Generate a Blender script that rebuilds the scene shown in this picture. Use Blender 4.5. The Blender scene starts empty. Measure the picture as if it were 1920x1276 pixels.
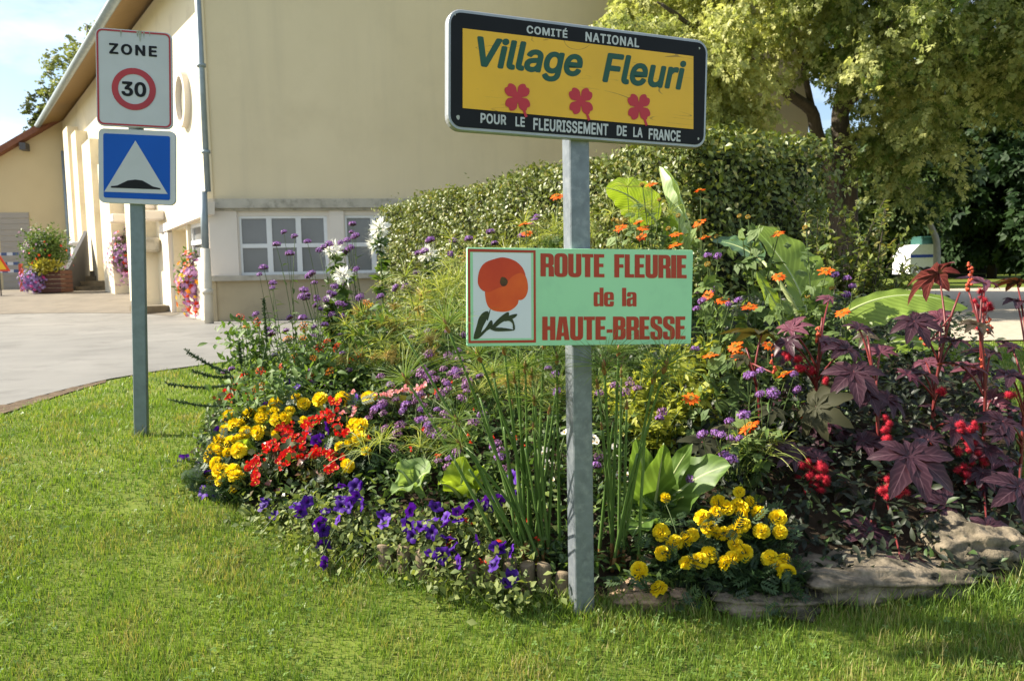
import bpy, math, os, random
import numpy as np

# ---------------------------------------------------------------- camera
sc = bpy.context.scene
R = math.radians
cam = bpy.data.cameras.new('camera'); cam_ob = bpy.data.objects.new('camera', cam)
sc.collection.objects.link(cam_ob); sc.camera = cam_ob
FPX, PITCH, ROLL, CZ = 1500.0, R(5.0), R(-1.15), 1.40
def rx(a): c, s = math.cos(a), math.sin(a); return np.array([[1, 0, 0], [0, c, -s], [0, s, c]])
def ry(a): c, s = math.cos(a), math.sin(a); return np.array([[c, 0, s], [0, 1, 0], [-s, 0, c]])
def rz(a): c, s = math.cos(a), math.sin(a); return np.array([[c, -s, 0], [s, c, 0], [0, 0, 1]])
CM = rx(math.pi/2-PITCH) @ rz(ROLL)
CP = np.array([0, 0, CZ])
from mathutils import Matrix, Vector
m4 = np.eye(4); m4[:3, :3] = CM; m4[:3, 3] = CP
cam_ob.matrix_world = Matrix(m4.tolist())
cam.sensor_width = 36.0; cam.lens = FPX/1920*36.0
cam.clip_start = 0.05; cam.clip_end = 5000
cam.dof.use_dof = True; cam.dof.focus_distance = 3.3; cam.dof.aperture_fstop = 5.6
# ---------------------------------------------------------------- world, sun, exposure
SUN_EL, SUN_AZ = R(37), R(173)           # azimuth counter-clockwise from +x; the sun stands beside the camera's view, a little beyond
sun_dir = np.array([math.cos(SUN_EL)*math.cos(SUN_AZ), math.cos(SUN_EL)*math.sin(SUN_AZ), math.sin(SUN_EL)])
w = bpy.data.worlds.new('World'); sc.world = w; w.use_nodes = True
nt = w.node_tree; nt.nodes.clear()
def N(nt, t, **k):
    n = nt.nodes.new(t)
    for a, b in k.items(): setattr(n, a, b)
    return n
out = N(nt, 'ShaderNodeOutputWorld'); bg = N(nt, 'ShaderNodeBackground'); sky = N(nt, 'ShaderNodeTexSky')
sky.sky_type = 'NISHITA'; sky.sun_disc = False; sky.sun_elevation = SUN_EL
sky.sun_rotation = math.pi/2 - SUN_AZ     # Blender measures it clockwise from +y
sky.dust_density = 1.2; sky.air_density = 1.0; sky.ozone_density = 1.4
tc = N(nt, 'ShaderNodeTexCoord'); mp = N(nt, 'ShaderNodeMapping'); mp.inputs['Scale'].default_value = (1, 1, 2.6)
nz = N(nt, 'ShaderNodeTexNoise'); nz.inputs['Scale'].default_value = 3.2; nz.inputs['Detail'].default_value = 9; nz.inputs['Roughness'].default_value = .58
rp = N(nt, 'ShaderNodeValToRGB'); rp.color_ramp.elements[0].position = .44; rp.color_ramp.elements[1].position = .68
mx = N(nt, 'ShaderNodeMixRGB'); mx.inputs[2].default_value = (6.6, 7.0, 7.6, 1)
ml = N(nt, 'ShaderNodeMath', operation='MULTIPLY'); ml.inputs[1].default_value = .85
L = nt.links.new
L(tc.outputs['Generated'], mp.inputs[0]); L(mp.outputs[0], nz.inputs[0]); L(nz.outputs[0], rp.inputs[0])
L(rp.outputs[0], ml.inputs[0]); L(ml.outputs[0], mx.inputs[0]); L(sky.outputs[0], mx.inputs[1]); L(mx.outputs[0], bg.inputs[0]); L(bg.outputs[0], out.inputs[0])
bg.inputs[1].default_value = .086
sun = bpy.data.lights.new('sun', 'SUN'); sun.energy = 5.0; sun.angle = R(.5); sun.color = (1, .92, .77)
sun_ob = bpy.data.objects.new('sun', sun); sc.collection.objects.link(sun_ob)
sun_ob.rotation_euler = Vector(sun_dir.tolist()).to_track_quat('Z', 'Y').to_euler()
sc.view_settings.view_transform = 'Standard'; sc.view_settings.look = 'None'
sc.view_settings.exposure = 1.34; sc.view_settings.gamma = 1.0
sc.cycles.max_bounces = 7; sc.cycles.transparent_max_bounces = 8; sc.cycles.transmission_bounces = 4
sc.cycles.sample_clamp_indirect = 4.0

# ---------------------------------------------------------------- helpers
rng = np.random.default_rng(7)
def at(px, py, Y):
    d = CM @ np.array([(px-960)/FPX, (638-py)/FPX, -1.0]); return CP + d*(Y/d[1])
def ray(px, py):
    d = CM @ np.array([(px-960)/FPX, (638-py)/FPX, -1.0]); return d/np.linalg.norm(d)
def sstep(a, b, x): t = np.clip((np.asarray(x, float)-a)/(b-a), 0, 1); return t*t*(3-2*t)
def gz(x, y):                                        # height of the ground
    x = np.asarray(x, float); y = np.asarray(y, float)
    z = .43 - .225*np.logaddexp(0, 3*(5.0-y))/3 + .225*np.logaddexp(0, 3*(2.0-y))/3
    return z + .57*sstep(17, 27, y)*sstep(-3.5, -8, x)
TS = 1.5*1.0025**np.arange(1900)
def ground_hit(px, py, zf=gz):
    d = ray(px, py); P = CP[None]+d[None]*TS[:, None]; b = P[:, 2] <= zf(P[:, 0], P[:, 1])
    return P[int(np.argmax(b))] if b.any() else P[-1]
def unit(v): v = np.asarray(v, float); return v/np.maximum(np.linalg.norm(v, axis=-1, keepdims=True), 1e-9)
def frames(d, up):                                   # matrices whose y runs along d, z near up
    d = unit(d); up = np.broadcast_to(np.asarray(up, float), d.shape)
    x = np.cross(d, up); bad = np.linalg.norm(x, axis=-1) < 1e-4
    if np.any(bad): x = np.where(bad[..., None], np.cross(d, np.array([.3, .8, .5])), x)
    x = unit(x); z = np.cross(x, d)
    return np.stack([x, d, z], -1)

class T:                                             # a small template mesh
    def __init__(s, v, f, lf=None, m=0):
        s.v = np.asarray(v, float).reshape(-1, 3); s.f = [tuple(q) for q in f]
        s.lf = np.zeros((len(s.v), 2)) if lf is None else np.asarray(lf, float)
        s.m = np.full(len(s.f), m) if np.isscalar(m) else np.asarray(m)
        s.li = np.array([i for q in s.f for i in q], int); s.lt = np.array([len(q) for q in s.f], int)
    def tr(s, M=None, t=(0, 0, 0), m=None):
        v = s.v if M is None else s.v @ np.asarray(M, float).T
        return T(v+np.asarray(t, float), s.f, s.lf, s.m if m is None else m)
def join(*ts):
    v, f, lf, m, o = [], [], [], [], 0
    for t in ts:
        v.append(t.v); lf.append(t.lf); m.append(t.m); f += [tuple(i+o for i in q) for q in t.f]; o += len(t.v)
    return T(np.concatenate(v), f, np.concatenate(lf), np.concatenate(m))

class MB:                                            # collects geometry for ONE mesh object
    def __init__(s): s.V, s.LI, s.LT, s.MI, s.LF, s.n = [], [], [], [], [], 0
    def add(s, t, M=None, loc=(0, 0, 0), r=None, m=None):
        v = t.v if M is None else t.v @ np.asarray(M, float).T
        s._put(v+np.asarray(loc, float), t, 1, np.array([rng.random() if r is None else r]), m); return s
    def inst(s, t, loc, M, r=None, m=None):          # many copies of a template inside this mesh
        loc = np.asarray(loc, float); k = len(loc)
        if k == 0: return s
        v = np.einsum('kij,nj->kni', M, t.v) + loc[:, None, :]
        s._put(v.reshape(-1, 3), t, k, rng.random(k) if r is None else np.asarray(r), m); return s
    def _put(s, v, t, k, r, m):
        n = len(t.v)
        s.V.append(v); s.LI.append((t.li[None, :]+(np.arange(k)*n)[:, None]).ravel()+s.n)
        s.LT.append(np.tile(t.lt, k)); s.MI.append(np.tile(t.m, k) if m is None else np.full(len(t.lt)*k, m))
        lf = np.empty((k, n, 3)); lf[:, :, :2] = t.lf[None]; lf[:, :, 2] = r[:, None]
        s.LF.append(lf.reshape(-1, 3)); s.n += n*k
    def mesh(s, name, mats, org=(0, 0, 0), smooth=True):
        me = bpy.data.meshes.new(name)
        if not s.V: return me
        v = np.concatenate(s.V)-np.asarray(org, float); li = np.concatenate(s.LI); lt = np.concatenate(s.LT)
        me.vertices.add(len(v)); me.vertices.foreach_set('co', v.astype(np.float32).ravel())
        me.loops.add(len(li)); me.loops.foreach_set('vertex_index', li.astype(np.int32))
        ls = np.concatenate([[0], np.cumsum(lt)[:-1]])
        me.polygons.add(len(lt)); me.polygons.foreach_set('loop_start', ls.astype(np.int32)); me.polygons.foreach_set('loop_total', lt.astype(np.int32))
        for mt in mats: me.materials.append(mt)
        me.polygons.foreach_set('material_index', np.concatenate(s.MI).astype(np.int32))
        me.polygons.foreach_set('use_smooth', np.full(len(lt), smooth))
        a = me.attributes.new('lf', 'FLOAT_VECTOR', 'POINT'); a.data.foreach_set('vector', np.concatenate(s.LF).astype(np.float32).ravel())
        me.update(calc_edges=True); return me
    def build(s, name, mats, parent=None, smooth=True, loc=None):
        org = np.zeros(3)
        if parent is not None: org = WL[parent.name]
        elif loc is not None: org = np.asarray(loc, float)
        if not isinstance(mats, (list, tuple)): mats = [mats]
        o = bpy.data.objects.new(name, s.mesh(name, mats, org, smooth)); sc.collection.objects.link(o)
        if parent is not None: o.parent = parent
        elif loc is not None: o.location = loc
        WL[o.name] = org; return o
WL = {}
def thing(name, label, cat, loc=(0, 0, 0), group=None):
    o = bpy.data.objects.new(name, None); sc.collection.objects.link(o); o.location = tuple(float(a) for a in loc)
    o.empty_display_size = .1
    o['label'] = label; o['category'] = cat
    if group: o['group'] = group
    WL[o.name] = np.asarray(loc, float); return o
def tag(o, label, cat, group=None):
    o['label'] = label; o['category'] = cat
    if group: o['group'] = group
    return o
def kind(o, k): o['kind'] = k; return o
def place(name, mesh, parent, loc, M=None):          # a part that shares its mesh with others
    o = bpy.data.objects.new(name, mesh); sc.collection.objects.link(o); o.parent = parent
    m = np.eye(4); m[:3, :3] = np.eye(3) if M is None else M; m[:3, 3] = np.asarray(loc, float)-WL[parent.name]
    o.matrix_basis = Matrix(m.tolist()); WL[o.name] = np.asarray(loc, float); return o

def box(a, b):
    x0, y0, z0 = a; x1, y1, z1 = b
    v = [(x0, y0, z0), (x1, y0, z0), (x1, y1, z0), (x0, y1, z0), (x0, y0, z1), (x1, y0, z1), (x1, y1, z1), (x0, y1, z1)]
    return T(v, [(0, 3, 2, 1), (4, 5, 6, 7), (0, 1, 5, 4), (1, 2, 6, 5), (2, 3, 7, 6), (3, 0, 4, 7)])
def bbox_(a, b, r):                                  # box with rounded long edges (chamfer in plan) and chamfered ends
    a = np.array(a, float); b = np.array(b, float); c = (a+b)/2; h = (b-a)/2; r = min(r, h.min()*.9)
    vs = []; idx = {}
    for sx in (-1, 1):
        for sy in (-1, 1):
            for sz in (-1, 1):
                for k in range(3):
                    p = np.array([sx, sy, sz])*(h-r); p[k] = [sx, sy, sz][k]*h[k]; idx[(sx, sy, sz, k)] = len(vs); vs.append(c+p)
    F = []
    I = lambda x, y, z, k: idx[(x, y, z, k)]
    for s in (-1, 1):
        F += [[I(s, -1, -1, 0), I(s, 1, -1, 0), I(s, 1, 1, 0), I(s, -1, 1, 0)][::s], [I(-1, s, -1, 1), I(-1, s, 1, 1), I(1, s, 1, 1), I(1, s, -1, 1)][::s], [I(-1, -1, s, 2), I(1, -1, s, 2), I(1, 1, s, 2), I(-1, 1, s, 2)][::s]]
    for s in (-1, 1):
        for t in (-1, 1):
            F += [[I(-1, s, t, 1), I(1, s, t, 1), I(1, s, t, 2), I(-1, s, t, 2)], [I(s, -1, t, 0), I(s, 1, t, 0), I(s, 1, t, 2), I(s, -1, t, 2)], [I(s, t, -1, 0), I(s, t, 1, 0), I(s, t, 1, 1), I(s, t, -1, 1)]]
            for u in (-1, 1): F += [[I(s, t, u, 0), I(s, t, u, 1), I(s, t, u, 2)]]
    return T(vs, F)
def tube(pts, rad, n=6, cap=True):
    pts = np.asarray(pts, float); k = len(pts); rad = np.broadcast_to(np.asarray(rad, float), (k,))
    d = np.gradient(pts, axis=0); fr = frames(d, (0.13, .21, 1.0))
    a = np.arange(n)*2*math.pi/n
    ring = fr[:, None, :, 0]*np.cos(a)[None, :, None] + fr[:, None, :, 2]*np.sin(a)[None, :, None]
    v = pts[:, None]+ring*rad[:, None, None]
    f = [(i*n+j, i*n+(j+1) % n, (i+1)*n+(j+1) % n, (i+1)*n+j) for i in range(k-1) for j in range(n)]
    f = [q[::-1] for q in f]
    if cap: f += [tuple(range(n)), tuple((k-1)*n+j for j in range(n))[::-1]]
    lf = np.zeros((k, n, 2)); lf[:, :, 1] = np.linspace(0, 1, k)[:, None]
    return T(v.reshape(-1, 3), f, lf.reshape(-1, 2))
def bez(p0, p1, p2, n=6):
    t = np.linspace(0, 1, n)[:, None]; return (1-t)**2*np.asarray(p0)+2*t*(1-t)*np.asarray(p1)+t*t*np.asarray(p2)
def prism(poly, y0, y1):                             # polygon in x,z pushed along y (front at y0)
    poly = np.asarray(poly, float); n = len(poly)
    v = [(x, y0, z) for x, z in poly]+[(x, y1, z) for x, z in poly]
    return T(v, [tuple(range(n)), tuple(range(n, 2*n))[::-1]]+[(i, n+i, n+(i+1) % n, (i+1) % n) for i in range(n)])
def rrect(w_, h_, r, n=6, cx=0, cz=0):
    pts = []
    for sx, sz, a0 in ((1, -1, -90), (1, 1, 0), (-1, 1, 90), (-1, -1, 180)):
        for i in range(n+1):
            a = R(a0+90*i/n); pts.append((cx+sx*(w_/2-r)+r*math.cos(a), cz+sz*(h_/2-r)+r*math.sin(a)))
    return np.array(pts)
def lathe(prof, n=16):                               # profile of (r, z)
    k = len(prof); v = []
    for r_, z_ in prof:
        for j in range(n): a = 2*math.pi*j/n; v.append((r_*math.cos(a), r_*math.sin(a), z_))
    f = [(i*n+j, i*n+(j+1) % n, (i+1)*n+(j+1) % n, (i+1)*n+j) for i in range(k-1) for j in range(n)]
    lf = [[j/n, i/max(k-1, 1)] for i in range(k) for j in range(n)]
    return T(v, f+[tuple(range(n))[::-1], tuple((k-1)*n+j for j in range(n))], lf)
def sheet(xs, ys, zf, keep=None):
    xs = np.asarray(xs); ys = np.asarray(ys); X, Y = np.meshgrid(xs, ys); Z = zf(X, Y); nx, ny = len(xs), len(ys)
    f = []
    for j in range(ny-1):
        for i in range(nx-1):
            if keep is None or keep((xs[i]+xs[i+1])/2, (ys[j]+ys[j+1])/2): f.append((j*nx+i, j*nx+i+1, (j+1)*nx+i+1, (j+1)*nx+i))
    return T(np.stack([X, Y, Z], -1).reshape(-1, 3), f)
def strip(near, far, zf, n=40, k=14):                # ground sheet between two polylines
    def rs(p):
        p = np.asarray(p, float); s = np.concatenate([[0], np.cumsum(np.linalg.norm(np.diff(p, axis=0), axis=1))]); t = np.linspace(0, s[-1], n)
        return np.stack([np.interp(t, s, p[:, 0]), np.interp(t, s, p[:, 1])], -1)
    a, b = rs(near), rs(far); t = np.linspace(0, 1, k)[:, None, None]; P = a[None]*(1-t)+b[None]*t
    v = np.concatenate([P, zf(P[..., 0], P[..., 1])[..., None]], -1)
    return T(v.reshape(-1, 3), [(j*n+i, j*n+i+1, (j+1)*n+i+1, (j+1)*n+i) for j in range(k-1) for i in range(n-1)])
def inside(poly, x, y):
    x = np.asarray(x, float); y = np.asarray(y, float); c = np.zeros(x.shape, bool); n = len(poly)
    for i in range(n):
        (x0, y0), (x1, y1) = poly[i], poly[(i+1) % n]
        if y0 != y1: c ^= ((y0 > y) != (y1 > y)) & (x < (x1-x0)*(y-y0)/(y1-y0)+x0)
    return c
def dist_line(line, x, y):
    p = np.stack([np.asarray(x, float), np.asarray(y, float)], -1); d = np.full(p.shape[:-1], 1e9)
    for i in range(len(line)-1):
        a = np.asarray(line[i], float); b = np.asarray(line[i+1], float); e = b-a
        t = np.clip(((p-a)@e)/(e@e), 0, 1); d = np.minimum(d, np.linalg.norm(p-a-t[..., None]*e, axis=-1))
    return d

# ---------------------------------------------------------------- materials
def mat(name):
    m = bpy.data.materials.new(name); m.use_nodes = True; t = m.node_tree; t.nodes.clear()
    return m, t, N(t, 'ShaderNodeOutputMaterial')
def ramp(t, fac, c0, c1, p0=0., p1=1.):
    r = N(t, 'ShaderNodeValToRGB'); r.color_ramp.elements[0].color = (*c0, 1); r.color_ramp.elements[1].color = (*c1, 1)
    r.color_ramp.elements[0].position = p0; r.color_ramp.elements[1].position = p1; t.links.new(fac, r.inputs[0]); return r.outputs[0]
def noise(t, scale, detail=5, rough=.55, src='Object', stretch=None):
    tcn = N(t, 'ShaderNodeTexCoord'); n = N(t, 'ShaderNodeTexNoise'); n.inputs['Scale'].default_value = scale; n.inputs['Detail'].default_value = detail; n.inputs['Roughness'].default_value = rough
    o = tcn.outputs[src]
    if src == 'World':
        pass
    if stretch is not None:
        mp_ = N(t, 'ShaderNodeMapping'); mp_.inputs['Scale'].default_value = stretch; t.links.new(o, mp_.inputs[0]); o = mp_.outputs[0]
    t.links.new(o, n.inputs[0]); return n.outputs[0]
def mixc(t, fac, a, b, mode='MIX'):
    m = N(t, 'ShaderNodeMixRGB', blend_type=mode)
    for i, v in ((0, fac), (1, a), (2, b)):
        if hasattr(v, 'node'): t.links.new(v, m.inputs[i])
        elif i == 0: m.inputs[0].default_value = v
        else: m.inputs[i].default_value = (*v, 1)
    return m.outputs[0]
def solid(name, c0, c1=None, rough=.6, scale=8, metal=0., bump=0., spec=.4, stretch=None, p0=.3, p1=.7, detail=6, dirt=None, dirt_scale=2., streak=None):
    m, t, o = mat(name); b = N(t, 'ShaderNodeBsdfPrincipled'); b.inputs['Roughness'].default_value = rough; b.inputs['Metallic'].default_value = metal
    b.inputs['Specular IOR Level'].default_value = spec
    nz_ = noise(t, scale, detail, stretch=stretch)
    col = ramp(t, nz_, c0, c1 or tuple(min(1, a*.86) for a in c0), p0, p1)
    if dirt is not None: col = mixc(t, ramp(t, noise(t, dirt_scale, 8, .65), (0, 0, 0), (1, 1, 1), .50, .74), col, dirt)
    if streak is not None: col = mixc(t, ramp(t, noise(t, 2.2, 7, .6, stretch=(1, 1, .07)), (0, 0, 0), (.55, .55, .55), .52, .78), col, streak)
    t.links.new(col, b.inputs['Base Color'])
    if bump:
        bp = N(t, 'ShaderNodeBump'); bp.inputs['Strength'].default_value = bump; bp.inputs['Distance'].default_value = .01
        t.links.new(noise(t, scale*4, 6, .6, stretch=stretch), bp.inputs['Height']); t.links.new(bp.outputs[0], b.inputs['Normal'])
    t.links.new(b.outputs[0], o.inputs[0]); return m
def leafm(name, c0, c1, trans=.35, rough=.5, spec=.35, c2=None, veins=0, tcol=None, core=None):
    # leaf or petal: per-leaf colour variety, light passing through
    m, t, o = mat(name); b = N(t, 'ShaderNodeBsdfPrincipled'); b.inputs['Roughness'].default_value = rough; b.inputs['Specular IOR Level'].default_value = spec
    a = N(t, 'ShaderNodeAttribute', attribute_name='lf'); sp = N(t, 'ShaderNodeSeparateXYZ'); t.links.new(a.outputs['Vector'], sp.inputs[0])
    col = ramp(t, sp.outputs[2], c0, c1)
    if c2 is not None: col = mixc(t, ramp(t, sp.outputs[2], (0, 0, 0), (1, 1, 1), .86, .93), col, c2)
    if veins:
        wv = N(t, 'ShaderNodeMath', operation='MULTIPLY'); wv.inputs[1].default_value = veins
        ab = N(t, 'ShaderNodeMath', operation='ABSOLUTE'); t.links.new(sp.outputs[0], ab.inputs[0])
        ad = N(t, 'ShaderNodeMath', operation='MULTIPLY_ADD'); ad.inputs[1].default_value = -.35
        t.links.new(ab.outputs[0], ad.inputs[0]); t.links.new(sp.outputs[1], ad.inputs[2]); t.links.new(ad.outputs[0], wv.inputs[0])
        sn = N(t, 'ShaderNodeMath', operation='SINE'); t.links.new(wv.outputs[0], sn.inputs[0])
        col = mixc(t, ramp(t, sn.outputs[0], (0, 0, 0), (.32, .32, .32), .1, .98), col, tuple(min(1, q*1.9+.02) for q in c1))
        col = mixc(t, ramp(t, ab.outputs[0], (.75, .75, .75), (0, 0, 0), .02, .07), col, tuple(min(1, q*2.2+.05) for q in c1))
    if core is not None: col = mixc(t, ramp(t, sp.outputs[1], (1, 1, 1), (0, 0, 0), core[1], core[2]), col, core[0])
    t.links.new(col, b.inputs['Base Color'])
    tr = N(t, 'ShaderNodeBsdfTranslucent')
    if tcol is None: tcol = (1.5, 1.45, .7)
    t.links.new(mixc(t, 1., col, tcol, 'MULTIPLY'), tr.inputs[0])
    ms = N(t, 'ShaderNodeMixShader'); ms.inputs[0].default_value = trans; t.links.new(b.outputs[0], ms.inputs[1]); t.links.new(tr.outputs[0], ms.inputs[2])
    t.links.new(ms.outputs[0], o.inputs[0]); return m

# ================================================================ THE SETTING
BED_PX = [(374, 893), (396, 922), (440, 938), (500, 962), (560, 1000), (640, 1046), (720, 1074), (800, 1096), (900, 1112), (1000, 1122), (1060, 1128), (1150, 1128),
          (1240, 1130), (1340, 1140), (1450, 1148), (1560, 1135), (1700, 1120), (1850, 1105), (1930, 1062)]
FRONT = np.array([ground_hit(*p)[:2] for p in BED_PX])
LEFTSIDE = np.array([ground_hit(*p)[:2] for p in [(430, 740), (385, 800), (366, 855)]])
BED = np.concatenate([LEFTSIDE[:1]+[[.2, .6]], LEFTSIDE, FRONT, [[2.9, 4.6], [3.4, 6.4], [2.6, 7.6], [.6, 8.4], [-1.6, 8.6]]])
EDGE = np.concatenate([LEFTSIDE, FRONT])
def bed_d(x, y): return np.where(inside(BED, x, y), dist_line(EDGE, x, y), 0.)
def bedz(x, y): return gz(x, y)+.17*sstep(0, .8, bed_d(x, y))
def canopy(x, y):
    d = bed_d(x, y); h = .12+.25*np.minimum(d, 2.4)+.10*sstep(.2, 1.0, x)*sstep(.2, .8, d)
    return np.where(d > 0, bedz(x, y)+h, gz(x, y))
def cpt(px, py):                                     # where the line of sight meets the plants' upper surface
    return ground_hit(px, py, canopy)

# lawn: one sheet to the horizon
def lawn_mat():
    m, t, o = mat('lawn'); b = N(t, 'ShaderNodeBsdfPrincipled'); b.inputs['Roughness'].default_value = .9; b.inputs['Specular IOR Level'].default_value = .1
    c = ramp(t, noise(t, 1.3, 8, .6), (.085, .115, .020), (.15, .19, .030), .35, .65)
    c = mixc(t, ramp(t, noise(t, 28, 6, .7), (0, 0, 0), (1, 1, 1), .55, .75), c, (.17, .14, .06))
    t.links.new(c, b.inputs['Base Color']); t.links.new(b.outputs[0], o.inputs[0]); return m
gx = np.unique(np.concatenate([np.arange(-7, 7.01, .25), np.sign(np.linspace(-1, 1, 41))*(7+np.abs(np.linspace(-1, 1, 41))**3*900), np.arange(-30, 30, 1.5)]))
gy = np.unique(np.concatenate([np.arange(-2, 10.01, .2), np.arange(10, 40, 1.), 40+np.linspace(0, 1, 20)**3*1500, -2-np.linspace(0, 1, 8)**2*60]))
kind(MB().add(sheet(gx, gy, gz)).build('lawn', lawn_mat()), 'structure')

asphalt = solid('asphalt', (.225, .217, .20), (.175, .17, .158), .92, .8, bump=.5, spec=.2, detail=15, dirt=(.135, .13, .12), dirt_scale=1.7, streak=(.165, .16, .148))
ramp_m = solid('ramp_asphalt', (.20, .175, .14), (.155, .135, .11), .92, 1.6, bump=.25, spec=.2, dirt=(.13, .115, .09), dirt_scale=1.4)
gravel = solid('gravel', (.46, .40, .31), (.36, .31, .24), .95, 9, bump=.5, spec=.1)
soil = solid('soil', (.055, .038, .024), (.025, .018, .012), .95, 14, bump=.8, spec=.1)
drysoil = solid('verge_soil', (.16, .115, .075), (.09, .065, .042), .95, 9, bump=.8, spec=.1)
near = np.array([ground_hit(*p)[:2] for p in [(-700, 930), (-300, 835), (0, 764), (60, 748), (130, 730), (200, 713), (300, 696), (430, 679), (520, 668), (640, 655)]])
kind(MB().add(strip(near, [(-40, 17), (-30, 18), (-22, 19.5), (-18, 20), (-14, 20.3), (-11, 20.8), (-9, 21), (-7, 19.5), (-4, 18.6), (-1.5, 19)], lambda x, y: gz(x, y)+.012, 70, 30)).build('road', asphalt), 'structure')
kind(MB().add(strip([(-40, 17), (-30, 18), (-22, 19.5), (-18, 20), (-14, 20), (-11, 20), (-9, 19.5), (-8, 18.8)], [(-60, 46), (-45, 46), (-30, 43), (-24, 40), (-21, 38), (-19.6, 37), (-12, 26), (-8, 19.3)], lambda x, y: gz(x, y)+.02, 50, 30)).build('ramp_road', ramp_m), 'structure')
vs = np.array([ground_hit(*p)[:2] for p in [(-700, 955), (-300, 856), (0, 781), (60, 760), (130, 737), (200, 717), (300, 697), (430, 680)]])
kind(MB().add(strip(vs[:6]+[0, -.02], np.concatenate([near[:5]+[0, .10], near[5:6]+[0, .0]]), lambda x, y: gz(x, y)+.006+.010*np.abs(np.sin(x*9)*np.sin(y*13+x*3)), 160, 9)).build('soil_verge', drysoil), 'structure')
kind(MB().add(strip([(2.4, 9.9), (4, 9.7), (7, 9.5), (12, 9.3), (30, 9)], [(2.6, 24), (4, 24), (8, 26), (14, 28), (40, 30)], lambda x, y: gz(x, y)+.02, 30, 20)).build('gravel_yard', gravel), 'structure')
sx_ = np.arange(-2.6, 3.6, .06); sy_ = np.arange(2.6, 8.8, .06)
kind(MB().add(sheet(sx_, sy_, lambda x, y: bedz(x, y)+.015+.012*np.sin(x*31)*np.sin(y*27), lambda x, y: bool(inside(BED, x, y)))).build('bed_soil', soil), 'structure')
# ================================================================ SIGNS
galv = solid('galvanised_steel', (.21, .235, .262), (.15, .168, .19), .45, 22, metal=.4, spec=.4, detail=3, dirt=(.29, .31, .33), dirt_scale=24)
galv2 = solid('weathered_galvanised_steel', (.20, .245, .262), (.155, .19, .205), .5, 18, metal=.5, spec=.5, detail=3)
alu = solid('aluminium_rim', (.36, .37, .375), (.29, .30, .31), .4, 12, metal=.5, spec=.5)
black = solid('black_film', (.006, .0065, .009), (.009, .0095, .013), .55, 10, spec=.2)
white_f = solid('white_film', (.50, .51, .54), (.45, .46, .48), .35, 5, spec=.5)
red_f = solid('red_film', (.40, .018, .022), (.33, .012, .02), .35, 6, spec=.5)
blue_f = solid('blue_film', (.003, .085, .45), (.003, .075, .40), .5, 4, spec=.2)
green_t = solid('green_lettering', (.006, .075, .045), (.006, .065, .04), .4, 5)
clover_r = solid('clover_red', (.50, .02, .035), (.44, .018, .03), .4, 5)
mint = solid('mint_green_paint', (.36, .70, .42), (.33, .66, .39), .4, 3, spec=.5, dirt=(.29, .58, .36), dirt_scale=5)
brick_t = solid('brick_red_lettering', (.44, .045, .020), (.39, .040, .018), .45, 4)
def scratched(name, c, dark):
    m, t, o = mat(name); b = N(t, 'ShaderNodeBsdfPrincipled'); b.inputs['Roughness'].default_value = .38
    col = ramp(t, noise(t, 4, 5), c, tuple(a*.88 for a in c), .35, .7)
    fac = None
    for k, (rot, sc_) in enumerate(((.5, 5.2), (-.9, 4.3), (1.4, 3.6), (.05, 2.2))):
        tcn = N(t, 'ShaderNodeTexCoord'); mp_ = N(t, 'ShaderNodeMapping'); mp_.inputs['Rotation'].default_value = (0, rot, 0); mp_.inputs['Location'].default_value = (k*3.1, 0, k*1.7)
        vr = N(t, 'ShaderNodeTexNoise'); vr.inputs['Scale'].default_value = sc_; vr.inputs['Detail'].default_value = 1.5; vr.inputs['Distortion'].default_value = .6
        mp_.inputs['Scale'].default_value = (.25, 1, 2.2); t.links.new(tcn.outputs['Object'], mp_.inputs[0]); t.links.new(mp_.outputs[0], vr.inputs[0])
        s = N(t, 'ShaderNodeMath', operation='SUBTRACT'); s.inputs[1].default_value = .5+.02*k; t.links.new(vr.outputs[0], s.inputs[0])
        a = N(t, 'ShaderNodeMath', operation='ABSOLUTE'); t.links.new(s.outputs[0], a.inputs[0])
        l = N(t, 'ShaderNodeMath', operation='LESS_THAN'); l.inputs[1].default_value = .0026; t.links.new(a.outputs[0], l.inputs[0])
        br = ramp(t, noise(t, 5+k, 3), (0, 0, 0), (1, 1, 1), .55, .62)
        g = N(t, 'ShaderNodeMath', operation='MULTIPLY'); t.links.new(l.outputs[0], g.inputs[0]); t.links.new(br, g.inputs[1])
        if fac is None: fac = g.outputs[0]
        else:
            x = N(t, 'ShaderNodeMath', operation='MAXIMUM'); t.links.new(fac, x.inputs[0]); t.links.new(g.outputs[0], x.inputs[1]); fac = x.outputs[0]
    f2 = N(t, 'ShaderNodeMath', operation='MULTIPLY'); f2.inputs[1].default_value = .6; t.links.new(fac, f2.inputs[0])
    t.links.new(mixc(t, f2.outputs[0], col, dark), b.inputs['Base Color']); t.links.new(b.outputs[0], o.inputs[0]); return m
yellow_f = scratched('scratched_yellow_film', (.80, .43, .005), (.12, .07, .01))

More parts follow.
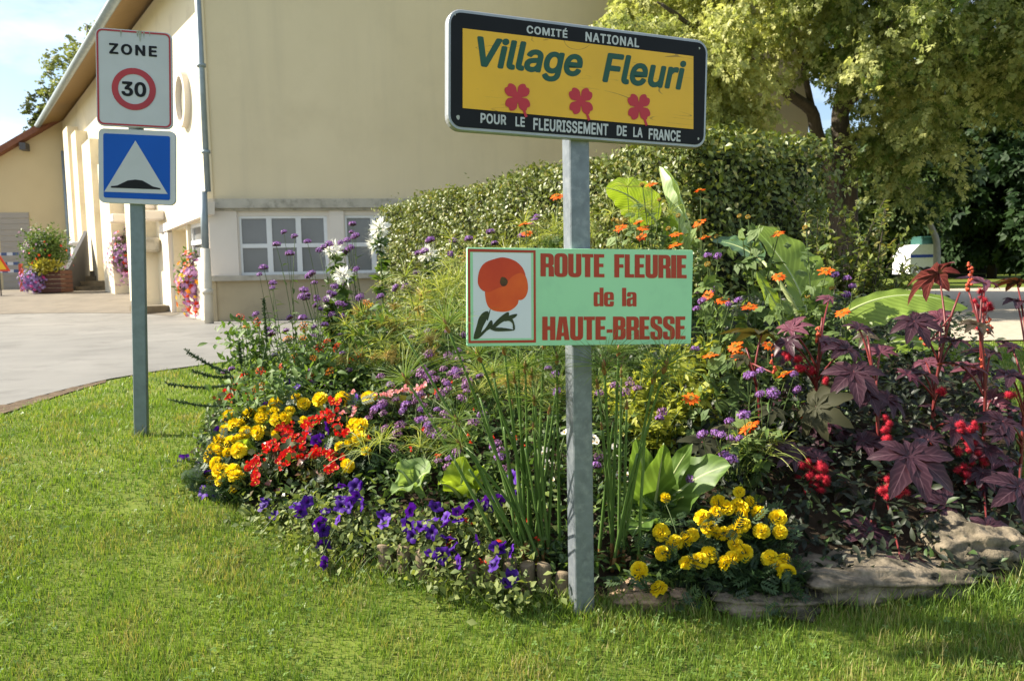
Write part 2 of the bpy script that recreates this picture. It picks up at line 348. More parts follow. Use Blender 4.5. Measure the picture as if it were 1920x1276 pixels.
FONT = None
try: FONT = bpy.data.fonts.load(os.path.join(bpy.utils.system_resource('DATAFILES', path='fonts'), 'Inter.woff2'))
except Exception: FONT = None
def text_t(s, bold=0., shear=0., depth=.0012, space=1.):
    cu = bpy.data.curves.new('t', 'FONT'); cu.body = s; cu.resolution_u = 3
    if FONT: cu.font = FONT
    cu.shear = shear; cu.space_character = space; cu.fill_mode = 'FRONT'
    ob = bpy.data.objects.new('t', cu); sc.collection.objects.link(ob)
    dg = bpy.context.evaluated_depsgraph_get(); me = bpy.data.meshes.new_from_object(ob.evaluated_get(dg))
    v = np.array([q.co[:] for q in me.vertices]); f = [tuple(p.vertices) for p in me.polygons]
    bpy.data.objects.remove(ob); bpy.data.curves.remove(cu); bpy.data.meshes.remove(me)
    if bold:                                         # heavier strokes: the glyphs laid again a little aside, each a hair deeper
        n0, v0, f0, V, F_ = len(v), v, f, [], []
        for k in range(13):
            dx, dz = (0, 0) if k == 0 else (bold*math.cos(k*math.pi/6), .8*bold*math.sin(k*math.pi/6))
            V.append(v0+[dx, dz, 0]); F_ += [tuple(i+k*n0 for i in q) for q in f0]
        v = np.concatenate(V); f = F_; dep_ = np.repeat(np.arange(13)*.00005, n0)
    else: dep_ = np.zeros(len(v))
    v[:, :2] -= v[:, :2].min(0); v[:, :2] /= v[:, :2].max(0)
    # which way do the faces point
    a, b, c = (v[i] for i in f[0][:3])
    if np.cross(b-a, c-a)[2] < 0: f = [q[::-1] for q in f]
    return T(np.stack([v[:, 0], dep_, v[:, 1]], -1), f)
class Board:                                         # a sign's own plane: u to its side, v up, front facing the viewer
    def __init__(s, c, yaw, tilt): 
        s.c = np.array(c, float); X = np.array([math.cos(yaw), math.sin(yaw), 0]); Z = np.array([0, 0, 1.])
        s.X = X*math.cos(tilt)+Z*math.sin(tilt); s.Z = Z*math.cos(tilt)-X*math.sin(tilt); s.Y = np.cross(s.Z, s.X); s.M = np.stack([s.X, s.Y, s.Z], -1)
    def uv(s, px, py):
        d = ray(px, py); t = ((s.c-CP)@s.Y)/(d@s.Y); p = CP+d*t-s.c; return np.array([p@s.X, p@s.Z])
    def w(s, t, dy=0.): return t.tr(s.M, s.c+s.Y*dy)
    def quad(s, px): return np.array([s.uv(*p) for p in px])
    def text(s, txt, tl, br, bold=0, shear=0, dy=-.004, space=1., slope=0.):
        a, b = s.uv(*tl), s.uv(*br); t = text_t(txt, bold, shear, space=space); v = t.v.copy()
        wd, ht = b[0]-a[0], a[1]-b[1]
        v = np.stack([a[0]+v[:, 0]*wd, dy+v[:, 1], b[1]+v[:, 2]*ht+(v[:, 0]-1)*wd*slope], -1)
        return s.w(T(v, t.f))
def c5(x, y): return (800+x/2.659, y/2.659)
def c6(x, y): return (800+x/2.659, 440+y/2.659)
def panel(bd, w_, h_, r, th, rim, rim_m, face_m, parent, name, face_name=None):
    o1 = rrect(w_, h_, r); o2 = rrect(w_-rim*.6, h_-rim*.6, r-rim*.3); n = len(o1)
    v = [(x, .006, z) for x, z in o1]+[(x, th-.004, z) for x, z in o1]+[(x, 0., z) for x, z in o2]+[(x, th, z) for x, z in o2]
    f = [(n+i, n+(i+1) % n, (i+1) % n, i) for i in range(n)]+[(i, (i+1) % n, 2*n+(i+1) % n, 2*n+i) for i in range(n)]+[(n+(i+1) % n, n+i, 3*n+i, 3*n+(i+1) % n) for i in range(n)]
    f += [tuple(2*n+i for i in range(n)), tuple(3*n+i for i in range(n))[::-1]]
    p = MB().add(bd.w(T(v, f))).build(name, rim_m, parent, smooth=False)
    if face_m is not None:
        MB().add(bd.w(prism(rrect(w_-2*rim, h_-2*rim, max(r-rim, .004)), -.0025, -.0005))).build(face_name, face_m, p, smooth=False)
    return p
def disc(r, n=40, cx=0, cz=0, y=0.): 
    return T([(cx+r*math.cos(2*math.pi*i/n), y, cz+r*math.sin(2*math.pi*i/n)) for i in range(n)], [tuple(range(n))])
def ringf(r0, r1, n=48, cx=0, cz=0, y=0.):
    v = [(cx+r*math.cos(2*math.pi*i/n), y, cz+r*math.sin(2*math.pi*i/n)) for r in (r0, r1) for i in range(n)]
    return T(v, [(i, n+i, n+(i+1) % n, (i+1) % n)[::-1] for i in range(n)])

# --- the big sign
vs_loc = np.array([.262, 3.16, float(gz(.26, 3.15))])
vsg = thing('village_sign', 'flowering village sign in yellow and black above a mint green board, on galvanised post', 'sign', vs_loc)
pm = rz(R(17))
MB().add(bbox_((-.041, -.041, -.25), (.041, .041, 2.22), .004), pm, vs_loc).build('post', galv, vsg, smooth=False)
B1 = Board((.2961, 3.095, 2.0999), .3492, -.0298)
ub = panel(B1, 1.078, .424, .052, .036, .013, alu, black, vsg, 'upper_board', 'black_field')
Y = [c5(178, 143), c5(1327, 282), c5(1327, 645), c5(178, 540)]
MB().add(B1.w(prism(B1.quad(Y)[::-1]*[1, 1], -.0042, -.0026))).build('yellow_field', yellow_f, ub, smooth=False)
for s_, tl, br, sl in (('COMITÉ', (497, 118), (700, 193), -.0), ('NATIONAL', (790, 160), (1057, 240), 0)):
    MB().add(B1.text(s_, c5(*tl), c5(*br), .03, 0, -.0040, 1.12)).build('white_lettering', white_f, ub, smooth=False)
for s_, x0, x1, yt, yb in (('POUR', 267, 395, 564, 612), ('LE', 441, 488, 582, 630), ('FLEURISSEMENT', 530, 903, 588, 640), ('DE', 946, 995, 625, 676), ('LA', 1028, 1074, 634, 683), ('FRANCE', 1105, 1263, 640, 692)):
    k = .103*(x1-x0)
    MB().add(B1.text(s_, c5(x0, yt), c5(x1, yb+k), .03, 0, -.0040, 1.04)).build('white_lettering', white_f, ub, smooth=False)
for s_, tl, br in (('Village', (250, 178), (775, 425)), ('Fleuri', (875, 258), (1288, 455))): MB().add(B1.text(s_, c5(*tl), c5(*br), .030, .22, -.0052)).build('green_lettering', green_t, ub, smooth=False)
def clover(bd, cpx, s):
    c = bd.uv(*cpx); t = MB()
    out_ = []
    # one outline: four notched leaves
    n = 120; pts = []
    for i in range(n):
        a = 2*math.pi*i/n; q = ((a-R(45)+math.pi/4) % (math.pi/2))-math.pi/4
        r_ = .30+.72*(math.cos(2*q)**2)**.26*(1-.17*math.exp(-(q/.13)**2))
        if abs(q) > R(41): r_ = min(r_, .34)
        pts.append((c[0]+s*r_*math.cos(a+.06), c[1]+s*r_*math.sin(a+.06)))
    t.add(bd.w(T([(x, -.0062, z) for x, z in pts], [tuple(range(n))])))
    stem = [(.10, -.30), (.30, -.62), (.52, -1.22), (.70, -1.14), (.46, -.62), (.26, -.22)]
    t.add(bd.w(T([(c[0]+s*x, -.0064, c[1]+s*z) for x, z in stem], [tuple(range(6))])))
    return t
for cp in ((450, 487), (766, 506), (1055, 535)):
    clover(B1, c5(*cp), .058).build('clover', clover_r, ub, smooth=False)
sc_m = solid('chipped_paint', (.4, .41, .4), None, .6, 9)
for px_, py_, r_ in ((155, 585, .007), (1352, 692, .0045), (1358, 242, .004), (140, 75, .003)):
    u = B1.uv(*c5(px_, py_)); k = 9; MB().add(B1.w(T([(u[0]+r_*(.7+.5*rng.random())*math.cos(2*math.pi*i/k), -.0034, u[1]+1.3*r_*(.7+.5*rng.random())*math.sin(2*math.pi*i/k)) for i in range(k)], [tuple(range(k))]))).build('chip', sc_m, ub, smooth=False)
B2 = Board((.2762, 3.092, 1.2913), .1865, -.0261)
lb = panel(B2, .900, .372, .006, .030, .004, mint, None, vsg, 'lower_board')
fr_o = B2.quad([c6(205, 70), c6(543, 78), c6(545, 537), c6(208, 540)]); fr_i = B2.quad([c6(216, 85), c6(532, 90), c6(534, 524), c6(219, 528)])
MB().add(B2.w(T([(x, -.0008, z) for x, z in fr_o]+[(x, -.0008, z) for x, z in fr_i], [(i, 4+i, 4+(i+1) % 4, (i+1) % 4) for i in range(4)]))).build('red_frame', brick_t, lb, smooth=False)
pic_m = solid('picture_white', (.62, .65, .72), (.68, .70, .75), .4, 4)
pp = MB().add(B2.w(prism(B2.quad([c6(230, 88), c6(520, 92), c6(522, 515), c6(233, 517)])[::-1], -.0009, .001))).build('poppy_picture', pic_m, lb, smooth=False)
def flat_px(bd, pts, y, fn=c6): 
    q = [bd.uv(*fn(*p)) for p in pts]; return bd.w(T([(x, y, z) for x, z in q], [tuple(range(len(q)))]))
def smooth_closed(pts, k=5):
    p = np.array(pts, float); n = len(p); o = []
    for i in range(n):
        a, b, c, d = p[i-1], p[i], p[(i+1) % n], p[(i+2) % n]
        for j in range(k):
            t_ = j/k; o.append(.5*((2*b)+(-a+c)*t_+(2*a-5*b+4*c-d)*t_**2+(-a+3*b-3*c+d)*t_**3))
    return [tuple(q) for q in o]
poppy_a = solid('poppy_petal', (.66, .065, .014), (.50, .035, .012), .5, 9, p0=.25, p1=.75)
poppy_b = solid('poppy_petal_bright', (.78, .12, .016), (.62, .06, .012), .5, 8, p0=.25, p1=.75)
leaf_pr = solid('printed_leaf', (.035, .05, .012), (.018, .028, .01), .5, 14)
pt = MB()
pt.add(flat_px(B2, smooth_closed([(290, 285), (300, 240), (340, 225), (395, 240), (450, 275), (458, 320), (450, 350), (415, 378), (370, 384), (325, 374), (300, 345)]), -.0012), m=1)
pt.add(flat_px(B2, smooth_closed([(385, 235), (420, 185), (470, 175), (497, 215), (505, 270), (490, 312), (458, 325), (420, 290)]), -.0014), m=1)
pt.add(flat_px(B2, smooth_closed([(255, 240), (262, 180), (290, 140), (340, 120), (385, 113), (440, 130), (478, 165), (492, 205), (470, 190), (430, 205), (400, 238), (385, 255), (350, 268), (310, 285), (275, 275)]), -.0016))
pt.add(flat_px(B2, smooth_closed([(365, 238), (372, 212), (392, 214), (404, 232), (396, 252), (376, 256)]), -.0018), m=2)
pt.build('printed_poppy', [poppy_a, poppy_b, solid('poppy_heart', (.06, .02, .012), (.10, .06, .015), .6, 60)], pp, smooth=False)
lv = MB()
for k, pts in enumerate(([(233, 515), (250, 450), (262, 410), (285, 385), (308, 383), (300, 420), (280, 460), (260, 512)], [(300, 420), (314, 374), (318, 374), (306, 424)], [(240, 516), (290, 468), (316, 428), (328, 432), (326, 462), (300, 478), (262, 514)],
                         [(318, 465), (350, 425), (392, 390), (410, 388), (404, 418), (370, 440), (330, 472)], [(380, 425), (412, 402), (450, 394), (440, 412), (400, 430)], [(320, 466), (370, 462), (438, 474), (400, 480), (340, 480)], [(398, 428), (424, 418), (436, 440), (440, 470), (430, 470), (428, 444), (414, 430)])):
    lv.add(flat_px(B2, smooth_closed(pts, 3), -.0012-.0002*k))
lv.build('printed_leaves', leaf_pr, pp, smooth=False)

# heavy condensed capitals drawn as outlines
def outl(pts, rad):
    o = []; n = len(pts)
    for i in range(n):
        p0, p1, p2 = (np.array(pts[j % n][:2], float) for j in (i-1, i, i+1)); r_ = pts[i][2]*rad if len(pts[i]) > 2 else 0
        if r_ <= 0: o.append(tuple(p1)); continue
        a = unit(p0-p1); b = unit(p2-p1); r_ = min(r_, np.linalg.norm(p0-p1)*.5, np.linalg.norm(p2-p1)*.5)
        for t_ in np.linspace(0, 1, 6): o.append(tuple((1-t_)**2*(p1+a*r_)+2*t_*(1-t_)*p1+t_*t_*(p1+b*r_)))
    return o
S_, Hb = .215, .15                                    # stem and bar
GL = {
 'E': (.44, [[(0, 0), (0, 1), (.42, 1), (.42, 1-Hb), (S_, 1-Hb), (S_, .59), (.39, .59), (.39, .44), (S_, .44), (S_, Hb), (.43, Hb), (.43, 0)]]),
 'F': (.42, [[(0, 0), (0, 1), (.42, 1), (.42, 1-Hb), (S_, 1-Hb), (S_, .57), (.39, .57), (.39, .42), (S_, .42), (S_, 0)]]),
 'L': (.40, [[(0, 0), (0, 1), (S_, 1), (S_, Hb), (.40, Hb), (.40, 0)]]),
 'I': (.225, [[(0, 0), (0, 1), (.225, 1), (.225, 0)]]),
 'T': (.46, [[(0, 1), (.46, 1), (.46, 1-Hb), (.34, 1-Hb), (.34, 0), (.12, 0), (.12, 1-Hb), (0, 1-Hb)]]),
 'H': (.53, [[(0, 0), (0, 1), (S_, 1), (S_, .6), (.315, .6), (.315, 1), (.53, 1), (.53, 0), (.315, 0), (.315, .43), (S_, .43), (S_, 0)]]),
 'U': (.53, [[(0, 1), (S_, 1), (S_, .16, .5), (.315, .16, .5), (.315, 1), (.53, 1), (.53, -.015, 2.4), (0, -.015, 2.4)]]),
 'O': (.53, [[(0, -.015, 2.4), (0, 1.015, 2.4), (.53, 1.015, 2.4), (.53, -.015, 2.4)], [(S_, .14, .45), (S_, .86, .45), (.315, .86, .45), (.315, .14, .45)]]),
 'R': (.53, [[(0, 0), (0, 1), (.53, 1, 2.2), (.53, .52, .9), (.46, .47, .2), (.53, .42, .9), (.54, 0), (.325, 0), (.325, .40, .5), (S_, .40), (S_, 0)], [(S_, .56), (S_, .84), (.32, .84, .4), (.32, .56, .4)]]),
 'B': (.53, [[(0, 0), (0, 1), (.52, 1, 2.2), (.52, .55, .9), (.45, .51, .2), (.53, .47, .9), (.53, 0, 2.2)], [(S_, .60), (S_, .84), (.31, .84, .4), (.31, .60, .4)], [(S_, .15), (S_, .43), (.32, .43, .4), (.32, .15, .4)]]),
 'A': (.55, [[(0, 0), (.12, 1), (.43, 1), (.55, 0), (.34, 0), (.325, .17), (.225, .17), (.21, 0)], [(.238, .32), (.275, .76), (.312, .32)]]),
 'S': (.51, [[(0, .34), (0, -.015, 2.2), (.51, -.015, 2.2), (.51, .50, 1.6), (.20, .70, .8), (.20, .87, .4), (.305, .87, .4), (.305, .67), (.50, .67), (.50, 1.015, 2.2), (0, 1.015, 2.2), (0, .55, 1.6), (.31, .36, .8), (.31, .13, .4), (.20, .13, .4), (.20, .34)]]),
 '-': (.24, [[(0, .30), (0, .45), (.24, .45), (.24, .30)]]),
 'd': (.50, [[(.5, 0), (.5, 1), (.30, 1), (.30, .70), (.22, .77, .6), (0, .77, 1.8), (0, -.012, 1.8), (.22, -.012, .6), (.30, .06), (.30, 0)], [(.20, .13, .3), (.20, .64, .3), (.30, .64, .3), (.30, .13, .3)]]),
 'e': (.50, [[(.5, .34), (.5, .775, 2), (0, .775, 2), (0, -.012, 2), (.5, -.012, 2), (.5, .27), (.30, .27), (.30, .12, .3), (.20, .12, .3), (.20, .34)], [(.20, .45), (.20, .65, .3), (.30, .65, .3), (.30, .45)]]),
 'l': (.205, [[(0, 0), (0, 1), (.205, 1), (.205, 0)]]),
 'a': (.50, [[(.02, .52), (.02, .775, 1.8), (.49, .775, 1.8), (.49, 0), (.295, 0), (.295, .06), (.22, -.012, .5), (0, -.012, 1.6), (0, .43, 1.4), (.29, .49, .4), (.29, .66, .3), (.205, .66, .3), (.205, .52)], [(.20, .13, .3), (.20, .33, .3), (.29, .39, .1), (.29, .13, .3)]]),
}
def heavy(txt):
    cu = bpy.data.curves.new('h', 'CURVE'); cu.dimensions = '2D'; cu.fill_mode = 'FRONT'; x = 0.
    for ch_ in txt:
        if ch_ == ' ': x += .2; continue
        wd, loops = GL[ch_]
        for lp in loops:
            pts = outl(lp, .09); sp = cu.splines.new('POLY'); sp.points.add(len(pts)-1); sp.use_cyclic_u = True
            for i, p in enumerate(pts): sp.points[i].co = (p[0]+x, p[1], 0, 1)
        x += wd+.022
    ob = bpy.data.objects.new('h', cu); sc.collection.objects.link(ob)
    dg = bpy.context.evaluated_depsgraph_get(); me = bpy.data.meshes.new_from_object(ob.evaluated_get(dg))
    v = np.array([q.co[:] for q in me.vertices]); f = [tuple(p.vertices) for p in me.polygons]
    bpy.data.objects.remove(ob); bpy.data.curves.remove(cu); bpy.data.meshes.remove(me)
    v[:, :2] -= v[:, :2].min(0); v[:, :2] /= v[:, :2].max(0)
    a, b, c = (v[i] for i in f[0][:3])
    if np.cross(b-a, c-a)[2] < 0: f = [q[::-1] for q in f]
    return T(np.stack([v[:, 0], v[:, 1]*0, v[:, 1]], -1), f)
hl = MB()
for s_, tl, tr_, br, bl in (('ROUTE', (567, 91), (886, 95), (886, 214), (567, 209)), ('FLEURIE', (935, 97), (1296, 102), (1296, 219), (935, 214)), ('de', (832, 263), (933, 264), (933, 358), (832, 357)), ('la', (974, 264), (1046, 265), (1046, 358), (974, 357)), ('HAUTE-BRESSE', (576, 406), (1290, 405), (1290, 522), (576, 527))):
    q = np.array([B2.uv(*c6(*p)) for p in (tl, tr_, br, bl)]); t_ = heavy(s_); a = t_.v[:, 0:1]; b = t_.v[:, 2:3]
    P = (1-a)*(b*q[0]+(1-b)*q[3])+a*(b*q[1]+(1-b)*q[2])
    hl.add(B2.w(T(np.stack([P[:, 0], np.full(len(P), -.0008), P[:, 1]], -1), t_.f)))
hl.build('red_lettering', brick_t, lb, smooth=False)

# --- zone 30 / road hump sign
zl = np.array([-2.405, 5.10, float(gz(-2.4, 5.1))])
zs = thing('zone_sign', 'zone 30 speed limit sign above a blue road hump sign, on slim grey post', 'sign', zl)
B3 = Board((-2.2897, 5.045, 2.618), .1897, -.045); B4 = Board((-2.3086, 5.05, 2.086), .06, -.0553)
zp = np.array([[-2.415, 5.10, zl[2]-.25], [-2.30, 5.10, 2.86]]); zd = unit(zp[1]-zp[0]); fm = frames(zd[None], (0, -1, 0))[0]
MB().add(bbox_((-.041, 0, -.023), (.041, np.linalg.norm(zp[1]-zp[0]), .023), .004).tr(fm @ ry(R(7)), zp[0])).build('post', galv2, zs, smooth=False)
zb = panel(B3, .438, .585, .038, .026, .006, white_f, None, zs, 'zone_board')
zm = MB().add(B3.w(T(*(lambda o, i: ([(x, -.0022, z) for x, z in o]+[(x, -.0022, z) for x, z in i], [(k, len(o)+k, len(o)+(k+1) % len(o), (k+1) % len(o)) for k in range(len(o))]))(rrect(.424, .571, .034), rrect(.404, .551, .026)))))
zm.build('red_border', red_f, zb, smooth=False)
cz_ = B3.uv(251.2, 167.5)
MB().add(B3.w(ringf(.0905, .127, 56, cz_[0], cz_[1], -.0024))).build('speed_ring', red_f, zb, smooth=False)
for t_ in (B3.text('ZONE', (204.5, 80.5), (294.5, 107.5), .035, 0, -.0026, 1.22, .0), B3.text('30', (227.5, 152), (274.5, 183), .032, 0, -.0028)): MB().add(t_).build('black_lettering', black, zb, smooth=False)
moss = solid('moss_stain', (.20, .21, .13), (.36, .37, .32), .8, 60, p0=.3, p1=.6)
st = MB()
for x_, y0_, y1_, w0 in ((263, 58, 80, 3.2), (258, 58, 70, 2.2), (227, 57, 71, 1.3), (270, 59, 74, 1.6), (281, 61, 70, 1.0)):
    q = [B3.uv(*p) for p in ((x_-w0, y0_), (x_+w0, y0_+.4), (x_+w0*.5, (y0_+y1_)/2), (x_, y1_), (x_-w0*.6, (y0_+y1_)/2))]
    st.add(B3.w(T([(a, -.0030-.0001*w0, b) for a, b in q], [(4, 3, 2, 1, 0)])))
st.build('moss_streak', moss, zb, smooth=False)
hb = panel(B4, .466, .456, .036, .026, .006, white_f, None, zs, 'hump_board')
MB().add(B4.w(prism(rrect(.402, .392, .012), -.0022, -.0004))).build('blue_field', blue_f, hb, smooth=False)
def cz1(x, y): return (x/2.996, y/2.996)
MB().add(flat_px(B4, [(587, 1077), (943, 1090), (762, 790)], -.0036, cz1)).build('white_triangle', white_f, hb, smooth=False)
MB().add(flat_px(B4, [(625, 1046), (660, 1042), (690, 1028), (720, 1014), (762, 1009), (800, 1014), (830, 1030), (860, 1048), (903, 1058), (903, 1065), (625, 1055)][::-1], -.0048, cz1)).build('hump_symbol', black, hb, smooth=False)
# ================================================================ BUILDINGS
plaster_f = solid('beige_plaster', (.73, .61, .41), (.69, .575, .38), .9, .8, bump=.12, spec=.15, dirt=(.65, .54, .355), dirt_scale=.6, streak=(.61, .51, .345))
plaster_s = solid('cream_plaster', (.76, .68, .51), (.72, .64, .48), .9, .8, bump=.12, spec=.15, dirt=(.55, .47, .34), dirt_scale=.9)
pink_p = solid('pale_pink_render', (.74, .67, .59), (.70, .63, .55), .9, 1.2, bump=.1, spec=.15)
concrete = solid('weathered_concrete', (.52, .48, .395), (.38, .345, .28), .9, 3, bump=.3, spec=.15, dirt=(.20, .19, .15), dirt_scale=5)
plinth_m = solid('beige_plinth', (.46, .385, .25), (.41, .34, .22), .9, 1.5, bump=.15, spec=.15, dirt=(.36, .30, .20), dirt_scale=1.3)
annex_m = solid('ochre_plaster', (.58, .48, .29), (.54, .44, .265), .9, .7, bump=.1, spec=.15)
white_p = solid('white_window_paint', (.74, .74, .73), (.68, .68, .67), .4, 5, spec=.5)
pane_m = solid('frosted_pane', (.20, .205, .205), (.16, .165, .165), .09, 1.2, spec=.5)
zinc = solid('zinc_gutter', (.30, .35, .37), (.23, .27, .29), .5, 6, metal=.4)
cream_pipe = solid('cream_pipe_paint', (.66, .60, .48), None, .5, 5)
soffit_m = solid('varnished_soffit', (.24, .145, .04), (.18, .105, .03), .6, 3, stretch=(1, 14, 1))
tile_m = solid('roof_tiles', (.22, .09, .05), (.15, .06, .035), .85, 7, bump=.6)
stone_step = solid('stone_steps', (.20, .165, .11), (.11, .09, .06), .9, 3, bump=.5, dirt=(.07, .06, .04))
shut_m = solid('grey_roller_shutter', (.34, .31, .27), (.29, .27, .24), .6, 2, stretch=(1, 1, 30))
dark_p = solid('dark_grey_metal', (.075, .072, .075), None, .5, 6)
a12 = R(12); A0 = np.array([-6.35, 17.0]); dF = np.array([math.cos(a12), math.sin(a12)]); dL = np.array([-.578, .816])
class Wall:                                          # a vertical plane: s along it, o outwards, z up
    def __init__(s, p, d, n): s.p = np.array(p, float); s.d = np.array(d, float); s.n = np.array(n, float)
    def st(s, px, py):
        r_ = ray(px, py); t = ((s.p-CP[:2])@s.n)/(r_[:2]@s.n); q = CP+r_*t; return float((q[:2]-s.p)@s.d), float(q[2])
    def tf(s, t):                                    # template given as (s, o, z)
        v = t.v; xy = s.p+v[:, :1]*s.d+v[:, 1:2]*s.n; return T(np.concatenate([xy, v[:, 2:]], 1), t.f, t.lf, t.m)
    def bx(s, s0, s1, o0, o1, z0, z1): return s.tf(box((s0, o0, z0), (s1, o1, z1)))
WF = Wall(A0, dF, (math.sin(a12), -math.cos(a12))); WLf = Wall(A0, dL, (-.816, -.578))
def holed(wl, s0, s1, z0, z1, holes, dep=.18):       # wall face with openings and their reveals
    S = sorted({s0, s1, *[h[0] for h in holes], *[h[1] for h in holes]}); Z = sorted({z0, z1, *[h[2] for h in holes], *[h[3] for h in holes]})
    v, f = [], []
    def q(*p): f.append(tuple(range(len(v), len(v)+4))); v.extend(p)
    for i in range(len(S)-1):
        for j in range(len(Z)-1):
            a, b = (S[i]+S[i+1])/2, (Z[j]+Z[j+1])/2
            if not any(h[0] < a < h[1] and h[2] < b < h[3] for h in holes): q((S[i], 0, Z[j]), (S[i+1], 0, Z[j]), (S[i+1], 0, Z[j+1]), (S[i], 0, Z[j+1]))
    for h in holes:
        d_ = -(h[4] if len(h) > 4 else dep)
        q((h[0], 0, h[2]), (h[0], 0, h[3]), (h[0], d_, h[3]), (h[0], d_, h[2])); q((h[1], 0, h[2]), (h[1], d_, h[2]), (h[1], d_, h[3]), (h[1], 0, h[3]))
        q((h[0], 0, h[3]), (h[1], 0, h[3]), (h[1], d_, h[3]), (h[0], d_, h[3])); q((h[0], 0, h[2]), (h[0], d_, h[2]), (h[1], d_, h[2]), (h[1], 0, h[2]))
        if len(h) > 4: q((h[0], d_, h[2]), (h[0], d_, h[3]), (h[1], d_, h[3]), (h[1], d_, h[2]))
    return wl.tf(T(v, f))
LB = 14.0; LL = 22.0; ZT = 8.1
z_lt = WF.st(405, 374)[1]; z_lb = WF.st(413, 394)[1]; z_si = WF.st(413, 517)[1]; z_sb = WF.st(413, 527)[1]; z_b = float(gz(*A0))-.3
hall = thing('village_hall', 'big cream and beige plastered hall with small square window panes and oval side window', 'building', (*A0, float(gz(*A0))))
B_ = A0+dF*LB; C_ = A0+dL*LL; D_ = B_+(C_-A0)
w1 = (WF.st(450, 460)[0], WF.st(615, 460)[0]); w2 = (WF.st(648, 460)[0], WF.st(648, 460)[0]+w1[1]-w1[0]); w3 = (w2[1]+.35, w2[1]+.35+w1[1]-w1[0])
wz = (WF.st(530, 516)[1], WF.st(530, 404)[1])
wm = MB()
wm.add(holed(WF, .0, LB, z_lt, ZT+3.2, []))
wm.add(WF.bx(.0, .14, 0.0, .035, z_lt, ZT+3))        # the lighter quoin at the corner
for a, b in ((C_, D_), (D_, B_)):
    wm.add(T([(*a, z_b), (*b, z_b), (*b, ZT), (*a, ZT)], [(0, 1, 2, 3)]))
wm.build('wall', plaster_f, hall, smooth=False)
lowm = MB().add(holed(WF, .0, LB, z_sb, z_lb, [(*w1, *wz), (*w2, *wz), (*w3, *wz)], .16))
for s0, s1 in ((.03, WF.st(447, 460)[0]), (w1[1]+.05, w2[0]-.02), (w2[1]+.03, w3[0]-.03)): lowm.add(WF.bx(s0, s1, .0, .05, z_si, z_lb))
lowm.build('window_band', pink_p, hall, smooth=False)
MB().add(holed(WF, .0, LB, z_b, z_sb, [])).add(WF.bx(0, .10, 0, .03, z_b, z_sb-.003)).build('plinth', plinth_m, hall, smooth=False)
MB().add(WF.bx(-.10, LB, -.05, .16, z_lb+.03, z_lt)).add(WF.bx(-.05, LB, -.05, .09, z_lb-.02, z_lb+.027)).build('ledge', concrete, hall, smooth=False)
MB().add(WF.bx(-.03, LB, -.02, .11, z_sb, z_si)).build('sill', concrete, hall, smooth=False)
for (s0, s1) in (w1, w2, w3):
    z0, z1 = wz; fm_ = MB(); b_ = .075; m_ = .055
    fm_.add(WF.bx(s0, s1, -.13, -.03, z0, z0+b_)).add(WF.bx(s0, s1, -.13, -.03, z1-b_*.8, z1)).add(WF.bx(s0, s0+b_*.6, -.13, -.031, z0+b_, z1-b_*.8)).add(WF.bx(s1-b_, s1, -.13, -.031, z0+b_, z1-b_*.8))
    for k in (1, 2): c = s0+(s1-s0)*k/3; fm_.add(WF.bx(c-m_, c+m_, -.125, -.033, z0+b_, z1-b_*.8))
    zc = (z0+z1)/2; fm_.add(WF.bx(s0+b_*.6, s1-b_, -.12, -.036, zc-m_*.8, zc+m_*.8))
    fr = fm_.build('window', white_p, hall, smooth=False)
    MB().add(WF.bx(s0+.03, s1-.03, -.10, -.075, z0+.03, z1-.03)).build('pane', pane_m, fr, smooth=False)
# the long sunlit side
tL = lambda x, y=400: WLf.st(x, y)[0]
dz0, dz1 = z_b, WLf.st(333, 430)[1]
h1 = (tL(347), tL(321), z_b, dz1, .75); h2 = (.5, 1.75, WLf.st(390, 488)[1], WLf.st(390, 412)[1])
MB().add(holed(WLf, 0, LL, z_b, ZT, [h1, h2], .2)).build('side_wall', plaster_s, hall, smooth=False)
le = MB(); q0, q1 = WLf.st(398, 378), WLf.st(308, 424); q2, q3 = WLf.st(308, 438), WLf.st(398, 402)
le.add(WLf.tf(T([(q0[0], .12, q0[1]), (q1[0], .12, q1[1]), (q2[0], .12, q2[1]), (q3[0], .12, q3[1]), (q0[0], -.05, q0[1]), (q1[0], -.05, q1[1]), (q2[0], -.05, q2[1]), (q3[0], -.05, q3[1])], [(0, 1, 2, 3), (0, 4, 5, 1), (3, 2, 6, 7), (1, 5, 6, 2), (0, 3, 7, 4)])))
le.add(WLf.bx(tL(320), tL(309), 0, .1, z_b, q2[1]))
le.build('lintel', pink_p, hall, smooth=False)
sw = MB().add(WLf.bx(h2[0], h2[1], -.16, -.08, h2[2], h2[2]+.08)).add(WLf.bx(h2[0], h2[1], -.16, -.08, h2[3]-.08, h2[3])).add(WLf.bx(h2[0], h2[1], -.16, -.06, (h2[2]+h2[3])/2-.05, (h2[2]+h2[3])/2+.05)).add(WLf.bx(h2[1]-.1, h2[1], -.16, -.078, h2[2]+.08, h2[3]-.08))
swo = sw.build('window', white_p, hall, smooth=False); MB().add(WLf.bx(h2[0], h2[1], -.15, -.12, h2[2]+.02, h2[3]-.02)).build('pane', pane_m, swo, smooth=False)
ov0, ov1 = WLf.st(347, 132), WLf.st(347, 242); oc = ((WLf.st(338, 190)[0]+WLf.st(358, 190)[0])/2, (ov0[1]+ov1[1])/2); orx, orz = abs(WLf.st(338, 190)[0]-WLf.st(358, 190)[0])/2, (ov0[1]-ov1[1])/2
n_ = 40; rg = []
for rr, oo in ((1.0, 0.), (1.0, .13), (.80, .13), (.80, .01)):
    rg += [(oc[0]+orx*rr*math.cos(2*math.pi*i/n_), oo, oc[1]+orz*rr*math.sin(2*math.pi*i/n_)) for i in range(n_)]
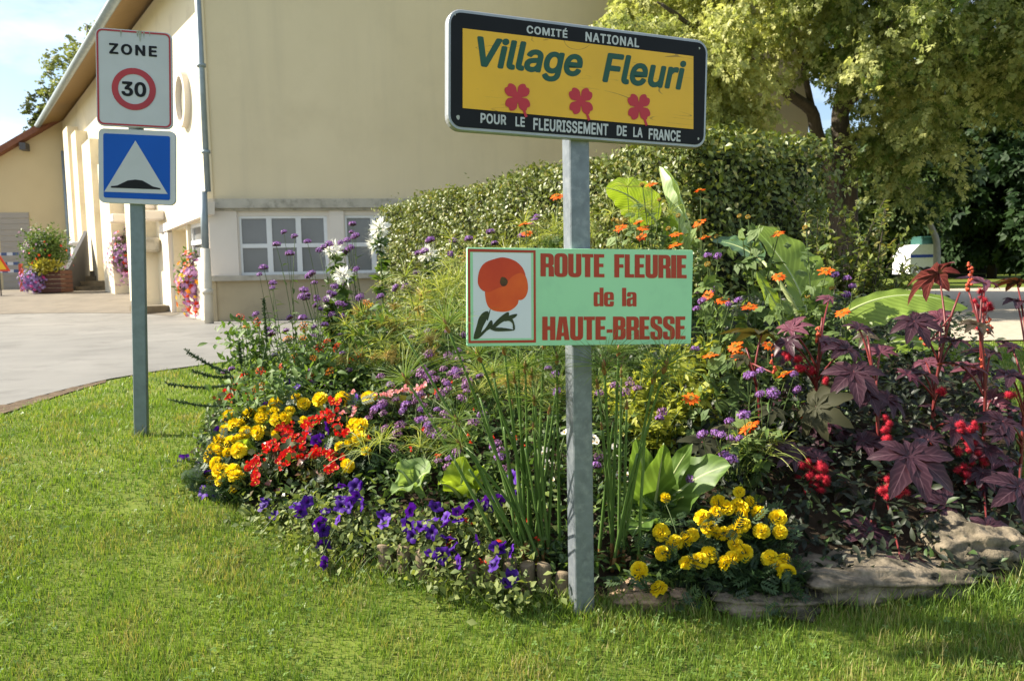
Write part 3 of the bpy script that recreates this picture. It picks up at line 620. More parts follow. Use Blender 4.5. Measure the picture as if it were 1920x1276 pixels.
ovo = MB().add(WLf.tf(T(rg, [(k*n_+i, k*n_+(i+1) % n_, (k+1)*n_+(i+1) % n_, (k+1)*n_+i) for k in range(3) for i in range(n_)]))).build('oval_window', pink_p, hall, smooth=False)
MB().add(WLf.tf(T([(oc[0]+orx*.82*math.cos(2*math.pi*i/n_), .02, oc[1]+orz*.82*math.sin(2*math.pi*i/n_)) for i in range(n_)], [tuple(range(n_))]))).build('pane', solid('beige_pane', (.45, .40, .31), None, .3, 3), ovo, smooth=False)
for x0, x1, top in ((148, 157, 225), (164, 173, 240), (184, 200, 260), (213, 232, 300), (262, 272, 350), (284, 291, 360)):
    s0, s1 = sorted((tL(x0), tL(x1))); zt = WLf.st((x0+x1)/2, top)[1]
    MB().add(WLf.bx(s0, s1, -.02, .38, z_b, min(zt, 7.2))).build('pilaster', plaster_s, hall, smooth=False)
for x, y in ((242, 410), (286, 385), (303, 405)):
    s, z = WLf.st(x, y); MB().add(WLf.tf(bbox_((s-.35, 0, z-.12), (s+.35, .5, z+.12), .03))).build('bracket', pink_p, hall, smooth=False)
s, z = WLf.st(294, 455); MB().add(WLf.tf(bbox_((s-.5, 0, z-.25), (s+.5, .55, z+.12), .06))).build('canopy_stone', concrete, hall, smooth=False)
# roof over the side wall, gutter and pipes
oh, ze, zr = .80, 7.86, ZT+.03
rf = MB(); hw = 7.0; zri = zr+hw*.36
def wl3(s, o, z): return WLf.tf(T([(s, o, z)], [])).v[0]
for dzz in (0., .14):
    pass
cs = [(-.3, oh, ze), (LL+.4, oh, ze), (LL+.4, -hw, zri), (-.3, -hw, zri)]
v = [(a, b, c+.05) for a, b, c in cs]+[(a, b, c+.2) for a, b, c in cs]
rf.add(WLf.tf(T(v, [(4, 5, 6, 7), (0, 1, 5, 4), (1, 2, 6, 5), (3, 0, 4, 7)])))
cs2 = [(-.3, -hw, zri), (LL+.4, -hw, zri), (LL+.4, -2*hw-oh, ze), (-.3, -2*hw-oh, ze)]
rf.add(WLf.tf(T([(a, b, c+.2) for a, b, c in cs2], [(0, 1, 2, 3)])))
rfo = rf.build('roof', tile_m, hall, smooth=False)
MB().add(WLf.tf(T([(a, b, c+.045) for a, b, c in cs], [(0, 3, 2, 1)]))).build('soffit', soffit_m, hall, smooth=False)
gp = np.array([wl3(-.4, oh+.09, ze+.06), wl3(LL+.4, oh+.09, ze+.06)])
MB().add(tube(gp, .12, 10)).build('gutter', zinc, rfo)
dp = MB()
s_c = tL(394, 200); pts = [wl3(s_c, .13, z) for z in (ZT-.2, z_lt+.1)]
dp.add(tube(pts, .06, 10)).add(tube([wl3(s_c, .22, z_lt+.1), wl3(s_c, .24, 1.95)], .075, 10))
for z in (3.9, 5.6, 7.0): dp.add(tube([wl3(s_c, .13, z-.03), wl3(s_c, .13, z+.03)], .092, 10))
po = dp.build('downpipe', zinc, hall)
MB().add(tube([wl3(s_c, .24, 1.97), wl3(s_c, .24, z_b+.2)], .095, 10)).add(tube([wl3(s_c, .24, 1.05), wl3(s_c, .24, 1.15)], .115, 10)).build('downpipe', cream_pipe, hall)
# doorstep kerb
kp = [ground_hit(268, 590), ground_hit(352, 582)]; 
dr = unit((kp[1]-kp[0])[:2]); nn = np.array([-dr[1], dr[0]]); kl = np.linalg.norm((kp[1]-kp[0])[:2])
k0 = kp[0][:2]
v = [(*(k0+dr*a+nn*b), c) for c in (gz(*k0)-.1, gz(*k0)+.20) for a, b in ((0, 0), (kl, 0), (kl, .9), (0, .9))]
tag(MB().add(T(v, [(0, 1, 2, 3), (4, 5, 6, 7), (0, 1, 5, 4), (1, 2, 6, 5), (2, 3, 7, 6), (3, 0, 4, 7)])).build('doorstep', stone_step, loc=(*k0, float(gz(*k0))), smooth=False), 'low dark stone doorstep slab before the recessed doorway of the hall', 'doorstep')

# annex
PA = C_+dL*.3; WA = Wall(PA, (-math.cos(a12), -math.sin(a12)), (math.sin(a12), -math.cos(a12)))
ax = thing('annex_building', 'ochre plastered annex with sloping tiled roof and a closed grey shutter door', 'building', (*PA, float(gz(*PA))))
ra, rb = WA.st(100, 236), WA.st(0, 294); sl = (rb[1]-ra[1])/(rb[0]-ra[0]); e0, e1 = -1.5, 14.
zt0, zt1 = ra[1]+sl*(e0-ra[0]), ra[1]+sl*(e1-ra[0])
MB().add(WA.tf(T([(e0, 0, 0), (e1, 0, 0), (e1, 0, zt1), (e0, 0, zt0), (e0, -9, 0), (e1, -9, 0), (e1, -9, zt1), (e0, -9, zt0)], [(0, 1, 2, 3), (1, 5, 6, 2), (0, 4, 7, 3)]))).build('wall', annex_m, ax, smooth=False)
MB().add(WA.tf(T([(s, o, z+d) for d in (0.0, .28) for s, o, z in ((e0, .45, zt0), (e1, .45, zt1), (e1, -9, zt1), (e0, -9, zt0))], [(0, 1, 2, 3), (4, 5, 6, 7), (0, 1, 5, 4), (1, 2, 6, 5), (2, 3, 7, 6), (3, 0, 4, 7)]))).build('roof', tile_m, ax, smooth=False)
s0, z1 = WA.st(54, 398); s1, z0 = WA.st(8, 541)
sh = MB(); nsl = 14
for k in range(nsl): a = z0-.2+(z1-z0+.2)*k/nsl; b = z0-.2+(z1-z0+.2)*(k+1)/nsl; sh.add(WA.bx(s0, s1, -.02, .03+.012*(k % 2), a, b-.012))
sh.build('shutter_door', shut_m, ax, smooth=False)
MB().add(tube([WA.tf(T([(WA.st(119, 262)[0], .12, z)], [])).v[0] for z in (6.9, .5)], .10, 8)).build('downpipe', zinc, ax)
s_, z_ = WA.st(50, 275); MB().add(WA.bx(s_-.12, s_+.12, 0, .5, z_-.2, z_+.1)).build('beam_end', dark_p, ax, smooth=False)

# steps, parapet and things by the side door
s0, s1 = tL(232, 520), tL(150, 520)
DS = 26.5
def gnd(px, Y): p = at(px, 545, Y); return np.array([p[0], Y, float(gz(p[0], Y))])
stp = MB(); xl, xr = at(142, 540, DS)[0], at(230, 540, DS)[0]; zb_ = at(180, 546, DS)[2]
for k in range(6): stp.add(box((xl, DS+.32*k, zb_-.3), (xr-.1+k*.002, DS+3.2, zb_+.175*(k+1)-.008*(k == 5))) if False else box((xl, DS+.32*k, zb_-.3+.001*k), (xr-.002*k, DS+.32*(k+1) if k < 5 else DS+4.5, zb_+.172*(k+1))))
tag(stp.build('stone_steps', stone_step, loc=(xl, DS, zb_), smooth=False), 'worn dark stone steps up to the side of the cream hall', 'steps')
p0, p1 = at(142, 545, DS-.1), at(124, 430, DS-.1)
q0 = at(134, 545, DS-.1)
pv = [(p0[0], DS-.1, p0[2]-.2), (q0[0]-.25, DS-.1, p0[2]-.2), (p1[0]-.25, DS-.1+2.6, p1[2]), (p1[0]+.02, DS-.1+2.6, p1[2])]
par = T([(xl-.24, DS-.15, zb_-.2), (xl-.24, DS-.15, zb_+.75), (xl-.24, DS+1.2, zb_+2.05), (xl-.24, DS+1.2, zb_-.2), (xl-.12, DS-.15, zb_-.2), (xl-.12, DS-.15, zb_+.75), (xl-.12, DS+1.2, zb_+2.05), (xl-.12, DS+1.2, zb_-.2)], [(0, 1, 2, 3), (4, 5, 6, 7), (0, 1, 5, 4), (1, 2, 6, 5), (2, 3, 7, 6)])
tag(MB().add(par).build('stair_parapet', dark_p, loc=(xl-.1, DS, zb_), smooth=False), 'dark grey sloping parapet beside the stone steps', 'parapet')
up = at(147, 488, DS+2.2)
urn = lathe([(.10, 0), (.20, .02), (.17, .10), (.20, .5), (.225, .60), (.28, .62), (.28, .70), (.22, .71)], 18)
tag(MB().add(urn, None, (up[0], up[1], zb_+1.03)).build('white_urn', white_p, loc=(up[0], up[1], zb_+1.03)), 'white stone urn standing on top of the steps', 'urn')

# flowers for the far boxes and bushes
def leaf_t(l=1., w_=.4, n=3, fold=.25, bend=.15, tip=1.0, m=0):
    t = np.linspace(0, 1, n+1); prof = np.sin(math.pi*np.clip(t, 0, 1)**.8)**.8*(w_/2); prof[0] = w_*.05; prof[-1] = 0
    v, lf = [], []
    for i in range(n+1):
        z0 = -bend*t[i]**2*l
        for s in (-1, 0, 1): v.append((s*prof[i]*l, t[i]*l, z0+fold*abs(s)*prof[i]*l)); lf.append((s, t[i]))
    f = []
    for i in range(n):
        a = i*3; b = a+3
        if i == n-1: f += [(a, a+1, b+1), (a+1, a+2, b+1)]
        else: f += [(a, a+1, b+1, b), (a+1, a+2, b+2, b+1)]
    return T(v, f, lf, m)
LEAF2 = leaf_t(1, .5, 2, .3, .2); LEAF3 = leaf_t(1, .42, 3, .3, .3); LEAFR = leaf_t(1, .8, 3, .2, .15)
FLO = T([(0, 0, -.15)]+[(math.cos(a)*(1 if i % 2 == 0 else .6), math.sin(a)*(1 if i % 2 == 0 else .6), .12) for i, a in enumerate(np.arange(10)*math.pi/5)], [(0, 1+i, 1+(i+1) % 10) for i in range(10)], [(0, 0)]+[(0, 1)]*10)
def rdir(n, up=0.3):
    d = unit(rng.normal(size=(n, 3))); d[:, 2] = d[:, 2]*(1-up)+up; return unit(d)
lf_mid = leafm('leaf_mid_green', (.045, .090, .018), (.115, .18, .038))
lf_dark = leafm('leaf_dark_green', (.024, .052, .014), (.065, .11, .026))
lf_light = leafm('leaf_light_green', (.10, .16, .03), (.22, .28, .06))
def petal(name, c0, c1, trans=.3, **k): return leafm(name, c0, c1, trans, .55, .25, tcol=k.pop('tcol', (1.2, 1.1, 1.0)), **k)
fl = {'mauve': petal('mauve_blossom', (.42, .20, .42), (.58, .33, .55)), 'pink': petal('pink_blossom', (.62, .07, .30), (.75, .15, .42)), 'red': petal('red_blossom', (.62, .03, .015), (.75, .10, .02)), 'orange': petal('orange_blossom', (.70, .16, .01), (.8, .28, .03)), 'blue': petal('violet_blossom', (.26, .18, .46), (.40, .30, .58)), 'yellow': petal('yellow_blossom', (.75, .45, .02), (.85, .55, .03))}
def blob_bush(o, c, rad, nl, ls, lm, flowers, fs, hollow=.6):
    c = np.array(c, float); rad = np.array(rad, float); d = rdir(nl, .1); r_ = hollow+(1-hollow)*rng.random((nl, 1)); p = c+d*r_*rad*(.80+.45*rng.random((nl, 1)))*(1+.2*np.sin(d[:, :1]*9+c[0])*np.sin(d[:, 2:]*8))
    MB().inst(LEAF3, p, frames(rdir(nl, .25)+d*.6, d+rng.normal(size=(nl, 3))*.5)*(ls*(.7+.6*rng.random(nl)))[:, None, None]).build('foliage', lm, o)
    for nm, (n, cc, spread) in flowers.items():
        d = unit(rdir(n, .05)+np.array(cc)*spread+np.repeat(rng.normal(size=(n//14+1, 3))*.45, 14, 0)[:n]); p = c+d*rad*(.80+.50*rng.random((n, 1))**2)*(1+.22*np.sin(d[:, :1]*9+c[0])*np.sin(d[:, 2:]*8))-np.array([0, 0, .18])*rng.random((n, 1))**3*rad[2]*3
        MB().inst(FLO, p, frames(np.cross(d, rng.normal(size=(n, 3))), d)*(fs*(.7+.6*rng.random(n)))[:, None, None]).build('blossoms', fl[nm], o)
def wallbush(px, py, D, hw_, hh, label, flowers, name='flower_basket', boxm=None, cat='flower basket'):
    c = at(px, py, D); o = thing(name, label, cat, c)
    blob_bush(o, c, (hw_, .4, hh), 900, .11, lf_mid, flowers, .06)
    MB().add(bbox_((c[0]-hw_*.7, c[1]-.18, c[2]-.1), (c[0]+hw_*.7, c[1]+.25, c[2]+.1), .02)).build('trough', boxm or dark_p, o, smooth=False)
ylw = 21.6
wallbush(240, 478, 24.6, .50, .68, 'mauve petunias with one red spot spilling down the hall wall by the steps', {'mauve': (560, (0, -1, 0), .5), 'red': (16, (-.6, -1, -.1), .8)})
wallbush(279, 462, 23.4, .38, .62, 'mauve petunias hanging beneath the stone canopy of the hall', {'mauve': (480, (0, -1, .1), .5)})
wallbush(371, 528, 18.3, .40, .66, 'red, orange and lilac flowers cascading down the wall beside the cream downpipe', {'red': (90, (-.2, -1, .5), .6), 'orange': (60, (-.3, -1, .3), .6), 'yellow': (40, (-.2, -1, -.1), .6), 'mauve': (330, (.3, -1, -.2), .6)})
pk = at(167, 481, DS+2.4)
o = thing('pink_flower_pot', 'bright pink flowers in a pot at the top of the steps', 'flower pot', (pk[0], pk[1], zb_+1.03))
blob_bush(o, (pk[0], pk[1], zb_+1.25), (.42, .35, .22), 200, .1, lf_mid, {'pink': (260, (0, -1, .4), .4)}, .055); MB().add(lathe([(.14, 0), (.2, .22), (.22, .24)], 14), None, (pk[0], pk[1], zb_+1.03)).build('pot', tile_m, o)
# wooden planter with a tall bush
wood_r = solid('reddish_planter_wood', (.11, .045, .03), (.07, .03, .02), .8, 4, stretch=(1, 1, 8))
pl = at(98, 525, 25.6); zg = float(gz(pl[0], 25.6))
o = thing('planter_box', 'reddish slatted wooden planter with a tall green bush and violet, pink and yellow trailing flowers', 'planter', (pl[0], 25.6, zg))
bx = MB()
for k in range(5): bx.add(bbox_((pl[0]-.42, 25.25, zg+.03+.14*k), (pl[0]+.46, 25.95, zg+.155+.14*k), .01))
bx.build('box', wood_r, o, smooth=False)
c = at(86, 480, 25.6)
blob_bush(o, c+[0, 0, .12], (.70, .55, .80), 3600, .11, lf_mid, {'red': (26, (.6, -1, .3), .8), 'mauve': (24, (0, -1, .8), .6)}, .04, .2)
c = at(66, 523, 25.3); blob_bush(o, c, (.36, .3, .32), 300, .1, lf_mid, {'blue': (420, (-.5, -1, -.3), .6), 'pink': (46, (.9, -1, -.3), .9)}, .05)
c = at(86, 500, 25.15); blob_bush(o, c, (.42, .2, .2), 500, .14, leafm('leaf_yellow_green', (.25, .24, .03), (.42, .38, .06)), {}, .05, .2)
# roadworks sign and barrier
wsn = at(-3, 508, 24.5); zg = float(gz(wsn[0], 24.5))
o = thing('warning_sign', 'yellow triangular roadworks sign with red border before the barrier', 'sign', (wsn[0], 24.5, zg))
def tri(cx, y, cz__, h, k): return [(cx-h*.58*k, y, cz__-h/3*k), (cx+h*.58*k, y, cz__-h/3*k), (cx, y, cz__+h*2/3*k)]
cz2 = at(-3, 496, 24.5)[2]
MB().add(T(tri(wsn[0], 24.5, cz2, .62, 1)+tri(wsn[0], 24.52, cz2, .62, 1), [(0, 1, 2), (5, 4, 3), (0, 3, 4, 1), (1, 4, 5, 2), (2, 5, 3, 0)])).build('red_border', solid('fluor_red', (.70, .06, .015), None, .4), o, smooth=False)
MB().add(T(tri(wsn[0], 24.49, cz2, .62, .72), [(0, 1, 2)])).build('yellow_field', solid('sign_yellow', (.85, .50, .01), None, .4), o, smooth=False)
MB().add(tube([(wsn[0], 24.55, zg), (wsn[0], 24.54, cz2)], .02)).add(tube([(wsn[0]-.3, 24.4, zg+.02), (wsn[0]+.3, 24.7, zg+.02)], .02)).build('stand', dark_p, o)
o = thing('barrier', 'low roadworks barrier with blue and white striped bands before the shutter door', 'barrier', (at(20, 515, 27.5)[0], 27.5, zg))
xa, xb = at(-60, 500, 27.5)[0], at(37, 500, 27.5)[0]; blue_b = solid('band_blue', (.06, .09, .20), None, .5); white_b = solid('band_white', (.6, .6, .62), None, .5)
for yy in (476, 494, 508):
    zz = at(20, yy, 27.5)[2]; m_ = MB()
    for k in range(9): a = xa+(xb-xa)*k/9; m_.add(box((a, 27.47, zz-.05), (a+(xb-xa)/9-.002, 27.53, zz+.05)), m=k % 2)
    m_.build('band', [blue_b, white_b], o, smooth=False)
for xx in (xa, xb): MB().add(bbox_((xx-.02, 27.44, zg-.1), (xx+.09, 27.56, zg+1.05), .02)).build('post', solid('barrier_red', (.55, .07, .03), None, .5), o, smooth=False)

# ================================================================ HEDGE, SHRUB, TREES
bark = solid('bark', (.085, .068, .048), (.045, .036, .026), .9, 6, bump=.8, stretch=(4, 4, 1))
bark_g = solid('pale_bark', (.30, .285, .25), (.20, .19, .165), .9, 5, bump=.6, stretch=(4, 4, 1))
hz = 2.62; hA = np.array([1.75, 7.5]); hL = unit(np.array([-4.15, 7.5])); hW = np.array([hL[1], -hL[0]]); HLN, HWD = 8.6, 1.75
hc = hA+hL*HLN/2+hW*HWD/2
hd = thing('hedge', 'tall clipped green hedge, sunlit along its face and dark at its end, behind the signs', 'hedge', (*hc, .43))
def h3(a, b, z): return np.stack([hA[0]+hL[0]*a+hW[0]*b, hA[1]+hL[1]*a+hW[1]*b, z], -1)
core = [h3(np.array(a), np.array(b), np.array(z)) for z in (.3, hz-.14) for a, b in ((.14, .14), (HLN-.14, .14), (HLN-.14, HWD-.14), (.14, HWD-.14))]
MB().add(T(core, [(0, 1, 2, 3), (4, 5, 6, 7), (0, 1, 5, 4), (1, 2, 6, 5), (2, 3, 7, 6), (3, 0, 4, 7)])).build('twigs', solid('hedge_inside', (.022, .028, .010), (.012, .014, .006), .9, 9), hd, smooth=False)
hleaf = leafm('hedge_leaf', (.060, .092, .014), (.21, .24, .055), .24, .42, .42, c2=(.26, .24, .07))
hm = MB()
def hface(n, fa, nrm, jit=.15):
    a, b, z = fa(n); wob = .07*np.sin(a*2.1+1)*np.sin(z*3.1)+.05*np.sin(a*5.3+b*4)*np.cos(z*6.1+b*3)
    p = h3(a, b, z)+nrm*(wob+rng.normal(size=n)*jit*.6-.03)[:, None]
    d = unit(rng.normal(size=(n, 3))*.7+nrm*.35+np.array([0, 0, -.25])); u = unit(nrm*1.0+rng.normal(size=(n, 3))*.45+np.array([0, 0, .25]))
    hm.inst(LEAFR if False else leaf_t(1, .62, 2, .22, .25), p, frames(d, u)*(.062*(.65+.6*rng.random(n)))[:, None, None])
nF3 = np.array([-hW[0], -hW[1], 0]); nE3 = np.array([-hL[0], -hL[1], 0])
hface(34000, lambda n: (HLN*rng.random(n)**1.25, np.zeros(n), .35+(hz-.35)*rng.random(n)**.8), nF3)
hface(6500, lambda n: (np.zeros(n), HWD*rng.random(n), .35+(hz-.35)*rng.random(n)**.8), nE3, .26)
hface(2500, lambda n: (HLN*rng.random(n), np.full(n, HWD), .9+(hz-.9)*rng.random(n)), -nF3)
hface(17000, lambda n: (HLN*rng.random(n)**1.2, HWD*rng.random(n), np.full(n, hz)), np.array([0, 0, 1.]), .06)
hface(70, lambda n: (HLN*rng.random(n)**1.2, HWD*rng.random(n)**2, np.full(n, hz+.07)), np.array([0, 0, 1.]), .2)
hm.build('foliage', hleaf, hd)
# shrub beside the hedge's dark end
sc_ = at(1575, 470, 7.3); so = thing('shrub', 'loose olive green shrub with upright shoots beside the dark end of the hedge', 'shrub', (sc_[0], 7.3, .43))
sm = MB(); wb = MB()
sleaf = leafm('shrub_leaf', (.085, .125, .025), (.25, .28, .08), .35, .42, .4, c2=(.22, .20, .06))
SL = leaf_t(1, .48, 2, .3, .15)
for k in range(170):
    th, ph = rng.random()*2*math.pi, rng.random()
    base = np.array([sc_[0]+.25*math.cos(th), 7.3+.22*math.sin(th), .45]); tp = np.array([sc_[0]+.80*math.cos(th)*ph**.6*(1.0), 7.3+.6*math.sin(th)*ph**.6, .6+1.22*rng.random()**.6*(1-.35*ph)])
    if k < 24: q = at(*[(1475, 388), (1500, 400), (1530, 395), (1600, 400), (1650, 378), (1665, 395), (1690, 440), (1460, 420), (1560, 408), (1620, 392), (1430, 440), (1585, 410)][k % 12], 7.3+.25*rng.normal()); tp = q+rng.normal(size=3)*.06
    pts = bez(base, (base+tp)/2+np.array([0, 0, .25]), tp, 9); wb.add(tube(pts, np.linspace(.010, .003, 9), 4))
    n = 46; t = .35+.65*rng.random(n); p = np.stack([np.interp(t, np.linspace(0, 1, 9), pts[:, i]) for i in range(3)], -1); ax_ = unit(tp-base)
    sm.inst(SL, p, frames(unit(rng.normal(size=(n, 3))*.8+ax_*.5), ax_+rng.normal(size=(n, 3))*.4)*(.074*(.6+.6*rng.random(n)))[:, None, None])
wb.build('branches', bark, so); sm.build('foliage', sleaf, so)

DIA = T([(0, 0, 0), (-.27, .5, .05), (.27, .5, .05), (0, .55, -.03), (0, 1, -.18)], [(0, 3, 1), (0, 2, 3), (1, 3, 4), (3, 2, 4)], [(0, 0), (-1, .5), (1, .5), (0, .55), (0, 1)])
LFT3 = join(*[DIA.tr(rz(R(a)), (0, .1, 0)) for a in (-48, 0, 48)])
def leaf_clumps(mb, cs, rads, per, size, tpl, r0, rsp=.22, droop=.5, flat=.7, spray=0):
    for c, rd, rr in zip(cs, rads, r0):
        n = int(per*(rd/.5)**1.5)
        if spray:                                    # drooping sprays strung along twigs instead of a ball
            ax_ = unit(rng.normal(size=(spray, 3))*[1, 1, .45]+[0, 0, -.45]); w_ = rng.integers(spray, size=n); t = rng.random(n)**.8; a = ax_[w_]
            p = c+a*(t*rd*1.5)[:, None]-np.array([0, 0, 1])*((t**2)*rd*.45)[:, None]+rng.normal(size=(n, 3))*rd*.13
            dd = unit(a*.6+rng.normal(size=(n, 3))*.6+np.array([0, 0, -droop])); uu = unit(rng.normal(size=(n, 3))*.6+np.array([0, 0, .8]))
            rv = rr+rsp*.6*rng.normal(size=spray)[w_]+rsp*.7*rng.normal(size=n)
            mb.inst(tpl, p, frames(dd, uu)*(size*(.6+.7*rng.random(n)))[:, None, None], r=np.clip(rv, 0, 1)); continue
        d = unit(rng.normal(size=(n, 3))); r_ = rng.random((n, 1))**(.45); p = c+d*r_*rd*np.array([1, 1, flat])
        dd = unit(d*.7+rng.normal(size=(n, 3))*.6+np.array([0, 0, -droop])); uu = unit(d*.6+rng.normal(size=(n, 3))*.5+np.array([0, 0, .8]))
        mb.inst(tpl, p, frames(dd, uu)*(size*(.6+.7*rng.random(n)))[:, None, None], r=np.clip(rr+rsp*rng.normal(size=n), 0, 1))
def limb(mb, pts, r0, r1, n=7):
    p = np.array(pts, float); k = len(p); t = np.linspace(0, 1, k); tt = np.linspace(0, 1, (k-1)*4+1)
    q = np.stack([np.interp(tt, t, p[:, i]) for i in range(3)], -1); q[1:-1] = (q[:-2]+2*q[1:-1]+q[2:])/4
    mb.add(tube(q, np.linspace(r0, r1, len(q)), n))
# the maple: limbs follow the photo's, crown of drooping clumps
MY, KD = 16.4, 16.4/13.2
def c2(x, y, D=13.2): return at(1100+x/2.341, y/2.341, D*KD)
mp_b = at(1588, 500, MY); mp_b[2] = .43
mt = thing('maple_tree', 'large spreading tree with yellowish drooping leaves and dark forked trunk above the hedge', 'tree', mp_b)
tm = MB()
limb(tm, [mp_b-[0, 0, .2], c2(1140, 760), c2(1130, 650), c2(1110, 540), c2(1125, 400), c2(1170, 280, 13.4), c2(1250, 190, 13.6), c2(1390, 0, 14), c2(1480, -260, 14.4)], .24, .07, 9)
limb(tm, [mp_b-[.05, 0, .2], c2(1085, 760, 13.0), c2(1010, 600, 12.9), c2(990, 480, 12.8), c2(870, 400, 12.5), c2(760, 300, 12.2), c2(670, 235, 11.9), c2(480, 130, 11.5), c2(330, 20, 11.2)], .17, .03)
for pts, r0 in (([c2(1125, 420), c2(1100, 200, 12.9), c2(1080, 20, 12.6), c2(1060, -200, 12.4)], .10), ([c2(1120, 500), c2(1340, 240, 12.6), c2(1550, 200, 12.2), c2(1760, 170, 11.8)], .07), ([c2(1135, 620), c2(1440, 510, 12.8), c2(1560, 380, 12.6), c2(1800, 330, 12.4)], .07), ([c2(1240, 200, 13.5), c2(1560, 120, 14), c2(1900, 60, 14.5)], .06),
                ([c2(990, 480, 12.8), c2(930, 200, 12.6), c2(900, 0, 12.5), c2(860, -200, 12.4)], .07), ([c2(670, 235, 11.9), c2(640, 80, 11.8), c2(660, -80, 11.7)], .04), ([c2(1130, 660), c2(1280, 760, 12.6), c2(1420, 830, 12.0)], .06), ([c2(450, 110, 11.5), c2(400, 60, 11.3), c2(310, 10, 11.2)], .03)): limb(tm, pts, r0, .015, 6)
tm.build('trunk', bark, mt)
cl, rd = [], []
cen = np.array([6.3, 13.4, 6.0])*KD; rad = np.array([5.3, 4.2, 4.6])*KD
def pxy(p): q = (np.asarray(p)-CP)@CM; return 960+FPX*q[..., 0]/-q[..., 2], 638-FPX*q[..., 1]/-q[..., 2]
while len(cl) < 640:
    d = unit(rng.normal(size=3)); p = cen+d*rad*(.35+.65*rng.random()**.5); r_ = .30+.30*rng.random()
    x_, y_ = pxy(p); e = r_*FPX/p[1]
    if y_ < -380 or p[2] < 3: continue
    lim = 120 if x_ < 1180 else (240 if x_ < 1400 else (268 if x_ < 1560 else (288 if x_ < 1760 else 215)))
    if y_+e*1.15 > lim or x_-e*.9 < 1112+.12*max(0, y_): continue
    if 1428-e < x_ < 1500+e and 66-e < y_ < 160+e: continue
    if 1440-e < x_ < 1570+e and 215-e < y_ < 300+e: continue
    if 1505-e*.8 < x_ < 1605+e*.8 and 130 < y_ < 330 and p[1] < MY+.8: continue
    cl.append(p); rd.append(r_)
for x_, y_, D in ((1690, 290, 12.3), (1735, 270, 12.2), (1660, 270, 12), (1720, 250, 12), (1830, 150, 12), (1885, 140, 12), (1350, 205, 11.8), (1375, 225, 12), (1395, 195, 12), (1340, 160, 11.6), (1400, 262, 12.6), (1890, 120, 11.8), (1800, 120, 11.6), (1700, 170, 11.6), (1660, 220, 11.8), (1650, 290, 12.4), (1700, 335, 12.6), (1150, 40, 11.2), (1190, 60, 11.2), (1240, 45, 11.3), (1290, 70, 11.4), (1345, 60, 11.3), (1360, 110, 11.3), (1390, 150, 11.4), (1420, 60, 11.4), (1380, 20, 11.4), (1440, 30, 11.6), (1350, 180, 11.5), (1400, 215, 11.6), (1340, 225, 11.7), (1330, 130, 11.3), (1540, 50, 11.6), (1560, 100, 11.8), (1395, 120, 11.5)):
    cl.append(at(x_, y_, D*KD)); rd.append(.36+.2*rng.random())
cl = np.array(cl); xs_, ys_ = pxy(cl)
# the shoots nearer the hall bear cream-edged leaves, the rest green ones
r0 = np.clip(.72-.50*sstep(1280, 1760, xs_)+.20*rng.normal(size=len(cl)), .05, 1)
QL = T([(0, 0, 0), (-.26, .45, .05), (0, 1, -.2), (.26, .45, .05)], [(0, 3, 2, 1)], [(0, 0), (-1, .5), (0, 1), (1, .5)])
LQ3 = join(*[QL.tr(rz(R(a)), (0, dy_, -.1*abs(a)/60)) for a, dy_ in ((-62, .25), (62, .25), (-30, .65), (30, .65), (0, .9))])
mm = MB(); leaf_clumps(mm, cl, np.array(rd)*1.1, 290, .068, LQ3, r0, .2, 1.0, spray=9)
mm.build('crown', leafm('maple_leaf', (.095, .145, .026), (.62, .61, .25), .42, .5, .3, tcol=(1.25, 1.32, .75)), mt)
# dark evergreens beyond the yard
def far_tree(name, label, px, top, bot, D, hw_, lm, per=150, size=.3, n=90, trunk=bark, cat='tree', zmin=.5, group=None, r=(.2, .7), stem=None, flat=.7, droop=.5):
    b = at(px, 505, D); z0 = float(gz(b[0], D)); zt = at(px, top, D)[2]; zb2 = max(at(px, bot, D)[2], z0+.1); o = thing(name, label, cat, (b[0], D, z0), group)
    t = MB(); limb(t, stem if stem is not None else [(b[0], D, z0-.2), (b[0]+.1, D, (z0+zt)/2), (b[0], D, zt-.5)], .02*(zt-z0)+.05, .04); t.build('trunk', trunk, o)
    d = unit(rng.normal(size=(n, 3))); k = rng.random((n, 1))**.4; c = np.array([b[0], D, (zt+zb2)/2])+d*k*np.array([hw_, hw_*.8, (zt-zb2)/2])
    cl_ = MB(); leaf_clumps(cl_, c, np.full(n, hw_*(.26 if n < 100 or D < 46 else .17))*(.7+.6*rng.random(n)), per/(max(hw_*.26, .1)/.5)**1.5, size, LFT3, rng.uniform(r[0], r[1], n), .15, droop, flat, 7 if droop > 1 else 0); cl_.build('crown', lm, o); return o
yew = leafm('yew_leaf', (.008, .022, .007), (.032, .062, .016), .12, .6, .2); oak = leafm('far_leaf', (.025, .050, .012), (.075, .115, .03), .25); olive = leafm('olive_leaf', (.05, .07, .018), (.13, .15, .04), .3)
far_tree('evergreen_tree', 'dark evergreen tree behind the castor plants, tallest beside the gravel yard', 1860, 150, 505, 44, 4.3, yew, 240, .42, 110)
far_tree('evergreen_tree', 'dark evergreen with low boughs between the pale slanting trunk and taller evergreen', 1772, 300, 495, 47, 2.6, yew, 220, .36, 70)
far_tree('evergreen_tree', 'dark evergreen rising at the far edge of the yard', 1990, 120, 500, 40, 4.2, yew, 200, .42, 90)
D = 36; b = at(1758, 490, D)
far_tree('leaning_tree', 'tree with pale grey slanting trunk beyond the shrub', 1700, 255, 430, D, 2.6, oak, 200, .3, 70, bark_g, stem=[(b[0], D, .3), at(1757, 450, D), at(1737, 405, D), at(1716, 372, D), at(1700, 330, D)])
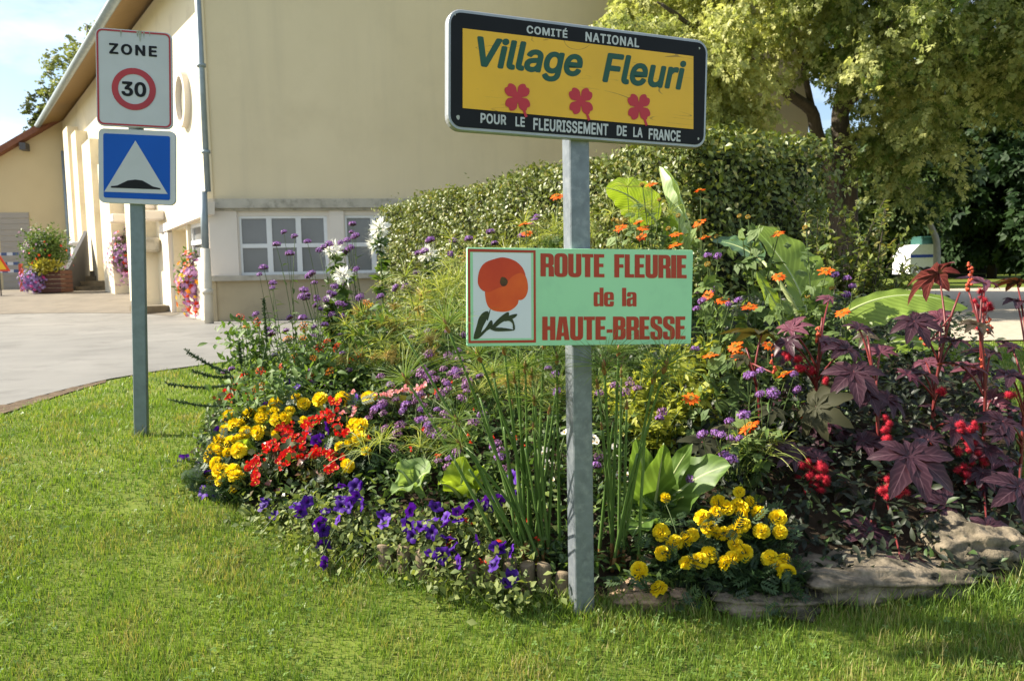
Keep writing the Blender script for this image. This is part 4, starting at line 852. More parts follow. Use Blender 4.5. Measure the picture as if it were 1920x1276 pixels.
for px, top, bot, D, hw_, lb_ in ((1640, 330, 505, 52, 3.4, 'bushy green tree just beyond the shrub, lower than the rest'), (1560, 250, 500, 60, 4.5, 'broad green tree far behind the hedge end'), (1690, 280, 505, 62, 5, 'broad green tree far behind the leaning trunk'), (1960, 330, 505, 58, 5, 'rounded green tree far beyond the yard at the frame edge')):
    far_tree('broadleaf_tree', lb_, px, top, bot, D, hw_, oak, 170, .4, 80)
far_tree('birch_tree', 'feathery pale green tree rising behind the hall roof', 192, 28, 330, 48, 2.6, leafm('birch_leaf', (.10, .13, .045), (.23, .26, .10), .4), 70, .17, 190, bark_g, droop=1.2)
far_tree('birch_tree', 'low light green tree top just over the annex roof', 112, 150, 330, 50, 1.6, olive, 70, .17, 100, bark_g, droop=1.2)
# house roof glimpsed behind the maple
hp = at(1440, 250, 30); o = thing('far_house', 'far house with dark roof glimpsed between hedge and maple', 'house', (hp[0], 30, .43))
x0, x1 = at(1395, 250, 30)[0], at(1470, 250, 30)[0]; z0 = at(1440, 262, 30)[2]; z1 = at(1430, 228, 30)[2]
MB().add(box((x0, 30, .3), (x1, 36, z0))).build('wall', plaster_f, o, smooth=False)
xm = x0+.3
MB().add(T([(x0-1.6, 29.6, z0-.1), (x1+.5, 29.6, z0-.5), (x1+.5, 33, z1-.2), (x0-1.6, 33, z1+.3), (x0-1.6, 36.4, z0-.1), (x1+.5, 36.4, z0-.5)], [(0, 1, 2, 3), (3, 2, 5, 4)])).add(T([(x0-1.6, 29.6, z0-.25), (x1+.5, 29.6, z0-.65), (x1+.5, 29.6, z0-.5), (x0-1.6, 29.6, z0-.1)], [(0, 1, 2, 3)])).build('roof', solid('dark_roof', (.05, .035, .03), None, .8), o, smooth=False)
# parked white vehicle with a blue band, and the timber pile beside it
D = 45.; g0 = .43
vn = at(1722, 500, D); vx0, vx1 = at(1690, 480, D)[0], at(1738, 480, D)[0]; o = thing('parked_trailer', 'white boxy trailer with a blue band, half hidden by the shrub', 'trailer', (vn[0], D, g0))
ztop = at(1722, 459, D)[2]; body = prism([(vx0, .75), (vx1, .75), (vx1, ztop-.25), (vx1-.18, ztop), (vx0+.5, ztop), (vx0, ztop-.5)], D-1., D+1.)
wv = solid('white_paint', (.78, .78, .76), None, .35); MB().add(body).build('body', wv, o, smooth=False)
zb1 = at(1722, 480, D)[2]; MB().add(box((vx0+.0, D-1.012, zb1-.09), (vx1+.004, D-1.003, zb1+.07))).build('blue_band', solid('blue_band', (.02, .06, .40), None, .4), o, smooth=False)
MB().add(box((vx1-.12, D-1.03, .70), (vx1+.02, D-.99, ztop-.2))).build('corner_post', solid('grey_post', (.45, .43, .40), None, .5), o, smooth=False)
tyre = solid('tyre', (.02, .02, .02), None, .8)
for xw in (vx0+.5, vx1-.45):
    wh = MB().add(lathe([(.02, -.1), (.33, -.1), (.36, -.06), (.36, .06), (.33, .1), (.02, .1)], 22).tr(rx(math.pi/2), (xw, D-.95, g0+.36))).build('wheel', tyre, o)
    MB().add(lathe([(.01, 0), (.2, 0), (.19, .02), (.01, .02)], 16).tr(rx(math.pi/2), (xw, D-1.055, g0+.36))).build('rim', alu, wh)
zq = at(1740, 452, D)[2]; x0, x1 = at(1717, 450, D)[0], at(1764, 450, D)[0]
tag(MB().add(bbox_((x0, D-.6, zq-.38), (x1, D+.6, zq+.22), .06)).add(bbox_((x0-.03, D-.63, zq+.16), (x1+.03, D+.63, zq+.25), .03)).add(box((x0+.1, D-.5, ztop), (x0+.25, D+.5, zq-.37))).add(box((x1-.25, D-.5, g0), (x1-.1, D+.5, zq-.37))).build('green_crate', solid('teal_crate', (.03, .11, .09), (.02, .08, .07), .6), loc=(x0, D, zq), smooth=False), 'dark teal crate resting above the white trailer', 'crate')
o = thing('timber_pile', 'dark pile of stacked timber with pale knobs on top, beside the white trailer', 'timber pile', (at(1800, 500, D)[0], D, g0))
dkw = solid('old_timber', (.05, .045, .04), (.03, .027, .025), .9, 4); lg = solid('pale_knob', (.34, .27, .21), None, .8)
for k in range(5):
    za = g0+.05+.24*k; m_ = MB()
    for j in range(3): m_.add(bbox_((at(1768+3*j, 500, D)[0], D-.6+.45*j, za), (at(1838-4*j, 500, D)[0], D-.25+.45*j, za+.18), .02))
    m_.build('plank_layer', dkw, o, smooth=False)
for px in (1790, 1823, 1832, 1845): p = at(px, 478, D); MB().add(lathe([(.10, 0), (.15, .05), (.11, .16), (.16, .32), (.13, .46), (.02, .50)], 12), None, (p[0], D-.3, g0+1.2)).build('knob', lg, o)
# far ground cover closing the view
fm2 = MB(); n = 260; fx = rng.uniform(4, 90, n); fy = rng.uniform(62, 90, n)
leaf_clumps(fm2, np.stack([fx, fy, .43+rng.random(n)**1.5*7], -1), 1.3+1.0*rng.random(n), 32, .75, LFT3, rng.uniform(.1, .6, n))
kind(fm2.build('woodland', oak), 'stuff')
# ================================================================ LAWN GRASS
def grass_mat():
    m, t, o = mat('grass_blade'); b = N(t, 'ShaderNodeBsdfPrincipled'); b.inputs['Roughness'].default_value = .45; b.inputs['Specular IOR Level'].default_value = .35
    a = N(t, 'ShaderNodeAttribute', attribute_name='lf'); sp = N(t, 'ShaderNodeSeparateXYZ'); t.links.new(a.outputs['Vector'], sp.inputs[0])
    c = ramp(t, sp.outputs[2], (.095, .165, .022), (.26, .37, .055))
    g = N(t, 'ShaderNodeNewGeometry'); nz_ = N(t, 'ShaderNodeTexNoise'); nz_.inputs['Scale'].default_value = 1.7; nz_.inputs['Detail'].default_value = 7; nz_.inputs['Roughness'].default_value = .65; t.links.new(g.outputs['Position'], nz_.inputs[0])
    ad = N(t, 'ShaderNodeMath', operation='MULTIPLY_ADD'); ad.inputs[1].default_value = .45; t.links.new(sp.outputs[2], ad.inputs[0]); t.links.new(nz_.outputs[0], ad.inputs[2])
    c = mixc(t, ramp(t, ad.outputs[0], (0, 0, 0), (1, 1, 1), .78, .97), c, (.38, .32, .13))
    n2 = N(t, 'ShaderNodeTexNoise'); n2.inputs['Scale'].default_value = 3.1; n2.inputs['Detail'].default_value = 4; t.links.new(g.outputs['Position'], n2.inputs[0])
    c = mixc(t, ramp(t, n2.outputs[0], (0, 0, 0), (.55, .55, .55), .52, .66), c, (.085, .17, .03))
    t.links.new(c, b.inputs['Base Color']); tr = N(t, 'ShaderNodeBsdfTranslucent'); t.links.new(mixc(t, 1., c, (1.4, 1.4, .6), 'MULTIPLY'), tr.inputs[0])
    ms = N(t, 'ShaderNodeMixShader'); ms.inputs[0].default_value = .33; t.links.new(b.outputs[0], ms.inputs[1]); t.links.new(tr.outputs[0], ms.inputs[2]); t.links.new(ms.outputs[0], o.inputs[0]); return m
def blade(b1, b2):
    v = [(-.5, 0, 0), (.5, 0, 0), (-.42, .5, b1), (.42, .5, b1), (0, 1, b2)]
    return T(v, [(0, 1, 3, 2), (2, 3, 4)], [(-1, 0), (1, 0), (-1, .5), (1, .5), (0, 1)])
BL = [blade(-.04, -.2), blade(-.10, -.5), blade(-.02, .1), blade(-.22, -.85)]
ROADN = np.concatenate([vs, [[-1.5, 9.4], [30, 9.3]]])
def lawn_ok(x, y):
    q = np.interp(x, ROADN[:, 0], ROADN[:, 1]); nb = ~inside(BED, x, y)
    return nb & (y < q+.05*np.sin(x*17)-.02)
gm = MB()
def scatter_grass(n, y0, y1, ln, wd, xm=.70, lo=-99, hi=99):
    y = np.sqrt(y0**2+(y1**2-y0**2)*rng.random(n)); x = (rng.random(n)*2-1)*xm*y
    pn = np.sin(x*5.1+1.3*np.sin(y*4))*np.sin(y*6.3+x)+.6*np.sin(x*13+y*9)
    k = lawn_ok(x, y) & (x > lo) & (x < hi) & (rng.random(n) < .86+.14*pn); x, y, pn = x[k], y[k], pn[k]; n = len(x)
    L_ = ln*(.55+.7*rng.random(n))*(1+.22*pn); W_ = wd*(.6+.8*rng.random(n)); az = rng.random(n)*2*math.pi; tl = np.abs(rng.normal(size=n))*.42+.1
    d = np.stack([np.sin(tl)*np.cos(az), np.sin(tl)*np.sin(az), np.cos(tl)], -1); u = np.stack([-np.cos(az)*np.cos(tl), -np.sin(az)*np.cos(tl), np.sin(tl)], -1)
    fr = frames(d, -u+rng.normal(size=(n, 3))*.25); S = np.stack([W_, L_, L_], -1); M = fr*S[:, None, :]
    tp = rng.integers(0, 4, n); P = np.stack([x, y, gz(x, y)-.004], -1); rr = np.clip(.45+.28*rng.normal(size=n)+.1*pn, 0, 1)
    for i in range(4): gm.inst(BL[i], P[tp == i], M[tp == i], r=rr[tp == i])
scatter_grass(140000, 2.2, 4.0, .032, .0036)
scatter_grass(110000, 4.0, 6.4, .034, .0052)
scatter_grass(70000, 6.4, 10.2, .036, .0085)
scatter_grass(8000, 2.3, 3.5, .062, .0042, lo=.2)
# longer tufts along the bed's edge, the posts and the stones
n = 3600; i = rng.integers(4, len(FRONT)-1, n); t_ = rng.random(n)[:, None]; P = FRONT[i]*(1-t_)+FRONT[np.minimum(i+1, len(FRONT)-1)]*t_+np.abs(rng.normal(size=(n, 2)))*[.04, 0]-[0, .015]-np.stack([np.zeros(n), np.abs(rng.normal(size=n))*.05], -1)
pz = np.concatenate([np.stack([vs_loc[0]+rng.normal(size=140)*.06, vs_loc[1]-.03+rng.normal(size=140)*.05], -1), np.stack([zl[0]+rng.normal(size=140)*.06, zl[1]-.03+rng.normal(size=140)*.05], -1), P])
n = len(pz); az = rng.random(n)*2*math.pi; tl = np.abs(rng.normal(size=n))*.35; d = np.stack([np.sin(tl)*np.cos(az), np.sin(tl)*np.sin(az), np.cos(tl)], -1)
fr = frames(d, rng.normal(size=(n, 3))); L_ = .07*(.4+rng.random(n)**2*1.3); M = fr*np.stack([.004*np.ones(n), L_, L_], -1)[:, None, :]
gm.inst(BL[1], np.stack([pz[:, 0], pz[:, 1], gz(pz[:, 0], pz[:, 1])-.005], -1), M)
kind(gm.build('grass', grass_mat()), 'stuff')
cm = MB(); n = 7000; y = 2.2+4.3*rng.random(n)**1.2; x = (rng.random(n)*2-1)*.7*y; k = lawn_ok(x, y) & (np.sin(x*3.1+y*2)*np.sin(y*2.7-x*1.3)+.5*np.sin(x*7+y*5) > -.1); x, y = x[k], y[k]; n = len(x)
CLV = join(*[T([(0, 0, 0), (-.42, .6, .1), (0, 1, .02), (.42, .6, .1)], [(0, 3, 2, 1)], [(0, 0), (-1, .6), (0, 1), (1, .6)]).tr(rz(R(a))) for a in (0, 120, 240)])
d = unit(rng.normal(size=(n, 3))*[1, 1, .25]); cm.inst(CLV, np.stack([x, y, gz(x, y)+.018+.025*rng.random(n)], -1), frames(d, np.array([0, 0, 1.])+rng.normal(size=(n, 3))*.3)*(.0115*(.6+.8*rng.random(n)))[:, None, None])
kind(cm.build('clover_leaves', leafm('clover_leaf', (.08, .15, .03), (.16, .25, .055), .3)), 'stuff')

# ================================================================ FLOWER BED
stem_g = leafm('stem_green', (.055, .09, .025), (.10, .14, .04), .1)
CAMV = lambda p: unit(CP-np.asarray(p, float))
# ground cover between the plants
def under(n, mt_, size, hfrac, tpl, sel, mb=None, up=.3):
    x = rng.uniform(-2.4, 3.3, n*3); y = rng.uniform(2.8, 8.4, n*3); k = inside(BED, x, y) & sel(x, y); x, y = x[k][:n], y[k][:n]; n = len(x)
    z0 = bedz(x, y); z1 = canopy(x, y); z = z0+(z1-z0)*hfrac*rng.random(n)**.6
    d = rdir(n, up); mb.inst(tpl, np.stack([x, y, z], -1), frames(d, np.array([-.2, -.3, 1.])+rng.normal(size=(n, 3))*.45)*(size*(.6+.7*rng.random(n)))[:, None, None])
lf_shade = leafm('shade_toned_undergrowth', (.010, .018, .009), (.035, .045, .020), .2, c2=(.05, .09, .025))  # leaf colour darkened to stand in for the shade of the taller plants
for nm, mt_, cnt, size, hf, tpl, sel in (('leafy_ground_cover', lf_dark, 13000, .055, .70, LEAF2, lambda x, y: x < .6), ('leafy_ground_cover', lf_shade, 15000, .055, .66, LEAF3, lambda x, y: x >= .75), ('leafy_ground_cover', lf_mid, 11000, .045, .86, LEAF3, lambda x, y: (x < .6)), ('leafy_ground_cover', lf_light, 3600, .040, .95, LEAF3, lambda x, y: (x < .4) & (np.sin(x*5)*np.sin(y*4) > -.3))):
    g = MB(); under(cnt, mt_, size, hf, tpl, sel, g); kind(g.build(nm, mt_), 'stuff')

# ---- flower heads (shared meshes)
def marigold(seed):
    r_ = np.random.default_rng(seed); mb = MB(); PT = T([(-.5, 0, 0), (.5, 0, 0), (-.62, .6, .12), (0, .68, -.05), (.62, .6, .12), (-.35, 1, .1), (0, .95, .3), (.35, 1, .1)], [(0, 3, 2), (0, 1, 3), (1, 4, 3), (2, 3, 6, 5), (3, 4, 7, 6)], [(0, 0), (0, 0), (0, .6), (0, .6), (0, .6), (0, 1), (0, 1), (0, 1)])
    L_, D, U = [], [], []
    for th, n in ((100, 13), (82, 14), (64, 13), (46, 11), (28, 8), (10, 4)):
        for i in range(n):
            a = 2*math.pi*(i+r_.random()*.6)/n; t = R(th+r_.normal()*6); nrm = np.array([math.sin(t)*math.cos(a), math.sin(t)*math.sin(a), math.cos(t)*.82])
            tan = np.array([math.cos(t)*math.cos(a), math.cos(t)*math.sin(a), -math.sin(t)]); L_.append(nrm*.52); D.append(nrm*.85+tan*.35+r_.normal(size=3)*.16); U.append(nrm*.3-tan+r_.normal(size=3)*.3)
    k = len(L_); mb.inst(PT, np.array(L_), frames(np.array(D), np.array(U))*(.46*(.85+.3*r_.random(k)))[:, None, None], r=r_.random(k))
    mb.add(lathe([(.05, -.75), (.28, -.6), (.34, -.1), (.45, .1), (.1, .3)], 9), m=1); return mb
yel = petal('marigold_yellow', (.86, .64, .008), (.93, .77, .03), .25, tcol=(1.1, 1.02, .4))
MARI = [marigold(s).mesh('marigold_head', [yel, stem_g]) for s in (1, 2, 3)]
def petunia(seed):
    r_ = np.random.default_rng(seed); n = 30; pr = [(.06, -.75, 0), (.10, -.40, .1), (.22, -.10, .3), (.62, .06, .65), (1., .04, 1.)]; v, lf = [], []
    ph = r_.random(3)*6
    for r0, z0, t in pr:
        for j in range(n):
            a = 2*math.pi*j/n; q = 1+t*(.11*math.cos(5*a)+.05*math.sin(10*a+ph[0])); z = z0+t*t*(.10*math.sin(5*a+ph[1])+.07*math.sin(13*a+ph[2])+.08*math.sin(a+ph[0])); v.append((r0*q*math.cos(a), r0*q*math.sin(a), z)); lf.append((j/n, t))
    f = [(i*n+j, i*n+(j+1) % n, (i+1)*n+(j+1) % n, (i+1)*n+j) for i in range(len(pr)-1) for j in range(n)]
    return MB().add(T(v, f, lf), r=r_.random())
pet_m = petal('petunia_violet', (.050, .006, .21), (.090, .015, .31), .3, core=((.012, .002, .05), .25, .6), tcol=(1.6, .9, 1.3))
PETU = [petunia(s).mesh('petunia_bloom', [pet_m]) for s in range(5)]
def begonia(seed, yellow=True):
    r_ = np.random.default_rng(seed); mb = MB(); P_ = leaf_t(1, .95, 3, .15, -.15)
    for a, s in ((0, 1), (180, .95), (90, .62), (270, .6)): mb.add(P_.tr(rz(R(a+r_.normal()*9))@rx(R(24+r_.normal()*14))*s), r=r_.random())
    if yellow: mb.add(lathe([(.02, .02), (.16, .06), (.19, .16), (.08, .26), (.01, .27)], 8), m=1)
    return mb
st_y = petal('stamen_yellow', (.75, .40, .02), (.8, .5, .04))
red_p = petal('begonia_red', (.54, .009, .010), (.66, .03, .02), .3, tcol=(1.3, .7, .6)); pink_pm = petal('begonia_pink', (.72, .24, .28), (.80, .42, .42), .3); whi_p = petal('begonia_white', (.78, .76, .70), (.84, .83, .78), .3)
BEGR = [begonia(s).mesh('begonia_bloom', [red_p, st_y]) for s in range(3)]; BEGP = [begonia(s).mesh('begonia_bloom', [pink_pm, st_y]) for s in range(3)]; BEGW = [begonia(s).mesh('begonia_bloom', [whi_p, st_y]) for s in range(3)]
def verbena(seed, n=34, dome=.75):
    r_ = np.random.default_rng(seed); mb = MB(); i = np.arange(n); t = np.arccos(1-dome*(i+.5)/n*1.1); a = i*2.39996+r_.random(n)*.4
    nrm = np.stack([np.sin(t)*np.cos(a), np.sin(t)*np.sin(a), np.cos(t)*.8], -1); p = nrm*(.85+.25*r_.random((n, 1)))
    S5 = T([(0, 0, -.1)]+[(math.cos(b)*(1 if k % 2 == 0 else .45), math.sin(b)*(1 if k % 2 == 0 else .45), .05) for k, b in enumerate(np.arange(10)*math.pi/5)], [(0, 1+k, 1+(k+1) % 10) for k in range(10)], [(0, 0)]+[(0, 1)]*10)
    mb.inst(S5, p, frames(np.cross(nrm, r_.normal(size=(n, 3))), nrm+r_.normal(size=(n, 3))*.3)*(.25*(.75+.5*r_.random(n)))[:, None, None], r=r_.random(n))
    CX = lathe([(.02, 0), (.10, .5), (.13, .85), (.05, .95)], 5); mb.inst(CX, p*.08-np.array([0, 0, .25]), np.stack([np.cross(nrm, np.cross([.3, .2, 1.], nrm)), np.cross([.3, .2, 1.], nrm), nrm*1.05], -1)*.9, r=r_.random(n), m=1)
    return mb
vb_p = petal('verbena_purple', (.20, .075, .30), (.36, .18, .48), .25); vb_d = petal('verbena_mauve', (.22, .09, .26), (.44, .22, .42), .25); calyx = leafm('verbena_calyx', (.085, .03, .07), (.13, .06, .08), .1)
VERB = [verbena(s).mesh('verbena_head', [vb_p, calyx]) for s in range(4)]; VERD = [verbena(s+9, 22, .9).mesh('verbena_head', [vb_d, calyx]) for s in range(3)]
def tith(seed):
    r_ = np.random.default_rng(seed); mb = MB(); P_ = leaf_t(.86, .42, 3, -.22, .18+.12*r_.random()); n = 12
    for k in range(n): mb.add(P_.tr(rz(2*math.pi*(k+r_.normal()*.12)/n)@rx(R(r_.normal()*7+4)), (0, 0, 0)).tr(None, (0, 0, .01*(k % 3))), r=r_.random())
    q = 46; i = np.arange(q); t = np.arccos(1-(i+.5)/q*.95); a = i*2.39996; nr = np.stack([np.sin(t)*np.cos(a), np.sin(t)*np.sin(a), np.cos(t)], -1)
    mb.inst(lathe([(.5, 0), (.4, .7), (.05, 1)], 5).tr(np.eye(3)*.07), nr*[.26, .26, .17]+[0, 0, .03], np.stack([np.cross(nr, np.cross([.3, .2, 1.], nr)), np.cross([.3, .2, 1.], nr), nr], -1), r=r_.random(q), m=1)
    mb.add(lathe([(.05, -.42), (.12, -.3), (.24, -.12), (.28, .02), (.1, .05)], 10), m=2); return mb
or_p = petal('tithonia_orange', (.70, .085, .004), (.80, .16, .008), .28, tcol=(1.2, .8, .4)); disc_m = petal('tithonia_disc', (.62, .26, .02), (.78, .42, .03), .1)
TITH = [tith(s).mesh('tithonia_bloom', [or_p, disc_m, stem_g]) for s in range(4)]
def tbud(seed):
    r_ = np.random.default_rng(seed); mb = MB(); q = 60; i = np.arange(q); t = np.arccos(1-(i+.5)/q*1.45); a = i*2.39996; nr = np.stack([np.sin(t)*np.cos(a), np.sin(t)*np.sin(a), np.cos(t)], -1)
    mb.inst(lathe([(.5, 0), (.4, .7), (.05, 1)], 5).tr(np.eye(3)*.11), nr*[.34, .34, .30], np.stack([np.cross(nr, np.cross([.3, .2, 1.], nr)), np.cross([.3, .2, 1.], nr), nr], -1), r=r_.random(q)); mb.add(lathe([(.06, -.5), (.22, -.34), (.36, -.1), (.3, .05)], 9), m=1)
    return mb
TBUD = [tbud(s).mesh('seed_head', [petal('tithonia_seedhead', (.34, .20, .03), (.55, .33, .04), .1), stem_g]) for s in range(2)]
def lant(seed):
    r_ = np.random.default_rng(seed); mb = verbena(seed+40, 18, .8); return mb
LANT = {'orange': lant(1).mesh('lantana_head', [fl['orange'], stem_g]), 'yellow': lant(2).mesh('lantana_head', [fl['yellow'], stem_g]), 'red': lant(3).mesh('lantana_head', [fl['red'], stem_g])}

def lerp3(pts, t): t0 = np.linspace(0, 1, len(pts)); return np.stack([np.interp(t, t0, np.asarray(pts)[:, i]) for i in range(3)], -1)
def P3(L, fx, fy, ox, oy): return [(ox+x/fx, oy+y/fy) for x, y in L]
def face_M(p, up=.6, cam_=.5, jit=.35, spin=True):
    z = unit(np.array([-.25, 0, up])+CAMV(p)*cam_+rng.normal(size=3)*jit); y = np.cross(z, unit(rng.normal(size=3))); y = unit(y); return np.stack([np.cross(y, z), y, z], -1)
def cluster(pts, seeds):
    s = np.array(seeds, float); g = [[] for _ in seeds]
    for p in pts: g[int(np.argmin(((s-np.array(p))**2).sum(1)))].append(p)
    return g
def foliage_dome(o, c, r_, h, n, ls, mt_, tpl=LEAF3, name='foliage', up=.25):
    d = rdir(n, .2); d[:, 2] = np.abs(d[:, 2]); k = .35+.65*rng.random((n, 1))**.6; p = np.array(c)+d*k*np.array([r_, r_, h])
    return MB().inst(tpl, p, frames(rdir(n, up)+d*.5, np.array([0, 0, 1.])+d*.6+rng.normal(size=(n, 3))*.35)*(ls*(.6+.7*rng.random(n)))[:, None, None]).build(name, mt_, o)
def headed(name, label, cat, pts3, meshes, size, group, fol=None, head='flower_head', sag=.0, stem_r=.0022, base=None, up=.6, cam_=.5, jit=.35, stem_m=None, zoff=None):
    pts3 = np.array(pts3); b = pts3.mean(0) if base is None else np.array(base, float); b = np.array([b[0], b[1], float(bedz(b[0], b[1]))])
    o = thing(name, label, cat, b, group); sm_ = MB()
    for p in pts3:
        M = face_M(p, up, cam_, jit); q = p-M[:, 2]*size*.4
        s0 = b+np.array([rng.normal()*.03, rng.normal()*.03, 0]); sm_.add(tube(bez(s0, (s0*.55+q*.45)*[1, 1, 0]+[0, 0, s0[2]*.3+q[2]*.7], q, 6), np.linspace(stem_r*1.3, stem_r, 6), 4, False))
        place(head, meshes[rng.integers(len(meshes))], o, p, M*size*(.62+.52*rng.random()**.7))
    sm_.build('stem', stem_m or stem_g, o)
    if fol: fol(o, b, pts3)
    return o
def near_(p, d=.03): p = np.asarray(p, float); return p+unit(CP-p)*d

# ---- yellow marigolds
mg_l = leafm('marigold_leaf', (.018, .042, .014), (.050, .090, .030), .2)
FERN = join(*[T([(0, 0, 0), (-.06, .18, .03), (0, .40, .0), (.06, .18, .03)], [(0, 3, 2, 1)], [(0, 0), (-1, .5), (0, 1), (1, .5)]).tr(rz(R(s*50)), (0, t, 0)) for t in (.1, .25, .4, .55, .7) for s in (-1, 1)]+[T([(0, .7, 0), (-.06, .85, 0), (0, 1.05, 0), (.06, .85, 0)], [(0, 3, 2, 1)])])
ML = P3([(250,278),(355,270),(430,258),(420,290),(480,270),(497,298),(488,210),(565,250),(600,185),(722,192),(838,188),(640,305),(275,322),(305,318),(335,360),(403,360),(300,395),(195,408),(165,450),(195,460),(148,490),(183,525),(98,558),(125,592),(158,610),(203,560),(218,612),(268,565),(300,455),(240,468),(490,370),(897,325),(935,330),(920,398),(878,420),(823,435),(960,460),(865,535),(260,410),(225,345),(975,182),(636,215),(280,655),(543,285),(285,590)], 2.773, 2.773, 340, 680)
MRr = P3([(165,450),(155,497),(90,518),(205,475),(315,445),(278,487),(350,495),(440,522),(278,553),(240,585),(365,582),(452,588),(125,568),(188,597),(20,618),(45,600),(245,645),(285,683),(120,690),(80,718),(230,710),(200,730),(440,740),(470,715),(405,708),(18,728),(262,400),(255,460),(480,770)], 2.473, 2.473, 1280, 760)+P3([(1200,355),(1180,530),(1245,583),(1188,635),(1168,815),(1070,722)], 2.681, 2.681, 800, 800)
def mg_fol(o, b, ps):
    n = 420; c = ps[rng.integers(len(ps), size=n)]; t = rng.random((n, 1))**.7; p = b*(1-t)+c*t+rng.normal(size=(n, 3))*[.05, .05, .03]-[0, -.02, .035]; p[:, 2] = np.maximum(p[:, 2], b[2]+.01); p[:, 1] = np.maximum(p[:, 1], b[1]-.13-.02*rng.random(n))
    MB().inst(FERN, p, frames(rdir(n, .35), rng.normal(size=(n, 3))*.5+[0, -.3, 1])*(.075*(.6+.7*rng.random(n)))[:, None, None]).build('foliage', mg_l, o)
for (sx0, sy0, lab), g in zip([(400, 880, 'lowest yellow marigold at the tip of the bed where it meets the lawn'), (450, 800, 'yellow marigold between the bed tip and the begonias, full of round heads'), (520, 770, 'yellow marigold above the tall red begonias, nearest the lantana'), (455, 860, 'yellow marigold just beneath the big lime leaf beside the red begonias'), (610, 745, 'yellow marigold with three heads in a row under the lantana'), (670, 820, 'yellow marigold with five large heads beside the red begonias')],
                              cluster(ML, [(400, 890), (440, 815), (515, 775), (440, 880), (620, 745), (675, 825)])):
    if g: headed('marigold_plant', lab, 'marigold', [near_(cpt(*p)) for p in g], MARI, .044, 'yellow marigolds among the red begonias', mg_fol)
for (lab, g) in zip(['yellow marigold with the tallest heads before the castor plants', 'yellow marigold low over the edging stones', 'yellow marigold beneath the big leaves of the tobacco plant'], cluster(MRr, [(1400, 955), (1400, 1050), (1260, 1020)])):
    if g: headed('marigold_plant', lab, 'marigold', [near_(cpt(px, py), .06) for px, py in g], MARI, .035, 'yellow marigolds by the edging stones', mg_fol)

# ---- red, pink and white begonias
bg_l = leafm('begonia_leaf', (.035, .055, .014), (.11, .10, .03), .3, .3, .5, c2=(.14, .035, .02)); BGL = leaf_t(1, .85, 2, .2, .2)
RD = P3([(790,215),(775,285),(715,290),(650,330),(565,345),(515,335),(820,340),(850,370),(440,455),(480,440),(530,480),(545,510),(400,500),(350,545),(395,600),(640,400),(700,470),(740,480),(800,490),(790,540),(690,480),(570,390),(575,460),(600,480)], 2.773, 2.773, 340, 680)
RD2 = P3([(270,95),(300,130),(330,150),(240,190),(270,195),(300,110),(260,150),(375,190),(340,70)], 2.773, 2.773, 340, 680)
def near_pts(L, k, sp): return [(x+rng.normal()*sp, y+rng.normal()*sp*.8) for x, y in L for _ in range(k)]
def bg_fol(n, ls=.05, mt_=bg_l):
    def f_(o, b, ps):
        c = ps[rng.integers(len(ps), size=n)]; t = rng.random((n, 1))**.55; p = b*(1-t)+c*t+rng.normal(size=(n, 3))*[.06, .05, .025]-[0, -.03, .03]; p[:, 2] = np.maximum(p[:, 2], b[2]+.01)
        MB().inst(BGL, p, frames(rdir(n, .1), rng.normal(size=(n, 3))*.45+[-.2, -.45, .8])*(ls*(.6+.7*rng.random(n)))[:, None, None]).build('foliage', mt_, o)
    return f_
for lab, g in zip(['red begonia with the highest crimson blossoms, near the pink begonias', 'red begonia in the middle of the yellow marigolds', 'red begonia with trailing blossoms beside the big lime leaf', 'red begonia with blossoms low over the violet petunias'], cluster(near_pts(RD, 8, 7), [(625, 775), (560, 800), (500, 860), (620, 860)])):
    if g: headed('begonia_plant', lab, 'begonia', [near_(cpt(*p), .06) for p in g], BEGR, .027, 'red begonias', bg_fol(170), 'blossom', stem_r=.002, cam_=.9)
headed('begonia_plant', 'small red begonia at the lawn edge below the lantana', 'begonia', [cpt(*p) for p in near_pts(RD2, 6, 6)], BEGR, .026, 'red begonias', bg_fol(190), 'blossom', cam_=.8)
PK = P3([(90,740),(110,850),(20,880),(85,915),(380,740),(420,720),(480,710),(520,700),(560,720),(630,700),(640,690),(280,755),(590,700),(350,750)], 4.174, 4.174, 640, 560)
for lab, g in zip(['pink begonia beside the tallest red begonia blossoms', 'pink begonia in a low row before the papyrus'], cluster(near_pts(PK, 3, 4), [(660, 760), (755, 732)])):
    headed('begonia_plant', lab, 'begonia', [cpt(*p) for p in g], BEGP, .024, 'pink begonias', bg_fol(110), 'blossom', cam_=.8)
WH = P3([(680,1000),(590,1080),(600,1150),(620,1235),(840,1010),(915,1045),(945,1105),(980,1190),(970,1230),(920,1190),(570,1260)], 2.659, 2.659, 800, 440)+P3([(1020,415),(950,395),(980,390),(845,75),(600,180),(620,290),(600,130),(510,430),(495,470)], 2.681, 2.681, 800, 800)
for lab, g in zip(['white begonia behind the leaning papyrus stems, beside the sign post', 'white begonia between the sign post and the tobacco plant', 'white begonia with small low blossoms under the tobacco plant'], cluster(near_pts(WH, 2, 5), [(1020, 890), (1150, 860), (1170, 945)])):
    headed('begonia_plant', lab, 'begonia', [at(px, py, 3.75+.05*rng.normal()) for px, py in g], BEGW, .024, 'white begonias', bg_fol(100, .045, lf_mid), 'blossom', cam_=.9)

